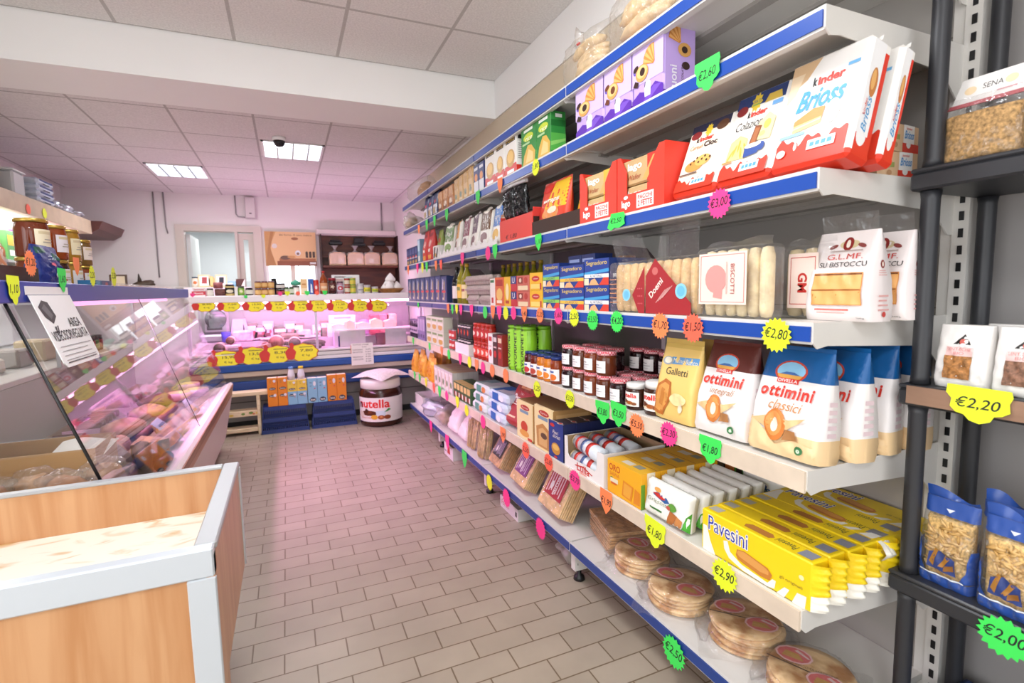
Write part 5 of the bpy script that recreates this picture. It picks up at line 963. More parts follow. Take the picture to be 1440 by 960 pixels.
def cracker(k, W, H, c1, c2, lab, crust, txt):
    r = empty('flatbread_pack', lab, 'pack', group='clear flatbread packs with coloured labels'); D = .115
    m = MB(); n = 8
    for i in range(n):
        y0 = .006+i*(D-.012)/n; rnd = random.Random(k*9+i)
        m.box(-W/2+.008+rnd.uniform(0, .006), W/2-.008-rnd.uniform(0, .006), y0, y0+(D-.012)/n*.72, .004, H-.008-rnd.uniform(0, .008), crust, .003)
    m.build('flatbread', r)
    MB().box(-W/2, W/2, 0, D, 0, H, CLEAR, .014).build('wrapper', r)
    lm = MB(); art(lm, [('r', c1, .16, .30, .84, .93)]+[('r', c2, .20+.085*j, .36+.03*(j % 3), .235+.085*j, .88-.05*(j % 2)) for j in range(7)]+[('t', 'f0e8e6', txt, (.5, .62, .09), {'rot': PI/2, 'bold': .02}), ('e', 'e8e2e0', .36, .55, .06, .1)], W, H, lambda x, z, o: (x, -.0005-o, z)); lm.build('label', r); return r
put(cracker(0, .245, .205, '2c2c2e', 'b8a8bc', 'flatbread pack with black label, farthest of the three leaning packs', FLAT2, 'pane'), 3.305, ZG, S+.02, -.55, -.05, .115)
put(cracker(1, .265, .215, '7a3a78', 'cdb0cc', 'flatbread pack with purple label, middle of the three leaning packs', FLAT, 'CARASAU'), 2.905, ZG, S+.02, -.55, -.05, .115)
put(cracker(2, .30, .24, 'a8242c', 'e0c8c6', 'flatbread pack with red label, nearest of the three leaning packs', FLAT, 'GUTTIAU'), 2.475, ZG, S+.02, -.50, -.05, .115)
r = empty('flatbread_pack', 'stack of brown flatbread sheets lying behind the red labelled pack', 'pack'); m = MB()
for i in range(10): rnd = random.Random(i); m.box(-.16+rnd.uniform(0, .01), .15-rnd.uniform(0, .012), .004+rnd.uniform(0, .01), .24, .003+.011*i, .011+.011*i, FLAT2, .002)
m.build('flatbread', r); MB().box(-.17, .16, 0, .25, 0, .116, CLEAR, .012).build('wrapper', r); put(r, 2.12, ZG, S+.13, 0, -.25)
# round flat breads in clear bags
RB = NT('baked_round_bread'); tc = RB.new('ShaderNodeTexCoord'); nz = RB.new('ShaderNodeTexNoise'); nz.inputs['Scale'].default_value = 14; nz.inputs['Detail'].default_value = 5; cr = RB.new('ShaderNodeValToRGB'); e = cr.color_ramp.elements
e[0].position = .38; e[0].color = lin('b37c46'); e[1].position = .58; e[1].color = lin('ecc894'); RB.ln(tc.outputs['Object'], nz.inputs['Vector']); RB.ln(nz.outputs['Fac'], cr.inputs[0]); RB.ln(cr.outputs[0], RB.b.inputs['Base Color']); RB.b.inputs['Roughness'].default_value = .65
def round_bread(R, n, lab, seed):
    r = empty('round_bread_pack', lab, 'bread', group='round flat breads in clear bags'); rnd = random.Random(seed); h = .016
    m = MB()
    for i in range(n):
        dx, dy = rnd.uniform(-.006, .006), rnd.uniform(-.006, .006); q = R*rnd.uniform(.95, 1.02)
        m.lathe([(0, .002+h*i), (q*.93, .002+h*i), (q, .007+h*i), (q*.97, .013+h*i), (q*.75, .0165+h*i), (0, .0172+h*i)], RB.m, 30, (dx, dy, 0))
    zt = .0175+h*(n-1); m.build('bread', r)
    b = MB(); W = 2*R+.05
    def bf(sg):
        def fn(u, v):
            x, y = (u-.5)*W*1.12, (v-.5)*W*1.04; d = math.sqrt(x*x+y*y)/R; k = 1 if d < 1 else max(0, 1-(d-1)/.28)
            w = .004*math.sin(31*u+seed)*math.sin(27*v+2*seed)
            return (x, y, (zt+.003)*k+.006+w*(1.4-k)) if sg else (x, y, .001)
        return fn
    b.grid(bf(1), 26, 26, CLEAR)
    for u in (-.46, .46): b.blob((u*W, .0, .02), (.035, .07, .018), CLEAR, seed+int(u*10), .4, 12, 8, -.018)
    b.build('bag', r)
    lm = MB(); S2 = lambda x, z, o: (x, z, zt+.0042+o)
    def rose(u, v, s, k_=1.7):
        s = s*k_; return [('p', 'eec2c0', [(u+.13*s*math.cos(a), v+.10*s*math.sin(a)) for a in [PI*2*k/12 for k in range(12)]]), ('p', 'd86a6a', [(u+.115*s*math.cos(a), v+.085*s*math.sin(a)) for a in [PI*2*k/12 for k in range(12)]]), ('p', 'c89a4e', [(u-.08*s, v-.04*s), (u+.07*s, v-.05*s), (u+.03*s, v+.02*s), (u-.06*s, v+.03*s)]), ('p', 'e6c8c4', [(u+.0*s, v+.05*s), (u+.1*s, v-.01*s), (u+.11*s, v+.0*s), (u+.02*s, v+.07*s)])]
    art(lm, [('p', '4a3020', [(-.02+.02, .02), (.0, .0), (.98, -.16), (.98, -.145)])]+rose(.30, .17, 1)+rose(.68, -.18, 1)+[('t', '6a4a2a', 'PANE TIPICO DI SARDEGNA', (.2, -.045, .8, .0))], 2*R, 2*R, S2); lm.build('label', r); return r
bp = [(1.43, 1.835, .122, 5), (1.405, 1.555, .128, 5), (1.465, 1.285, .125, 5), (1.45, 1.02, .125, 4)]
for k, (x, yy, R, n) in enumerate(bp):
    o = round_bread(R, n, 'bagged stack of round flat bread with pink rose stickers, %s from the far side' % ORD[k], 130+k); o.location = (x, yy, ZG+.001); o.rotation_euler = (0, 0, (-1.2, -.9, -.7, -1.0)[k])

# ---- boxes on the floor under the bottom shelf
bx('cardboard_tray', (1.268, 4.41, .001), (.27, .22, .115), 'dcd9d6', 'white tray with a red mark on the floor under the bottom shelf, farther one', [('p', 'b8302c', [(.35, .25), (.7, .3), (.65, .95), (.4, .9)]), ('r', '6a6866', .05, .3, .25, .4)])
bx('cardboard_tray', (1.292, 3.08, .001), (.30, .24, .082), 'dcd9d6', 'shallow white tray with red print on the floor under the bottom shelf, nearer one', [('t', 'b83a34', 'Forno', (.08, .3, .5, .75), {'shear': .2}), ('r', '3a3838', .86, .3, .95, .7)])
crumple('plastic_bag', 'clear bag bulging under the bottom shelf beside the nearest floor tray', (S+.05+.07, 2.36, .001), (.075, .09, .07), MILKY, 33, inner=P('8d8578', .7, 0, 'mottle'))

# ---- goods on the black rack
GRAIN = P('b5905f', .8, 0, 'grain'); GR2 = P('8d6a55', .8, 0, 'grain')
def rput(o, pxl, pyl, pxr, pyr, z, X=1.585, yaw=0):
    a, b = gx(pxl, pyl, X), gx(pxr, pyr, X); o.location = (X, (a.y+b.y)/2, z+.001); o.rotation_euler = (0, 0, RZS+yaw); return abs(a.y-b.y)
def grain_bag(label, seed):
    r = empty('seed_bag', label, 'bag', group='clear seed bags on the rack'); W = .158
    pouch(W, .125, .07, GRAIN, (), shape='box', n=4, wr=.002, seed=seed).build('seeds', r)
    m = pouch(W+.012, .165, .078, CLEAR, (), shape='block', n=4, wr=.004, seed=seed, pinch=.06, wtop=.98); m.build('bag', r)
    h = MB(); h.prism([(-W*.48, .150), (W*.52, .150), (W*.5, .215), (-W*.40, .215)], .004, P('e9e6e2', .5), lambda x, y, z: (x, y+.036+.3*(z-.15), z)); h.prism([(-W*.54, .143), (W*.54, .143), (W*.52, .152), (-W*.5, .152)], .006, P('b8545c', .4), lambda x, y, z: (x, y+.035, z))
    art(h, [('t', '4a4440', 'SENA', (.40, .45, .66, .66)), ('e', 'e9d0a8', .24, .5, .08, .16), ('e', 'e9d0a8', .76, .56, .08, .16), ('r', 'd8a0a4', .6, .2, .9, .26)], W, .065, lambda x, z, o: (x, .036+.3*z-o, .15+z)); h.build('header_card', r); return r
cr_ = MB().box(-.17, .17, -.22, .22, 0, .11, P('1c2a4c', .35), .006).box(-.155, .155, -.205, .205, .1105, .114, P('2a3f70', .3)); o = tag(cr_.build('crate', loc=(RX+.172, .60, RZ[3]+.001)), 'added dark navy closed crate filling the dark lowest shelf of the black rack', 'crate')  # crate made up to give the low shelf its dark bluish look
g1 = grain_bag('clear bag of seeds with white header card on the top rack shelf, beside the post', 141); rput(g1, 1326, 216, 1424, 203, RZ[0])
g2 = grain_bag('clear bag of seeds cut off at the right edge of the photo, top rack shelf', 142); g2.location = (1.585, g1.location.y-.180, RZ[0]+.001); g2.rotation_euler = g1.rotation_euler
def lentil(c, label, seed):
    W, H = .118, .165
    it = [('p', '24221f', [(.33, .70), (.66, .70), (.52, .86)]), ('e', 'c8584a', .5, .74, .05, .045), ('e', 'f2efec', .52, .69, .05, .03), ('r', 'f2c8c4', .22, .52, .72, .66), ('t', 'd98a86', 'LENTICCHIE', (.25, .60, .69, .645)), ('t', 'd98a86', 'BIO', (.38, .54, .56, .585)), ('r', P(c, .7, 0, 'grain'), .22, .16, .72, .52)]
    return bag('lentil_bag', W, H, .075, 'edeae6', it, label, group='white lentil bags with triangle mark', seed=seed, n=6, wr=.003, shape='block', pinch=.35, wtop=.96)
l1 = lentil('a8733f', 'white bag of brown lentils with black triangle, beside the post on the rack', 151); rput(l1, 1309, 533, 1387, 540, RZ[1], 1.58)
l2 = lentil('8a6450', 'white paper bag of dark lentils with black triangle at the right edge, middle rack shelf', 152); l2.location = (1.578, l1.location.y-.125, RZ[1]+.001); l2.rotation_euler = (0, 0, RZS)
l3 = lentil('a8733f', 'white paper bag behind the two lentil bags on the middle rack shelf', 153); l3.location = (1.67, l1.location.y-.06, RZ[1]+.001); l3.rotation_euler = (0, 0, RZS)
PAS = P('d9b070', .6, 0, 'grain')
def pasta(label, seed):
    r = empty('pasta_bag', label, 'bag', group='blue and clear pasta bags on the rack'); W, H = .128, .235; rnd = random.Random(seed)
    pouch(W-.022, H*.80, .050, PAS, (), shape='box', n=4, wr=.002, seed=seed).build('pasta', r, (0, .012, 0))
    q = MB()
    F = pouch_fn(W-.022, H*.80, .050, 'box', 4, .002, seed)
    for i in range(70):
        x, zz_ = rnd.uniform(-.40, .40)*(W-.022), rnd.uniform(.10, .93)*H*.8; p = F(x, zz_, .0); p = (p[0], p[1]+.012, p[2]); a = rnd.uniform(0, PI); d = .013; q.tube([(p[0]-d*math.cos(a), p[1], p[2]-d*math.sin(a)*.8), (p[0], p[1]-.003, p[2]), (p[0]+d*math.cos(a), p[1], p[2]+d*math.sin(a)*.8)], [.003, .0042, .003], P('dcb678' if i % 3 else 'c49a58', .6), 5)
    q.build('pasta_shapes', r)
    m = pouch(W, H, .074, CLEAR, [('r', '2a4f9e', .0, .0, 1, .12), ('p', '2a4f9e', [(0, .12), (.2, .14), (.1, .25), (.06, .5), (.0, .5)]), ('p', '2a4f9e', [(1, .12), (.8, .14), (.9, .25), (.95, .5), (1, .5)]), ('r', '2a4f9e', 0, .82, 1, 1), ('p', 'e6ecf4', [(.42, .90), (.58, .90), (.50, .86)]), ('p', '2c3f7c', [(.22, .2), (.75, .18), (.72, .36), (.45, .42), (.26, .38)]), ('p', 'a8742e', [(.26, .26), (.34, .22), (.42, .42), (.36, .44)]), ('p', 'a8742e', [(.44, .24), (.52, .24), (.64, .36), (.58, .40)]), ('p', '8a5a24', [(.54, .2), (.72, .24), (.7, .30), (.54, .26)]), ('r', 'd8dfe8', .1, .13, .9, .145)], shape='block', n=5, wr=.003, seed=seed, pinch=.12, wtop=.96, L=W/9); m.build('bag', r)
    MB().grid(lambda u, v: (-W*.47+W*.94*u, .037+.010*math.sin(7*u+seed)*v, H-.002+.028*v*(.7+.5*math.sin(5*u+1))), 16, 3, P('2a4f9e', .25)).build('bag_top', r); return r
p1 = pasta('blue trimmed clear bag of pasta on the lower rack shelf, beside the post', 161); rput(p1, 1289, 802, 1360, 836, RZ[2], 1.575)
p2 = pasta('blue trimmed clear bag of pasta at the right edge of the lower rack shelf', 162); p2.location = (1.566, p1.location.y-.138, RZ[2]+.001); p2.rotation_euler = (0, 0, RZS)
p3 = pasta('blue trimmed clear bag of pasta behind the front two on the lower rack shelf', 163); p3.location = (1.665, p1.location.y-.09, RZ[2]+.001); p3.rotation_euler = (0, 0, RZS)

# ---- price tags along the right hand shelves: (px, py, height px, colour, text, where, shape)
TAGS = [
 (994, 105, 46, 'g', '€2,60', 'under the lilac croissant packs', 'cloud'), (753, 235, 25, 'y', '1,80', 'under the green cartons', 'star'), (703, 261, 22, 'o', '', 'under the red based white cartons', 'wedge'), (672, 278, 20, 'g', '', 'under the tall tan packets', 'wedge'), (628, 303, 18, 'g', '', 'under the orange brown packets', 'wedge'), (611, 311, 16, 'g', '', 'under the navy bags', 'wedge'), (600, 317, 16, 'g', '', 'below the far navy bag', 'wedge'), (589, 323, 14, 'o', '', 'at the far end of the second shelf', 'wedge'),
 (1011, 286, 44, 'p', '€3,00', 'under the leaning snack cake packs', 'star'), (866, 311, 24, 'g', '€2,50', 'under the red wafer display boxes', 'wide'), (757, 341, 24, 'g', '1,10', 'under the yellow and red snack bag', 'wedge'), (696, 354, 21, 'g', '', 'under the red display box', 'wedge'), (686, 356, 21, 'p', '', 'left of the green one below the red display box', 'star'), (650, 364, 18, 'p', '', 'under the plum soup pouch', 'wedge'), (620, 373, 15, 'r', '', 'below the green soup pouch', 'wedge'), (613, 374, 15, 'o', '', 'below the olive pouch', 'wedge'), (600, 376, 15, 'g', '', 'below the red pouches', 'wedge'), (594, 377, 15, 'y', '', 'beside the green one below the red pouches', 'wedge'), (587, 378, 15, 'p', '', 'below the light blue carton', 'wedge'), (574, 380, 14, 'o', '', 'below the navy cartons at the far end', 'wedge'),
 (1091, 471, 50, 'y', '€2,80', 'below the white rusk bags', 'star'), (974, 461, 42, 'r', '€1,50', 'below the pink labelled biscuit pack', 'star'), (928, 458, 38, 'o', '€1,70', 'below the red cornered biscuit pack', 'star'), (867, 452, 32, 'g', '€4,20', 'below the white striped blue cartons', 'star'), (833, 450, 30, 'g', '€3,50', 'below the gold striped blue cartons', 'star'), (807, 446, 27, 'y', '2,50', 'below the green striped blue cartons', 'star'), (785, 444, 25, 'p', '1,60', 'below the left blue cartons', 'star'), (759, 443, 23, 'o', '2,20', 'below the yellow oval cartons', 'star'), (737, 442, 22, 'o', '1,40', 'below the dusty red cartons', 'wedge'), (722, 440, 20, 'p', '', 'below the red and blue cartons', 'star'), (711, 440, 20, 'y', '', 'below the narrow yellow carton', 'star'), (702, 440, 20, 'p', '', 'below the orange carton', 'wedge'), (693, 439, 19, 'o', '', 'below the white carton', 'wedge'), (682, 439, 19, 'g', '', 'below the right egg boxes', 'star'), (663, 437, 17, 'p', '', 'below the left egg boxes', 'wedge'), (648, 436, 15, 'p', '', 'below the near oil bottle', 'wedge'), (642, 435, 14, 'y', '', 'below the far oil bottle', 'wedge'), (636, 435, 14, 'g', '', 'below the dark vinegar bottle', 'wedge'), (630, 434, 14, 'o', '', 'below the last dark blue carton', 'wedge'), (588, 430, 10, 'g', '', 'below the dark blue cartons', 'wedge'),
 (998, 633, 38, 'g', '€1,80', 'on the beige edge below the maroon topped bag', 'cloud'), (940, 610, 36, 'p', '€2,30', 'on the beige edge below the yellow biscuit bag', 'star'), (895, 598, 34, 'o', '€5,50', 'on the beige edge below the larger spread jar', 'star'), (869, 583, 34, 'g', '€3,50', 'on the beige edge below the smaller spread jar', 'cloud'), (847, 580, 32, 'g', '€3,80', 'on the beige edge left of its green twin', 'cloud'), (801, 561, 27, 'y', '€3,50', 'on the beige edge below the gingham jars', 'star'), (755, 547, 24, 'y', '1,25', 'on the beige edge below the blue lidded jars', 'star'), (711, 528, 21, 'o', '', 'on the beige edge below the green tubes', 'star'), (692, 521, 19, 'o', '', 'on the beige edge below the white tomato carton', 'star'), (679, 517, 18, 'p', '', 'on the beige edge below the dark tomato carton', 'star'), (670, 514, 17, 'o', '', 'on the beige edge below the sauce jars', 'wedge'), (660, 509, 17, 'y', '', 'on the beige edge below the far sauce jar', 'star'), (647, 505, 16, 'p', '', 'on the beige edge below the white tray', 'wedge'), (631, 498, 15, 'g', '', 'on the beige edge below the small red tins', 'star'), (621, 494, 14, 'o', '', 'on the beige edge left of the small tins', 'wedge'), (604, 488, 12, 'g', '', 'on the beige edge below the pale green cartons', 'wedge'), (581, 480, 11, 'g', '', 'on the beige edge below the slim dark jars', 'wedge'),
 (1018, 809, 46, 'y', '€2,90', 'on the beige edge below the yellow finger biscuits', 'star'), (920, 750, 40, 'y', '€1,80', 'on the beige edge below the green cracker packs', 'cloud'), (852, 706, 34, 'o', '€1,90', 'on the beige edge below the orange cartons', 'wedge'), (808, 675, 30, 'p', '€3,70', 'on the beige edge below the cake roll tray', 'star'), (771, 650, 26, 'r', '€2,60', 'below the row of dark blue cartons', 'star'), (739, 633, 24, 'r', '2,50', 'below the cream rusk packs', 'star'), (707, 612, 22, 'o', '1,90', 'on the beige edge below the red tilted pack', 'wedge'), (679, 593, 20, 'p', '', 'on the beige edge below the soft packs', 'star'), (656, 577, 17, 'y', '', 'below the green and tan packets', 'star'), (643, 566, 17, 'y', '', 'below the far green packet', 'wedge'), (628, 556, 15, 'p', '', 'below the near grey carton', 'star'), (618, 551, 16, 'g', '', 'below the middle grey carton', 'wedge'), (610, 546, 15, 'r', '', 'below the far grey carton', 'wedge'), (599, 538, 13, 'y', '', 'below the near yellow pasta bags', 'wedge'), (590, 532, 12, 'g', '', 'below the middle yellow pasta bag', 'wedge'), (583, 528, 12, 'g', '', 'below the far yellow pasta bag', 'wedge'),
 (947, 917, 44, 'g', '€2,50', 'on the bottom blue edge below the round breads', 'star'), (760, 743, 30, 'p', '', 'on the bottom blue edge below the red labelled pack', 'star'), (712, 700, 26, 'p', '', 'on the bottom blue edge below the purple labelled pack', 'star'), (688, 678, 22, 'y', '', 'on the bottom blue edge left of the pink one', 'star'), (653, 646, 24, 'g', '', 'on the bottom blue edge below the noodles', 'wedge'), (629, 622, 20, 'p', '', 'on the bottom blue edge below the near flour bag', 'wedge'), (606, 600, 16, 'p', '', 'on the bottom blue edge below the silver bag', 'wedge')]
seen = {}
for (px, py, hh, c, txt, where, shp) in TAGS:
    price_tag(px, py, hh, c, txt, where, shp, rot=random.uniform(-.08, .08), sx=1 if shp != 'wedge' else .95)
price_tag(1374, 570, 52, 'y', '€2,20', 'on the wooden edge of the black rack', 'cloud', X=RX-.012, sx=1.35)
price_tag(1412, 897, 58, 'g', '€2,00', 'on the lower shelf of the black rack', 'star', X=RX-.005, sx=1.1)
# ================================================================== LEFT CASE: goods on its top shelf ==================================================================
RL = PI/2                                              # goods on the left face the aisle (+x)
TZ = 1.5305; XL = -.885
def lput(o, y, z=TZ, x=XL, tilt=0, yaw=0, depth=0): o.location = (x, y, z+max(0, -math.sin(tilt))*depth); o.rotation_euler = (tilt, 0, RL+yaw); return o
r = empty('bread_bag', 'clear printed bag of pinkish sliced bread standing in the dark tray, left top shelf', 'bread bag')
pouch(.21, .34, .11, P('e6cdb8', .5, 0, 'bread'), [('p', 'd08a62', [(.1, .1), (.8, .08), (.85, .4), (.5, .5), (.15, .42)]), ('r', 'ece4d8', .1, .55, .9, .85), ('t', '3a2a2a', 'pane buono', (.2, .72, .8, .80), {'shear': .3}), ('t', '3a2a2a', 'fatto a mano', (.2, .60, .85, .66), {'shear': .3}), ('p', 'c24a4a', [(.3, .88), (.5, .86), (.45, .97), (.32, .96)])], shape='block', n=4, wr=.005, seed=170, pinch=.1).build('loaf', r)
pouch(.222, .345, .118, CLEAR, (), shape='block', n=4, wr=.006, seed=171, pinch=.1).build('bag', r); lput(r, 2.40, TZ+.006, XL-.03, -.10, 0, .11)
r = MB(); BW = P('3a201a', .5)
r.box(-.2, .2, 0, .006, 0, .085, BW).box(-.2, .2, .2, .206, 0, .085, BW).box(-.2, -.194, .006, .2, 0, .085, BW).box(.194, .2, .006, .2, 0, .085, BW).box(-.194, .194, .006, .2, 0, .004, BW)
tag(lput(r.build('bread_tray'), 2.35, TZ, XL+.02), 'dark brown open tray holding the printed bread bag on the left top shelf', 'tray')
lput(bag('snack_bag', .24, .19, .09, '1f2f78', [('r', '2f6a5a', .55, .70, 1, .85), ('p', '2a5a4a', [(.0, .8), (.35, .85), (.3, .95), (0, .95)]), ('t', 'f0f0f6', 'Crik', (.36, .70, .60, .78), {'shear': .2}), ('e', 'd8486a', .46, .60, .12, .05), ('e', 'c83a3a', .82, .33, .17, .10), ('t', 'f2e2dc', 'Crok', (.70, .29, .94, .37), {'bold': .02}), ('e', 'dfe4ee', .44, .36, .10, .05), ('e', '6a86b8', .44, .14, .10, .08), ('p', 'c8a04a', [(.66, .0), (.98, .0), (.96, .14), (.72, .10)])], 'dark blue foil bag with red ovals in front of the honey jars', seed=172, n=3, wr=.008, shape='block', kind='crinkle', pinch=.25), 2.80, TZ, XL)
GOLD = P('c9a650', .25, .7); HON = P('6a2a10', .08); HON2 = P('8a3a12', .08); HON3 = P('a87a26', .08)
lab_i = [('r', 'd8c8a0', .1, .75, .9, .9), ('r', 'b0a898', .2, .3, .8, .36), ('r', 'b0a898', .25, .45, .75, .5)]
def hjar(r, h, c, lc, lab, x, y, z): lput(jar('honey_jar', r, h, c, GOLD, lc, lab_i, label=lab, group='honey jars on the left top shelf', labz=(.22, .72), labw=2.2, neck=.9, lidr=r*.98), y, z, x)
low = [('largest honey jar, lower one behind the blue foil bag', .062, .150, HON, 2.93), ('dark honey jar of the lower row, right of the blue foil bag', .052, .150, P('3a160c', .08), 3.13), ('golden honey jar in the lower row, third from near', .048, .150, HON3, 3.30), ('small honey jar of the lower row, farthest', .046, .14, HON2, 3.46)]
up = [('largest honey jar with cream label, on top and nearest', .060, .165, HON, 'efe3c4'), ('reddish honey jar with white label in the upper row', .050, .160, HON2, 'ece6ea'), ('golden honey jar with cream label in the upper row', .046, .160, HON3, 'efe4c0'), ('small brown jar with pale label, farthest of the upper row', .044, .135, P('7a5a2a', .1), 'eee2d8')]
for (lb, rr, h, c, yy), (lb2, r2, h2, c2, lc2) in zip(low, up):
    hjar(rr, h, c, 'e6dfe0', lb, XL-.06, yy, TZ); hjar(r2, h2, c2, lc2, lb2, XL-.06+(rr-r2), yy+.0, TZ+h+.001)
lput(carton('tray_carton', .26, .058, .07, '2a6a9a', [('r', '5aa0c8', .05, .2, .3, .9), ('p', 'b8486a', [(.55, .1), (.85, .1), (.7, .9)]), ('r', '3a3a7a', .4, 0, 1, 1), ('p', 'c85a6a', [(.55, .15), (.85, .15), (.75, .85), (.62, .85)])], label='low blue carton at the foot of the honey jars'), 3.33, TZ, XL+.015)
# sliced meat packs toward the far end
for k in range(4):
    m = MB()
    for i in range(7): m.blob((-.15+.05*i, .06, .024), (.045, .05, .018), P(('e2a58c', 'd99a80', 'e8b49a')[i % 3], .5, 0, 'meat'), i+k, .15, 10, 7, -.018)
    r = empty('sliced_meat_pack', 'clear tray of pale sliced meat, %s along the far half of the left top shelf' % ORD[k], 'meat pack', group='sliced meat packs'); m.build('slices', r)
    MB().box(-.205, .205, 0, .13, .001, .052, CLEAR, .012).build('wrapper', r); lput(r, 3.92+.43*k, TZ, XL+.005)
# fluorescent tags on the left
def ltag(px, py, hh, c, t, w, shp, sx=1, X=LX+.018, rot=0): return price_tag(px, py, hh, c, t, w, shp, X=X, face=1, sx=sx, rot=rot)
ltag(43, 370, 38, 'o', '€1,20', 'in front of the dark bread tray', 'star', 1.0, XL+.045)
ltag(20, 408, 42, 'y', '1,10', 'at the near end of the left blue edge', 'cloud', .8)
ltag(88, 394, 34, 'g', '1,60', 'over the video sign on the left blue edge', 'cloud', .8)
ltag(108, 375, 26, 'o', '', 'in front of the blue foil bag', 'wedge', 1, XL+.03); ltag(130, 388, 30, 'y', '2,20', 'below the honey jars', 'star', .85); ltag(160, 389, 28, 'y', '3,50', 'below the farthest honey jar', 'star', .85)

# video surveillance sign hung on the sloping glass
SL = math.atan2(BXo-LX, LZ-BZo)
sg = empty('warning_sign', 'white sign with camera picture and black lettering hung on the sloping glass', 'sign', (LX+.013, 2.50, 1.545), (0, 0, RL))
m = MB().box(-.19, .19, -.002, 0, -.03, 0, P('eeeeee', .4)); m.build('hanger', sg)
W, H = .37, .275
SGF = lambda x, z, o: (x, -.004-(H-z)*math.sin(SL)-o*math.cos(SL), -.032-(H-z)*math.cos(SL))
m = MB(); m.add([SGF(a, b, q) for q in (0, .004) for a, b in ((-W/2, .02), (-W/2+.02, 0), (W/2-.02, 0), (W/2, .02), (W/2, H), (-W/2, H))], [(0, 1, 2, 3, 4, 5), (6, 11, 10, 9, 8, 7)]+[(i, (i+1) % 6, 6+(i+1) % 6, 6+i) for i in range(6)], P('f2f2f2', .35))
DK = '3c3c3e'
art(m, [('p', DK, [(.06, .84), (.20, .93), (.32, .90), (.36, .70), (.22, .60), (.10, .70)]), ('p', '6a6a6c', [(.12, .82), (.22, .88), (.30, .72), (.22, .66)]), ('p', DK, [(.20, .56), (.24, .56), (.20, .44), (.18, .44)]), ('p', DK, [(.26, .57), (.29, .57), (.24, .46), (.22, .46)]), ('t', '2b2b2d', 'AREA', (.58, .53, .90, .66), {'bold': .004}), ('t', '2b2b2d', 'VIDEOSORVEGLIATA', (.05, .36, .96, .50), {'bold': .004})]+lines('9a9a9c', .08, .92, .09, .34, 4, .14)+[('r', '4a4a4c', .08, .055, .90, .068), ('t', '9a9a9c', 'art. 13', (.80, .02, .92, .045))], W, H, SGF, base=.0048)
m.build('card', sg)

# ---- inside the left case
DKZ = lambda x: .60+.12*(-.615-x)/.675+.001
def at(o, x, y, z=None, rz=0): o.location = (x, y, DKZ(x-.0)+.006 if z is None else z); o.rotation_euler = (0, 0, rz); return o
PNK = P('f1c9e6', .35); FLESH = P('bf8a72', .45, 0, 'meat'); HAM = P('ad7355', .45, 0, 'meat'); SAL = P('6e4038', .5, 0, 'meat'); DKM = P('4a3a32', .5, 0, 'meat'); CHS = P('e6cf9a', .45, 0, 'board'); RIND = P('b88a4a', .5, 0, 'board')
bx('cardboard_box', (-.97, 2.56, .715), (.44, .28, .175), 'b98e58', 'brown cardboard box with white paper inside the near end of the left case', rz=0)
pp = MB().grid(lambda u, v: (-.02+.20*u+.03*v, .02+.13*v, .01*math.sin(5*u)*v+.05*v), 8, 6, P('f0ede6', .6)); at(tag(pp.build('paper_sheet'), 'sheet of white paper lying in the cardboard box of the left case', 'paper'), -.93, 2.62, .835)
tag(MB().box(-1.24, -.655, 2.215, 2.47, .735, .78, P('b08a58', .6, 0, 'board'), .003).box(-1.22, -.68, 2.23, 2.45, .62, .735, P('9a774a', .6, 0, 'board')).build('display_riser'), 'low brown riser under the wrapped rolls at the near end of the left case', 'riser')
for k in range(5):
    x, y = (-1.13, -1.00, -.88, -.77, -.68)[k], (2.36, 2.31, 2.37, 2.30, 2.40)[k]
    crumple('wrapped_bread', 'clear wrapped bread roll in the near end of the left case, %s from the back' % ORD[k], (x, y, .781), (.085, .07, .052), CLEAR, 180+k, 'bread', (0, 0, k), P('b98058' if k % 2 else 'c8986c', .6, 0, 'bread'))
def sausage(lab, pts, r, m_, nm='salami', cat='salami', end=None):
    root = empty(nm, lab, cat, pts[0]); q = [Vector(p)-Vector(pts[0]) for p in pts]
    MB().tube(q, r, m_, 14).build('body', root)
    if end: d = (q[0]-q[1]).normalized(); MB().tube([q[0]-d*.0, q[0]+d*.012], [r*.98 if not isinstance(r, list) else r[0]*.98, .01], end, 14).build('end', root)
    return root
def wedge(lab, x, y, r, h, c1, c2, a0, a1, nm='cheese_wedge', cat='cheese', z=None):
    n = 10; poly = [(0, 0)]+[(r*math.cos(a0+(a1-a0)*i/n), r*math.sin(a0+(a1-a0)*i/n)) for i in range(n+1)]
    m = MB().prism(poly, h, c1, lambda px, d, pz: (px, pz, d)); k = m.m(c2)
    for i, f in enumerate(m.f):
        if i >= len(m.f)-n-1 and i < len(m.f)-1: m.mi[i] = k
    return at(tag(m.build(nm), lab, cat), x, y, z)
def wheel(lab, x, y, r, h, cut, rind, nm='round_cheese', cat='cheese', z=None, up=0):
    root = empty(nm, lab, cat); MB().lathe([(0, 0), (r, 0), (r*1.02, h*.5), (r, h), (r*.97, h)], rind, 26).build('rind', root); MB().lathe([(r*.97, h), (r*.96, h+.002), (0, h+.002)], cut, 26).build('cut_face', root)
    at(root, x, y, z); root.rotation_euler = (up, 0, 0); return root
zl = .70
IT = [(-.78, 3.0), (-.80, 3.35), (-.76, 3.7), (-.80, 4.05), (-.78, 4.4), (-.80, 4.75), (-.78, 5.1), (-.80, 5.4)]
at(tag(MB().blob((0, 0, .06), (.13, .10, .07), HAM, 1, .14).build('ham'), 'pinkish ham end in the left case just beyond the near glass edge', 'ham'), -.86, 2.95)
sausage('dark netted salami lying slantwise in the near part of the left case', [(-.72, 2.70, .70), (-.78, 2.95, .72), (-.84, 3.12, .735)], [.03, .055, .035], DKM)
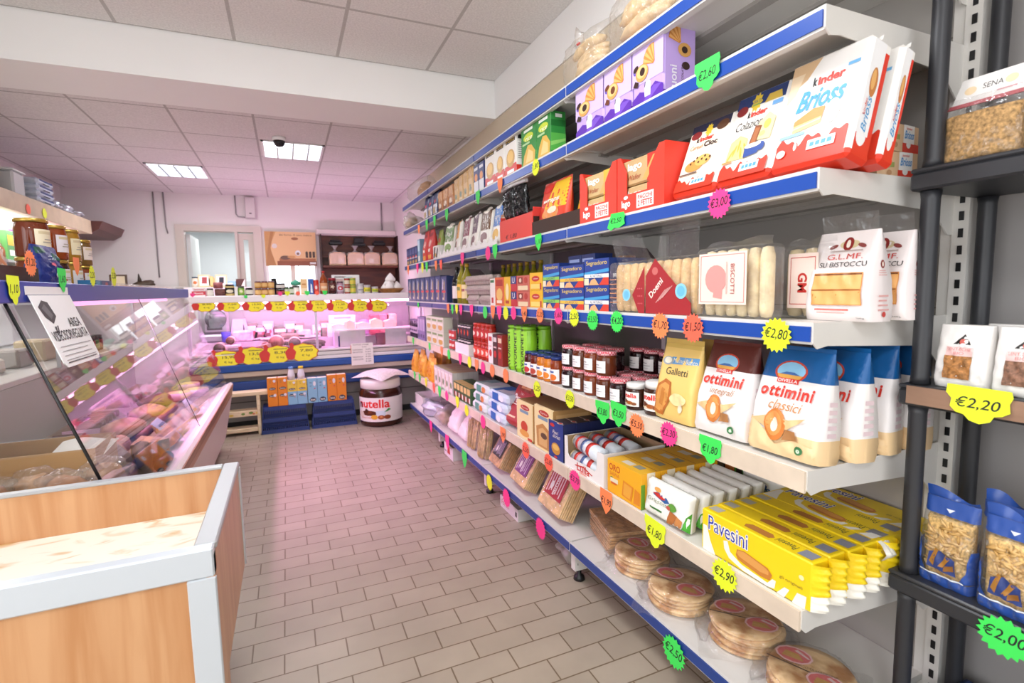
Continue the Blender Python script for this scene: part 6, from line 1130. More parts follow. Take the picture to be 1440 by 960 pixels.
sausage('second dark salami behind the netted one in the left case', [(-.68, 2.95, .69), (-.74, 3.2, .705)], [.03, .045], P('5a4a3a', .5, 0, 'meat'))
wedge('crusty brown cheese wedge near the low glass of the left case', -.78, 3.38, .20, .10, P('c89a6a', .6, 0, 'grain'), RIND, -1.6, -.7)
sausage('long brown smoked sausage stick, left of two parallel ones', [(-.72, 3.3, .695), (-.70, 4.0, .695)], .024, P('9a5a34', .5, 0, 'meat'), 'sausage', 'sausage')
sausage('long brown smoked sausage stick, right of two parallel ones', [(-.80, 3.45, .71), (-.78, 4.3, .71)], .024, P('8a4a2e', .5, 0, 'meat'), 'sausage', 'sausage')
sausage('greenish dark wrapped sausage at the wooden rail of the left case', [(-.625, 3.00, .655), (-.625, 3.18, .655)], .028, P('1e2a26', .3), 'sausage', 'sausage')
lputk = bag('cheese_bag', .20, .17, .06, 'd98a2a', [('r', 'b9c6cc', 0, .62, 1, 1), ('r', '6a7a86', .2, .7, .8, .8)], 'orange and silver bag leaning at the wooden rail of the left case', seed=190, n=3, kind='crinkle'); lputk.location = (-.632, 3.55, .655); lputk.rotation_euler = (-.6, 0, RL)
l2_ = bag('cheese_bag', .16, .13, .05, 'cfd6d8', [('r', 'e0c23a', .0, .2, .35, .6)], 'white and yellow bag leaning at the wooden rail, farther along the left case', seed=191, n=3, kind='crinkle'); l2_.location = (-.632, 4.35, .655); l2_.rotation_euler = (-.6, 0, RL)
for k, (x, y) in enumerate(((-.92, 3.3), (-.95, 3.75), (-.92, 4.2), (-.95, 4.6))):
    m = MB().blob((0, 0, .045), (.11, .14, .055), (FLESH, HAM, FLESH, SAL)[k], 30+k, .12); at(tag(m.build('ham'), '%s piece of cured meat in the middle row of the left case' % ORD[k], 'ham', 'cured meats in the left case'), x, y)
for k in range(3):
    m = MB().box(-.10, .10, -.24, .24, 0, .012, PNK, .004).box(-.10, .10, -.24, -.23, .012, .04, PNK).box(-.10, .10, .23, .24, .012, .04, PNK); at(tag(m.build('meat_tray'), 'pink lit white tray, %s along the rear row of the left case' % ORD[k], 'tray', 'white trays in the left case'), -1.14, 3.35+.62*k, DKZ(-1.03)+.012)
    m = MB()
    for i in range(6): m.tube([(-.07, -.18+.07*i, .034), (.07, -.18+.07*i, .034)], .021, SAL, 10)
    at(tag(m.build('sausage_row'), 'row of short dark sausages on the %s white tray of the left case' % ORD[k], 'sausages', 'sausage rows'), -1.14, 3.35+.62*k, DKZ(-1.03)+.026)
for k in range(3): wheel('round pale cheese with pink rim at the far end of the left case, %s' % ORD[k], -.86+.10*(k % 2), 4.95+.24*k, .085, .06, CHS, PNK, up=0)
# work counter goods seen through the glass
for k in range(8):
    m = MB(); c = ('8a7a5a', 'd9d2c4', 'b0583c', '9a8a6a', '6a5a4a', 'c8b48a', 'a8a49a', 'd0c8b8')[k]
    m.box(-.08, .08, -.10, .10, 0, .08+.03*(k % 3), P(c, .5, 0, 'board'), .012); at(tag(m.build('wrapped_parcel'), '%s wrapped parcel from the front on the work top behind the left case' % ORD[k], 'parcel', 'parcels on the work top'), -1.55, 2.6+.36*k, 1.0905)
for k in range(6):
    j = jar('dark_jar', .035, .12, P('1a1f1c', .15), P('2a2c2a', .3), ('c8485a', '5a9a4a', 'b0322a')[k % 3], label='small dark jar in the row at the far end of the work top, %s' % ORD[k], group='dark jars on the work top'); j.location = (-1.36, 4.62+.085*k, 1.0905); j.rotation_euler = (0, 0, RL)

# wall unit with lit hood on the left
hd = empty('wall_cabinet', 'beige fronted wall cabinet with light strip and brown cornice on the left', 'cabinet', (-1.9, 3.0, 0))
BG = P('cdb89c', .45, 0, 'board')
MB().box(-.45, 0, 0, 4.05, 2.19, 2.335, BG, .004).build('hood', hd)
MB().prism([(-.45, 2.20), (-.02, 2.20), (.06, 2.25), (.10, 2.335), (-.45, 2.335)], .85, P('5d3430', .45), lambda x, y, z: (x, 4.06+y, z)).build('cornice', hd)
MB().box(-.30, -.10, .2, 3.9, 2.15, 2.185, P('ffffff', .4, 0, None, 3)).build('light_strip', hd)
m = MB().box(-.45, -.40, 0, 4.05, 1.1, 2.18, P('d9dfdc', .4))
for zz_ in (1.45, 1.80): m.box(-.40, -.12, .02, 4.03, zz_, zz_+.02, P('c9cfcc', .4))
m.build('shelf_back', hd); MB().box(-.45, 0, -.02, 0, 1.1, 2.335, BG).build('side_panel', hd)
MB().box(-.45, -.05, .02, 4.05, .05, 1.08, P('c2c6c2', .5)).build('base_cabinet', hd)
area('cabinet_lamp', (-2.0, 5.0, 2.14), (0, 0, 0), .15, 3.4, 14, (1, .97, .93))
cl = ['d8485a', 'e0b23a', '3a6ab8', 'f0ece6', '5a9a5a', 'c8742a', 'e8d2b0', '8a4a8a']
for s, zz_ in enumerate((1.4705, 1.8205)):
    for k in range(14):
        o = carton('grocery_box', .15, .18+.03*((k*5+s) % 4), .08, cl[(k*3+s) % 8], [('r', cl[(k*5+s+3) % 8], .1, .5, .9, .85), ('r', 'f4f0ea', .2, .15, .8, .35)], label='grocery box on the %s shelf of the left wall cabinet, %s from the front' % (('lower', 'upper')[s], ORD[k]), group='grocery boxes in the left wall cabinet'); o.location = (-2.05, 3.25+.26*k, zz_); o.rotation_euler = (0, 0, RL)
ltag(40, 294, 15, 'r', '', 'on the beige hood, nearer of two', 'star', 1, -1.895); ltag(63, 300, 15, 'y', '', 'on the beige hood, farther of two', 'star', 1, -1.895)
for k in range(2):
    p = gx(10+22*k, 262, -2.0); m = MB().box(-.14, .14, -.1, .1, 0, .19, P('c8cccc', .25), .015).box(-.15, .15, -.11, .11, .19, .205, P('dfe2e2', .3), .004)
    o = tag(m.build('storage_tub'), 'translucent grey storage tub with lid on the left cabinet, %s of two' % ('nearer', 'farther')[k], 'tub', 'storage tubs'); o.location = (-2.08, 5.12+.42*k, 2.336)
for k in range(4):
    m = MB().box(-.15, .15, -.17, .17, 0, .052, P('c9d2de', .35, 0, 'crinkle'), .02); art(m, [('r', '2a3f7a', .1, .55, .9, .85), ('r', '22263a', .3, .1, .7, .3)], .34, .052, lambda x, z, o: (.15+o, x, z))
    o = tag(m.build('paper_pack'), 'blue and white paper pack, %s from the bottom of the stack on the left cabinet' % ORD[k], 'pack', 'paper packs in a stack'); o.location = (-2.06, 5.98, 2.336+.053*k)
for k in range(3): crumple('foil_bag', 'crumpled silvery plastic bag on the left cabinet, %s from the stack' % ORD[k], (-2.05, 6.35+.30*k, 2.337), (.12, .14, .045), P('c3c6d0', .15, .4, 'foil'), 200+k)
pf = MB().box(-.09, .09, 0, .02, 0, .16, P('5a4434', .4)); art(pf, [('r', 'e8d8b8', .12, .12, .88, .88)], .18, .16, FRONT); o = tag(pf.build('picture_frame'), 'small brown picture frame standing on the far counter behind the meat packs', 'picture frame'); q = gy(166, 391, 7.8); o.location = (q.x, 7.8, 1.619)
ss = MB().box(-2.40, -1.18, 7.6, 7.98, .02, 1.60, P('d9d2d0', .5), .006).box(-2.42, -1.16, 7.58, 8.0, 1.6005, 1.618, P('c8c0bc', .4), .004); tag(ss.build('side_counter'), 'pale counter against the back wall at the far left', 'counter')
o = MB().blob((0, 0, .04), (.12, .06, .04), P('4a3a2a', .5, 0, 'mottle'), 5, .3, 12, 8, -.039).tube([(-.05, 0, .05), (-.06, 0, .17)], [.03, .004], P('3a2f26', .5), 8).build('ornament'); q = gy(203, 389, 7.75); o.location = (q.x, 7.75, 1.619); tag(o, 'small dark pointed ornament on the pale side counter', 'ornament')

# ================================================================== BACK DELI CASE ==================================================================
DZ = z[0]+.021; YT = DY+.07
def bput(o, px, z_=None, Y=YT, yaw=0): q = gy(px, 410, Y); o.location = (q.x, Y, DZ if z_ is None else z_); o.rotation_euler = (0, 0, yaw); return o
def bjar(px, r, h, c, lid, lab, label, Y=YT, art_=(), lid_h=.018, neck=.86, z_=None, grp=None, cat='jar', nm='jar'): return bput(jar(nm, r, h, P(c, .1), P(lid, .35), lab, list(art_), label=label, cat=cat, group=grp, lid_h=lid_h, neck=neck), px, z_, Y)
bput(carton('confection_box', .125, .055, .10, 'c83a4a', [('r', 'f0e6e4', 0, .0, 1, .25), ('t', 'f4e2e0', 'Moretti', (.15, .45, .85, .8), {'bold': .02})], label='flat red box, lower one at the left end of the deli top'), 279)
bput(carton('confection_box', .115, .035, .09, 'efe6e6', [('r', 'd88a94', .1, .3, .9, .6)], label='flat white box on the red one at the left end of the deli top'), 280, DZ+.0555)
bjar(295, .034, .085, 'd9d6c8', '1c1c1c', 'e9e6da', 'low white jar with black lid, left of the salami on the deli top')
m = MB().tube([(-.05, .05, .04), (.05, .05, .04)], .038, SAL, 16); bput(tag(m.build('salami'), 'reddish salami lying on the deli top, lower of two', 'salami'), 309)
m = MB().tube([(-.045, .05, .036), (.04, .05, .036)], .034, P('a0585a', .5, 0, 'meat'), 16); bput(tag(m.build('salami'), 'reddish salami lying on the deli top, upper of two', 'salami'), 307, DZ+.079)
bjar(323, .048, .125, 'c9b070', '17181a', '1c1c1e', 'squat jar with broad black lid and gold band on the deli top', art_=[('e', 'e6dcc0', .5, .4, .3, .3)])
bput(carton('salt_packet', .03, .10, .04, 'ece9e4', label='narrow white packet beside the broad black jar'), 332)
bjar(339, .034, .105, '6f9a3a', '3a3a34', '8fb84a', 'green jar with dark lid on the deli top', art_=[('e', 'e9e4c0', .5, .5, .2, .3)])
bjar(350, .040, .085, '2a2420', '1a1a1a', 'd9d4c4', 'low dark jar with pale label, right of the green jar')
for k in range(6): bjar(363+9.3*(k % 3), .034, .078, ('b07a32', 'a86a2a', 'c89a4a')[k % 3], '6a4a5a', 'd9b070', 'amber honey jar on the deli top, %s in the %s layer' % (ORD[k % 3], ('lower', 'upper')[k//3]), z_=DZ+.079*(k//3), grp='amber honey jars on the deli top')
bjar(386, .030, .19, '16161a', '121214', None, 'tall black jar behind the amber honey jars', Y=YT+.12)
for k in range(4): bjar(392+6*(k % 2), .026, .065, '2a1a1a', '1e1e20', 'a04a4a' if k < 2 else 'd8d4cc', 'small dark jar beside the amber ones, %s in the %s layer' % (('left', 'right')[k % 2], ('lower', 'upper')[k//2]), z_=DZ+.066*(k//2), grp='small dark jars on the deli top')
for k in range(2): bjar(403+7*k, .026, .09, '5a7a4a', '2c2c2c', 'cfd6c4', 'small green jar, %s of two left of the capped tub' % ('left', 'right')[k], grp='small green jars on the deli top')
bjar(417, .040, .10, 'e3ded4', '20201f', 'efece4', 'white tub with dark lid under a green leafy pack'); o = MB().blob((0, .04, .03), (.055, .03, .028), P('4aa88a', .4, 0, 'crinkle'), 3, .3, 12, 8, -.029).build('herb_pack'); bput(tag(o, 'green leafy packet on top of the white tub', 'packet'), 417, DZ+.101)
bput(carton('biscuit_box', .072, .178, .05, 'e8c08a', [('r', 'f2dcb8', .1, .1, .9, .4), ('r', 'c88a4a', .2, .6, .8, .7)], label='tall tan packet left of the blue one on the deli top'), 428)
bput(carton('biscuit_box', .058, .178, .05, '2f5aa8', [('p', 'e9ecf4', [(.4, .1), (.8, .1), (.75, .6), (.5, .7)])], label='tall blue packet between tan and red ones on the deli top'), 437.5)
bjar(445, .032, .165, 'd0362e', 'c82a24', 'd8483e', 'tall red can right of the blue packet', neck=.98, lid_h=.008, art_=[('e', 'f0dcd4', .5, .55, .15, .25)])
b = bottle('liqueur_bottle', .045, .268, P('8a3f1a', .08), P('b8241e', .4), 'e0a070', 'orange red liqueur bottle with red cap on the deli top', items=[('r', 'f2d8b8', .2, .3, .8, .6)]); bput(b, 456)
bjar(468, .044, .185, '3a1410', '8a1c2a', '5a2420', 'large dark red jar right of the liqueur bottle', art_=[('p', 'd8c8b0', burst(5, .12, .3))], lid_h=.03, neck=.95)
bjar(479, .040, .145, 'b08a9a', '5a3a4a', 'c8c0cc', 'jar with round face shaped red label right of the dark red jar', art_=[('e', 'c8283a', .5, .5, .3, .35), ('e', 'f4e8e8', .5, .5, .12, .16)])
for k in range(4): bjar(489+8*(k % 2), .035, .092, ('a0342a', '8fae4a')[k % 2], ('d8d2c4', 'e0b24a')[k % 2], ('d8ccb4', 'd9c84a')[k % 2], '%s tin, %s layer in front of the white board' % (('red and cream', 'yellow and green')[k % 2], ('lower', 'upper')[k//2]), neck=1, lid_h=.006, z_=DZ+.093*(k//2), grp='tins before the white board')
m = MB().box(-.16, .16, 0, .012, 0, .225, WHITE, .003); art(m, [('r', '5a3a34', .1, .86, .5, .92), ('r', 'bfe0e0', .45, .7, .75, .9), ('r', 'd8bdb4', .1, .3, .4, .8)], .32, .225, FRONT); bput(tag(m.build('display_board'), 'white framed display board behind the jars on the deli top', 'board'), 487, None, YT+.13)
for k, (px, r_, h, c, l_) in enumerate(((507.5, .038, .118, 'd8d2d4', 'silver tin'), (517, .040, .10, 'e0d03a', 'yellow green tin'), (528, .038, .078, 'c8c832', 'small lime tin'))): bjar(px, r_, h, 'c9c6c8', 'c9c6c4', c, l_+' on the right part of the deli top', neck=1, lid_h=.005, art_=[('r', '7a9a3a' if k else '8a8a94', .2, .2, .8, .45)], cat='tin', nm='tin')
bk = empty('bread_basket', 'shallow wicker basket of white meringues at the right end of the deli top', 'basket'); MB().lathe([(0, 0), (.11, 0), (.16, .05), (.165, .055), (.15, .05), (.10, .012), (0, .01)], P('b07a3a', .6, 0, 'mottle'), 26, (0, .16, 0)).build('basket', bk); bput(bk, 553)
for k in range(6):
    a = k*2.2; rr = (.08, .08, .08, .08, .02, .0)[k]; o = MB().lathe([(0, 0), (.06, .004), (.066, .03), (.045, .06), (.03, .08), (.012, .10), (0, .11)], P('f4f0ec', .6), 14).build('meringue'); q = gy(553, 410, YT); o.location = (q.x+rr*math.cos(a), YT+.16+rr*math.sin(a)*.8, DZ+.035+(.055 if k > 3 else 0)+(.05 if k == 5 else 0)); tag(o, 'white meringue in the wicker basket, %s from the bottom' % ORD[k], 'meringue', 'white meringues')
# small tags lying along the deli top edge
for k, (px, c) in enumerate(((270, 'p'), (345, 'g'), (370, 'y'), (394, 'p'), (404, 'y'), (419, 'r'), (432, 'g'), (446, 'r'), (457, 'g'))):
    price_tag(px, 0, .05 if k > 2 else .04, c, '', 'on the deli top edge, %s from the left' % ORD[k], ('cloud', 'star')[k % 2], at=(gy(px, 412, DY).x, DY+.014, z[0]+(.008 if k in (1, 2) else .035))).rotation_euler = (0, 0, 0)
# red and yellow price cards
def price_card(px, py, hh, lab, txt, Y, tilt=0):
    h = gy(px, py-hh/2, Y).z-gy(px, py+hh/2, Y).z; W = h*2.05; p = gy(px, py, Y); m = MB()
    yel = [(.30+.36*math.cos(a)*(1+.05*math.sin(9*a))+.12, .46+.47*math.sin(a)*(1+.05*math.sin(9*a))) for a in [2*PI*k/36 for k in range(36)]]
    P2 = lambda pts, y0, d, mm: m.prism([((u-.5)*W, (v-.5)*h) for u, v in pts], d, mm, lambda x, y, zz_: (x, y0+y, zz_))
    P2([((u-.42)*1.07+.42, (v-.46)*1.07+.46) for u, v in yel], .0005, .002, P('c8482a', .5)); P2(yel, -.0012, .0015, P('ffee2e', .5))
    red = [(.10+.13*math.cos(a)*(1+.1*math.sin(5*a)), .42+.34*math.sin(a)) for a in [2*PI*k/20 for k in range(20)]]
    P2(red, -.0028, .0014, P('d8322a', .5)); P2([(.10, .7), (.08, .98), (.15, 1.04), (.2, .9), (.17, .7)], -.0030, .0014, P('d8322a', .5))
    art(m, [('t', '5a4a1a', txt, (.34, .48, .66, .64), {'bold': .01}), ('t', '5a4a1a', '€ kg', (.38, .22, .58, .36)), ('r', '8a7420', .32, .74, .66, .78)], W, h, lambda x, zz_, o: (x, -.0016-o, zz_-h/2))
    return tag(m.build('price_card', loc=p, rot=(tilt, 0, 0)), lab, 'price card', 'red and yellow deli price cards')
NUM = ['8,90', '7,50', '12,90', '9,80', '6,40', '10,50', '11,20', '7,80', '9,90']
for k, px in enumerate((291, 326, 361, 393, 425, 450, 479, 508, 534)): price_card(px, 429, 17, 'upper red and yellow price card in the deli case, %s from the left' % ORD[k], NUM[k], DY+.028)
for k, (px, py) in enumerate(((322, 504), (360, 499), (395, 497), (431, 494))): price_card(px, py, 25, 'large red and yellow price card on the deli front rail, %s from left' % ORD[k], ('15,90', '13,50', '8,30', '7,80')[k], DY-.004, -.15)
# deli contents
dkz = z[2]-.004
def dput(o, px, Y, z_=None, rot=(0, 0, 0)): q = gy(px, 460, Y); o.location = (q.x, Y, (dkz if z_ is None else z_)+.001); o.rotation_euler = rot; return o
PLATE = P('f3e2ef', .35)
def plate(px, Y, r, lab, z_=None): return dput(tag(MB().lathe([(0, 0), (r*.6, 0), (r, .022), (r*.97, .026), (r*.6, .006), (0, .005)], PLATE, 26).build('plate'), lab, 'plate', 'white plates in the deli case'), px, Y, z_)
def dsal(px, Y, r, L, lab, c, z_=None):
    root = empty('salami', lab, 'salami', group='cut salami in the deli case'); MB().tube([(0, .006, r), (0, L, r)], r, P('d8b8a8', .5), 20).build('casing', root); MB().lathe([(0, .0045), (r*.97, .0055)], c, 22, (0, 0, r), axis='y').build('cut_face', root); return dput(root, px, Y, z_)
dsal(306, DY+.16, .060, .18, 'round grey cut salami at the left of the deli front row', DKM)
dsal(322, DY+.24, .045, .16, 'small brown cut salami behind the grey one', SAL, dkz+.09); tag(dput(MB().box(-.10, .10, -.02, .16, 0, .088, P('e9cfe2', .4), .01).build('display_block'), 322, DY+.24), 'pale pink block under the small brown salami', 'block')
for k, (px, w) in enumerate(((304, .10), (331, .20), (352, .16))): dput(tag(MB().box(-w/2, w/2, 0, .11, 0, .05, P('6a5a5a', .5, 0, 'meat'), .012).build('pate_block'), px, DY+.045+.0), 'low dark pate block, %s along the front of the deli case' % ORD[k], 'pate', 'dark pate blocks') if False else dput(tag(MB().box(-w/2, w/2, 0, .09, 0, .05, P('6a5a5a', .5, 0, 'meat'), .012).build('pate_block'), 'low dark pate block, %s along the front of the deli case' % ORD[k], 'pate', 'dark pate blocks'), px, DY+.05)
dput(tag(MB().box(-.13, .13, 0, .1, 0, .045, P('b08a7a', .5, 0, 'meat'), .01).box(-.13, .13, -.001, .1, .045, .052, P('4a3a36', .5), .002).build('bacon_slab'), 'flat bacon slab with dark rind in the deli case', 'bacon'), 336, DY+.18, dkz)
m = MB().prism([(-.11, 0), (.10, 0), (.08, .09), (-.06, .06)], .12, P('c8a096', .5, 0, 'meat')); dput(tag(m.build('ham_piece'), 'slanted ham piece right of the bacon slab in the deli case', 'ham'), 368, DY+.17)
dsal(387, DY+.20, .085, .18, 'large round cut ham with marbled face in the deli case', P('9a6258', .5, 0, 'meat'), dkz)
dsal(413, DY+.20, .070, .18, 'dark round cut salami right of the large ham', P('5a4a44', .5, 0, 'meat'), dkz)
m = MB().blob((0, .06, .05), (.14, .06, .05), DKM, 9, .2, 14, 9, -.049); dput(tag(m.build('cured_meat'), 'dark pointed piece of cured meat right of the round salami', 'meat'), 440, DY+.16)
for k, (px, Y, rr) in enumerate(((297, DY+.30, .11), (382, DY+.50, .14), (352, DY+.62, .12), (432, DY+.55, .15))): plate(px, Y, rr, 'white plate in the deli case, %s of four' % ORD[k], dkz if Y < DY+.42 else .951)
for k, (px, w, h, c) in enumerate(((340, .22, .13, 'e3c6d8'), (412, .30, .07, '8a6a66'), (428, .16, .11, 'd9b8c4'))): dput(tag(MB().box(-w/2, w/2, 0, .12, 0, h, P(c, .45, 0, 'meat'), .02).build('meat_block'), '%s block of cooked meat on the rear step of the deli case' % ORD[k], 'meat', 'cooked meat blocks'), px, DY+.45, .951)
dput(tag(MB().lathe([(0, 0), (.045, 0), (.05, .12), (0, .12)], P('4a44c8', .35), 18).build('tub'), 'small violet blue tub on the step of the deli case', 'tub'), 317, DY+.52, .951)
# slicer behind
sl = empty('meat_slicer', 'grey metal meat slicer seen through the left part of the deli glass', 'slicer'); GM = P('a9a6ac', .35, .5)
MB().box(-.17, .17, 0, .22, 0, .09, GM, .02).build('base', sl); MB().box(-.15, .13, .10, .20, .09, .40, GM, .03).build('body', sl); MB().lathe([(0, .02), (.11, .02), (.115, .0), (.10, -.01), (0, -.012)], P('5f5c62', .25, .8), 26, (0, .08, .27), axis='y').build('blade', sl); MB().box(-.10, .06, .095, .10, .14, .19, P('3a383c', .4)).build('label_plate', sl); dput(sl, 303, DY+.56, .951)
m = MB().grid(lambda u, v: (-.10*(1-.35*v*v)+.20*(1-.35*v*v)*u, .01*math.sin(4*u), .26*v), 10, 6, P('dfc9ea', .3)); m.prism([(-.1, 0), (.1, 0), (.07, .26), (-.07, .26)], .008, P('dfc9ea', .3)); dput(tag(m.build('plastic_scoop'), 'pale lilac upright board beside the slicer in the deli case', 'board'), 337, DY+.70, .951)
# right hand shelf of the deli: cheese
MS = 1.0605
for k, (px, w, h, c, nm) in enumerate(((476, .15, .07, 'f0d8cc', 'pinkish'), (492, .13, .11, 'efd0b8', 'peach'), (512, .17, .08, 'f2e6da', 'cream'), (530, .15, .12, 'f0e2c4', 'pale yellow'), (549, .15, .10, 'f0d6cc', 'rosy'))):
    m = MB().prism([(-w/2, 0), (w/2, 0), (w/2*.9, h*.75), (0, h), (-w/2*.95, h*.8)], .14, P(c, .45, 0, 'board')); dput(tag(m.build('cheese_piece'), '%s cheese piece on the bright glass shelf at the right of the deli case' % nm, 'cheese', 'cheese pieces on the deli shelf'), px, DY+.17, MS)
dput(tag(MB().box(-.16, .16, 0, .10, 0, .10, P('f0dff0', .4), .006).box(-.10, .10, -.002, 0, .06, .08, P('a890b0')).build('meat_press'), 'white boxy device with slots at the right rear of the deli case', 'appliance'), 482, DY+.46, .951+.17); dput(tag(MB().box(-.18, .18, 0, .12, 0, .168, P('ecdcea', .4), .006).build('display_block'), 'white block carrying the slotted device in the deli case', 'block'), 482, DY+.45, .951)
dput(wheel('lilac round cheese wheel standing upright at the right rear of the deli', 0, 0, .10, .05, P('d9a0e0', .45), P('c890d0', .45)), 512, DY+.62, 1.055, (PI/2, 0, 0))
for k, (px, c) in enumerate(((528, 'c85a6a'), (541, 'd87888'), (551, 'e8b8a8'))): dput(tag(MB().box(-.07, .07, 0, .10, 0, .27, P(c, .45, 0, 'meat'), .015).build('meat_block'), 'tall %s packed block at the right rear of the deli case' % ('red', 'rose', 'peach')[k], 'meat', 'tall packed blocks'), px, DY+.48, .951)
dput(tag(MB().box(-.10, .10, 0, .10, 0, .14, P('9a4a6a', .4), .004).build('wine_box'), 'dark wine coloured box under the bright shelf of the deli case', 'box'), 541, DY+.20, dkz)
dput(tag(MB().lathe([(0, 0), (.03, 0), (.03, .13), (0, .13)], P('5a3ab0', .4), 14).build('tub'), 'small purple tub under the left end of the bright deli shelf', 'tub'), 474, DY+.22, dkz)
# more goods along the rear of the deli
for k, (px, w, h, c) in enumerate(((352, .16, .20, '8d6a72'), (366, .14, .17, 'b9949c'), (377, .12, .22, 'd9bfd0'), (394, .17, .14, '7a5a5a'), (408, .14, .21, 'caa6b4'), (420, .13, .18, 'a87a7e'), (446, .12, .15, 'e0cbd6'), (457, .12, .20, '9a7078'))):
    dput(carton('meat_packet', w, h, .08, c, [('r', 'f1e3ec', .12, .55, .88, .85), ('r', '7d4a58', .2, .15, .7, .35), ('e', 'c8586a', .7, .42, .12, .1)], label='upright meat packet at the rear of the deli case, %s from the left' % ORD[k], cat='packet', group='upright packets at the rear of the deli'), px, DY+.70, .951)
for k, px in enumerate((371, 401, 443)):
    dsal(px, DY+.34, .045, .10, 'small cut sausage between the larger ones in the deli case, %s from the left' % ORD[k], (SAL, DKM, HAM)[k], dkz)
for k, px in enumerate((300, 345, 384, 430)):
    dput(tag(MB().blob((0, .05, .03), (.09, .05, .03), (DKM, SAL, P('8d7470', .5, 0, 'meat'), DKM)[k], 60+k, .2, 12, 8, -.029).build('cured_meat'), 'flat dark cured piece at the very front of the deli, %s from the left' % ORD[k], 'meat', 'flat cured pieces at the deli front'), px+11, DY+.05) if k else None
# handwritten price list
m = MB().box(-.128, .128, 0, .003, 0, .26, P('f2ece8', .6)); m.box(-.132, -.124, -.002, .005, .14, .24, P('d88a6a', .6))
it = [('t', INK, 'TUTTO PANE', (.08, .90, .80, .955)), ('t', INK, '€ KG', (.5, .80, .7, .85))]
for k, (a_, b_) in enumerate((('INTEGRALE', '4,50'), ('RICOTTA', '3,20'), ('', '4 FO'), ('PROVOLA', '9,90'), ('COCCOI', '4,20'), ('', '5,00'))):
    v = .70-.11*k
    if a_: it.append(('t', INK, a_, (.08, v-.03, .52, v+.03)))
    it.append(('t', INK, b_, (.64, v-.03, .88, v+.03)))
art(m, it, .256, .26, FRONT); q = gy(510, 502, DY-.05); tag(m.build('price_list', loc=(q.x, DY-.045, .645), rot=(-.05, 0, 0)), 'white handwritten price list hung on the front of the deli case', 'sign')
# pine rack, baskets and milk cartons in front of the deli
PINE = wood('d9c39a', 'ecdcb8', .5, (2, 8, 8), 0, 'pine'); pr = empty('pine_rack', 'low pale pine rack with floral painted shelf at the left of the deli front', 'rack', (-.46, 6.10, 0))
MB().box(-.24, .30, 0, .16, .425, .465, PINE, .004).build('top_board', pr)
fs = MB().box(-.24, .135, 0, .15, .205, .265, PINE, .003)
art(fs, [('e', '7a9a4a', .55, .5, .05, .2), ('e', 'd8b84a', .25, .4, .06, .2), ('e', '6a8a3a', .75, .6, .06, .22), ('e', 'c87a4a', .82, .4, .04, .15), ('e', '8aa85a', .12, .7, .05, .16), ('e', 'd8b84a', .92, .5, .05, .2)], .375, .06, lambda x, z_, o: (x-.0525, -o, .205+z_)); fs.build('painted_shelf', pr)
MB().box(-.24, .10, 0, .15, .035, .075, PINE, .003).build('bottom_board', pr)
for x in (.10,): MB().box(x+.002, x+.035, -.004, .03, 0, .424, PINE, .003).build('leg', pr)
MB().box(-.24, -.205, .10, .15, 0, .424, PINE, .003).build('leg', pr); MB().box(.10, .135, .152, .18, 0, .424, PINE, .003).build('leg', pr)
def crate(lab, x, W, y=6.04, H=.285):
    c = empty('crate', lab, 'crate', (x, y, 0), group='dark blue plastic crates'); N = P('1f3674', .4); D = .27; m = MB()
    m.box(-W/2+.03, W/2-.03, .02, D-.02, .004, .012, N)
    def side(mm, a, b, fx):           # slatted sloping wall
        for lv, (z0, z1) in enumerate(((.0, .04), (.125, .165), (.25, H))): mm.add([fx(t, z_, o) for o in (0, .01) for t, z_ in ((a, z0), (b, z0), (b, z1), (a, z1))], [(0, 1, 2, 3), (7, 6, 5, 4), (0, 4, 5, 1), (3, 2, 6, 7), (0, 3, 7, 4), (1, 5, 6, 2)], N)
        n = int(abs(b-a)*(12 if b-a > 1.5 else 8))
        for i in range(n):
            t = a+(b-a)*(i+.5)/n
            for z0, z1 in ((.04, .125), (.165, .25)): mm.add([fx(t+q, z_, o) for o in (.001, .009) for q, z_ in ((-.018, z0), (.018, z0), (.018, z1), (-.018, z1))], [(0, 1, 2, 3), (7, 6, 5, 4), (0, 3, 7, 4), (1, 5, 6, 2)], N)
    k = .03
    sl_ = lambda z_: k*(z_/H)
    side(m, -1, 1, lambda t, z_, o: (t*(W/2-sl_(z_)), .0+sl_(z_)*.5+o, z_)); side(m, -1, 1, lambda t, z_, o: (t*(W/2-sl_(z_)), D-sl_(z_)*.5-o, z_))
    for s in (-1, 1): side(m, 0, 1, lambda t, z_, o, s=s: (s*(W/2-sl_(z_)-o), sl_(z_)*.5+t*(D-sl_(z_)), z_))
    m.build('basket', c); MB().box(-W/2+k, W/2-k, k*.5, D-k*.5, H, H+.006, N).build('bottom', c); return c
crate('dark blue upturned plastic crate on the floor, left of two under the milk cartons', -.085, .49); crate('dark blue upturned plastic crate on the floor, right of two beside the big jar', .425, .49)
MZ = .2918
for k in range(2): tag(MB().box(-.10, .16, 6.335, 6.36, .16+.0*k, .36, P('1a2a58', .5), .004).build('folded_crate'), '', '') if False else None
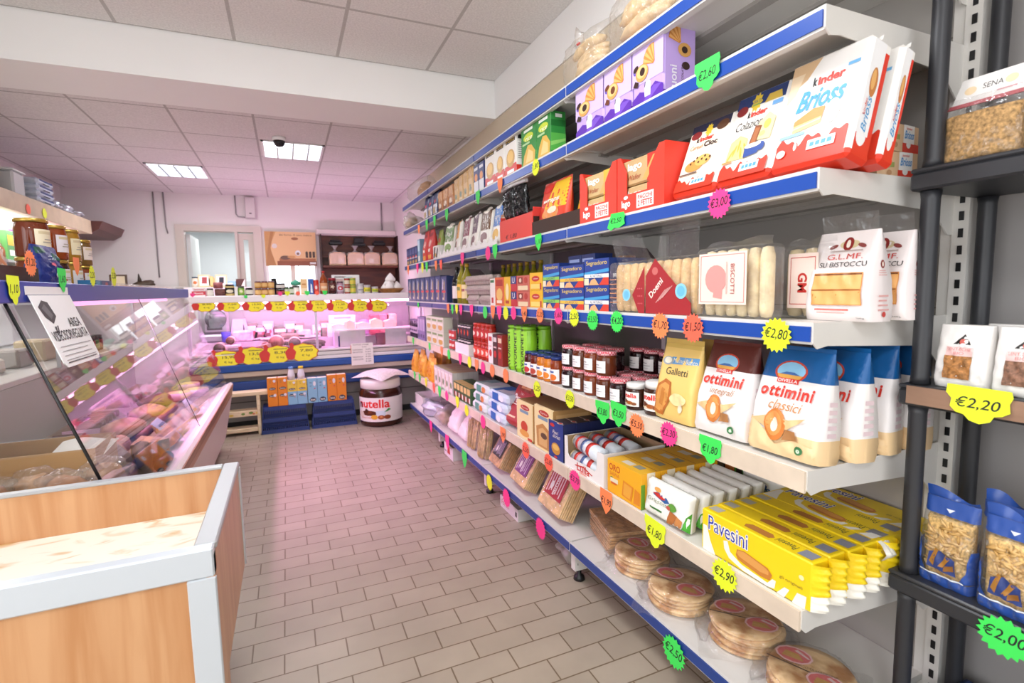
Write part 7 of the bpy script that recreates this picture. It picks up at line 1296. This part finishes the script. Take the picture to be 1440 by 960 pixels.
def milk(x, W, H, D, c, lab, lid='f2ead8', z_=MZ, grp='milk cartons on the crates', rz=0, y=6.065, oval=.18, v=.2):
    m = MB().box(-W/2, W/2, 0, D, 0, H, P(c, .4), .002)
    it = [('p', '1a2a4a', [(.5+.34*math.cos(a), v+.10*math.sin(a)*(.9 if math.cos(a)*0 == 0 else 1)) for a in [2*PI*i/20 for i in range(20)]]), ('t', 'f0ead8', 'latteria', (.26, v-.045, .74, v+.05), {'bold': .02}), ('t', '2a3a5a', 'Latte', (.22, .80, .45, .86)), ('r', '2a3a5a', .25, .68, .4, .70), ('e', 'e9e6ee', .72, .78, .14, .10), ('r', 'd8485a', .66, .56, .82, .6)]
    art(m, it, W, H, FRONT); art(m, [('r', 'f2ead6', .05, .1, .95, .9)], W, D, lambda a, b, o: (a, b, H+o)); o = m.build('milk_carton', loc=(x, y, z_), rot=(0, 0, rz)); return tag(o, lab, 'carton', grp)
OR, LB, YE = 'e88a24', '8cc0dc', 'f0cf4a'
for k in range(4): milk(-.195+.103*(k % 2), .10, .155, .10, OR, 'orange milk carton, %s of the left group, %s layer' % (('left', 'right')[k % 2], ('lower', 'upper')[k//2]), z_=MZ+.156*(k//2), v=(.75 if k < 2 else .25))
for k in range(2): milk(.0+.102*k, .10, .145, .10, LB, 'light blue milk carton under the yellow one, %s' % ('left', 'right')[k], v=.72)
for k in range(2): milk(.0+.102*k, .10, .125, .10, YE, 'yellow milk carton on top of the light blue ones, %s' % ('left', 'right')[k], z_=MZ+.146, v=.22)
for k in range(2): milk(.208+.102*k, .10, .275, .10, LB, 'tall light blue milk carton, %s of two between yellow and orange ones' % ('left', 'right')[k], v=.13)
for k in range(2): milk(.415+.102*k, .10, .295, .10, OR, 'tall orange milk carton, %s of two at the right end' % ('left', 'right')[k], v=.12)
for k in range(2):
    b = empty('milk_bottle', 'white milk bottle with %s cap standing on the yellow cartons' % ('blue', 'yellow')[k], 'bottle', (.0+.10*k, 6.072, MZ+.272), group='white milk bottles')
    MB().lathe([(0, 0), (.036, 0), (.038, .05), (.030, .09), (.022, .115), (.022, .12)], P('e6e4ec', .3), 16, (0, .04, 0)).build('bottle', b); MB().lathe([(.025, .118), (.026, .142), (0, .146)], P(('6a9ad8', 'f0d23a')[k], .4), 14, (0, .04, 0)).build('cap', b)
# the giant jar seat with cushion
nj = empty('giant_jar_seat', 'giant hazelnut spread jar used as a seat, standing on the floor by the deli', 'seat', (.935, 5.985, 0))
BRW = P('3c1d12', .2)
MB().lathe([(0, 0), (.215, 0), (.232, .015), (.237, .04), (.237, .37), (.228, .40), (.212, .43), (.205, .44)], BRW, 44).build('jar', nj)
MB().lathe([(.215, .425), (.222, .43), (.222, .515), (.214, .522), (0, .522)], P('efece6', .4), 44).build('lid', nj)
f = lambda x, z_, o: ((.2385+o)*math.sin(x/.2385), -(.2385+o)*math.cos(x/.2385), z_)
m = MB().grid(lambda u, v: f((u-.5)*1.30, .065+.27*v, 0), 40, 2, P('f3efea', .4)); AW, AH = .42, .27
it = [('t', 'e0241c', 'nutella', (.02, .58, .94, .93), {'bold': .025}), ('t', '16110f', 'n', (.02, .58, .135, .80), {'bold': .03}), ('e', '5a2a16', .36, .36, .24, .11), ('e', '7a3a1c', .32, .40, .14, .06), ('p', '4a2212', [(.20, .38), (.28, .56), (.36, .48), (.32, .34)]), ('e', 'e9dccb', .10, .30, .10, .14), ('p', 'd8ecf4', [(.58, .26), (.80, .26), (.83, .46), (.56, .46)]), ('p', '3f9a4a', [(.78, .40), (.90, .56), (.96, .50), (.86, .42)]), ('e', 'e8b03a', .52, .20, .09, .10), ('e', 'a8552a', .70, .19, .09, .09), ('e', '8a431f', .86, .19, .09, .09), ('e', 'd8905a', .70, .21, .04, .04), ('t', 'c8642a', 'nocciole', (.12, .14, .44, .22))]
art(m, it, AW, AH, lambda x, z_, o: f(x-.125, .065+z_, o+.0006), .05); m.build('label', nj)
cu = MB(); cm = P('e9dcdf', .8, 0, 'cloth')
def pil(sg):
    def fn(u, v):
        x, y = u*2-1, v*2-1; k = (1-x**4)*(1-y**4); e_ = 1-.10*(x*x*(1-y*y)+y*y*(1-x*x)) ; r_ = .245
        px_, py_ = x*r_*(1-.10*(1-x*x)*0)*(1-.10*(1-abs(y))*abs(x)), y*r_*(1-.10*(1-abs(x))*abs(y))
        sag = -.035*(max(0, abs(x)+abs(y)-1))
        return (px_, py_, .045+sag+(sg*(.042 if sg > 0 else .030))*k)
    return fn
cu.grid(pil(1), 24, 24, cm); cu.grid(pil(-1), 24, 24, cm)
o = cu.build('cushion', loc=(.955, 5.985, .5265), rot=(0, 0, .62)); tag(o, 'pale pink patterned cushion lying on the giant jar seat', 'cushion')

# ---- back wall: poster, bread shelf
m = MB().box(-.333, .333, 0, .006, 0, .475, P('c8965c', .5, 0, 'board'))
it = [('p', 'e0b682', [(.16, .0), (1, .0), (1, 1), (.22, 1), (.10, .6)]), ('p', 'b07a46', [(.0, 0), (.2, 0), (.10, .5), (.18, 1), (.12, 1), (.05, .5)]), ('r', '8a4a2c', .22, .0, 1, .14), ('r', 'a86a42', .26, .14, .98, .22), ('t', '7a4a2a', 'dal forno di casa nostra', (.28, .88, .92, .94)), ('e', '9a5f3a', .58, .80, .07, .04), ('e', 'd8cfc4', .18, .58, .05, .07), ('e', '6a4a3a', .38, .24, .10, .06), ('e', 'dfe0e2', .63, .38, .055, .08), ('e', '8a6a52', .63, .36, .03, .04)]
it += [('r', '4a3228', .78+.07*k, .24, .83+.07*k, .40) for k in range(3)]+[('e', '4a3228', .805+.07*k, .40, .025, .03) for k in range(3)]+[('e', 'c8925a', .5, .26, .08, .04), ('r', 'e2ded8', .86, .05, .98, .11)]
art(m, it, .666, .475, FRONT); tag(m.build('poster', loc=(.10, YB-.05, 1.90)), 'brown bakery poster hanging in the bright window beside the doorway', 'poster')
DW = wood('4a2416', '6a3620', .45, (1, 4, 6), 0, 'dark_wood'); DW2 = P('2e1812', .5)
bs = empty('bread_shelf', 'dark brown wooden bread shelf unit in the far right corner of the back wall', 'shelf', (.50, YB-.25, 0))
MB().box(0, 1.06, .235, .246, 1.10, 2.333, DW).build('back_panel', bs); MB().box(0, 1.06, 0, .234, 1.865, 1.90, DW, .003).build('shelf', bs)
for x in (-.02, 1.062): MB().box(x-.0, x+.018, .0, .246, 1.10, 2.333, DW2).build('side_panel', bs)
MB().box(0, 1.06, .10, .12, 2.02, 2.04, DW).build('rail', bs)
for k, x in enumerate((.70, 1.03, 1.32)):
    m = MB().box(-.09, .09, 0, .10, 0, .045, P('1d1a1c', .4), .008).box(-.07, .07, .02, .09, .045, .07+.05*(k == 1), P('242024', .4), .008); o = tag(m.build('black_tray', loc=(x, YB-.125, 2.202 if k != 1 else 2.185)), 'black plastic holder on the bread shelf back, %s of three' % ORD[k], 'holder', 'black holders above the bread bags')
for k, px in enumerate((474.5, 500, 523, 548)):
    q = gy(px, 360, YB-.20); r = empty('bread_bag', 'tied clear bag of sliced light bread on the dark shelf, %s from the left' % ORD[k], 'bread bag', (q.x, YB-.22, 1.901), group='bread bags on the dark shelf')
    m = MB(); w, h = .225, .185
    m.prism([(-w/2, 0), (w/2, 0), (w/2, h*.72), (w*.42, h*.9), (w*.2, h), (-w*.2, h), (-w*.45, h*.88), (-w/2, h*.65)], .13, P('dcbb98', .6, 0, 'bread')); art(m, [('r', 'efe2d2', .55 if k != 2 else .3, .2, .85 if k != 2 else .6, .5), ('r', '8a7a5a', .6, .3, .8, .34)], w, h, FRONT); m.build('loaf', r)
    g = MB().box(-w/2-.004, w/2+.004, -.004, .134, .001, h+.004, MILKY, .02); g.lathe([(.055, h), (.018, h+.03), (.014, h+.045), (.03, h+.075), (.055, h+.10)], MILKY, 12, ((-.03, 0, 0, .02)[k], .065, 0), sy=.5); g.build('bag', r)
m = MB().grid(lambda u, v: (-.12+.22*u-.06*v*u, .01*math.sin(3*u), .16*v*(1-.3*u)), 8, 4, P('e2d2d8', .5)); m.prism([(-.12, 0), (.10, 0), (.03, .11), (-.10, .16)], .012, P('e2d2d8', .5)); tag(m.build('paper_bag', loc=(gy(480, 400, YB-.9).x, YB-1.0, 1.53+.11), rot=(0, 0, 0)), '', '') if False else None
# things in front of the white room: window ledge with small items
lg = MB().box(-1.14, -.40, 7.36, 7.55, .1, 1.603, P('e6dedc', .5), .004); tag(lg.build('ledge_cabinet'), 'pale narrow cabinet in front of the white room doorway', 'cabinet')
def lgput(o, px): q = gy(px, 400, 7.4); o.location = (q.x, 7.4, 1.604); return o
def frame_(px, lab, c):
    m = MB().box(-.065, .065, 0, .012, 0, .155, P('e9d6a8', .4), .003); art(m, [('r', 'f4ece0', .12, .12, .88, .88), ('p', c, [(.3, .3), (.7, .3), (.75, .8), (.35, .8)])], .13, .155, FRONT); return lgput(tag(m.build('picture_frame'), lab, 'picture frame'), px)
frame_(287.5, 'small cream framed picture with a red figure, left of two in the doorway', 'a84a4a'); frame_(311.5, 'small cream framed dark picture, right of two in the doorway', '2a3038')
lgput(jar('blue_lid_jar', .04, .13, P('e6ddc8', .3), P('2a4a5a', .4), 'efe8d8', [('e', 'c8743a', .5, .5, .2, .3)], label='white jar with dark blue lid at the left of the doorway ledge'), 274.5)
o = MB().box(-.05, .05, 0, .06, 0, .135, P('e8d088', .4), .02).build('cheese_pack'); tag(o, 'yellow packet between the two framed pictures', 'packet'); lgput(o, 295.5)
lgput(carton('tissue_box', .09, .072, .07, '8ac0dc', [('r', 'e6f0f4', .1, .3, .6, .7)], label='light blue box right of the framed pictures'), 326)
lgput(carton('coffee_box', .10, .10, .07, '4a2a22', [('p', 'efe8e0', [(.5, 0), (1, 0), (1, 1)])], label='dark brown box at the right of the doorway ledge'), 338.5)
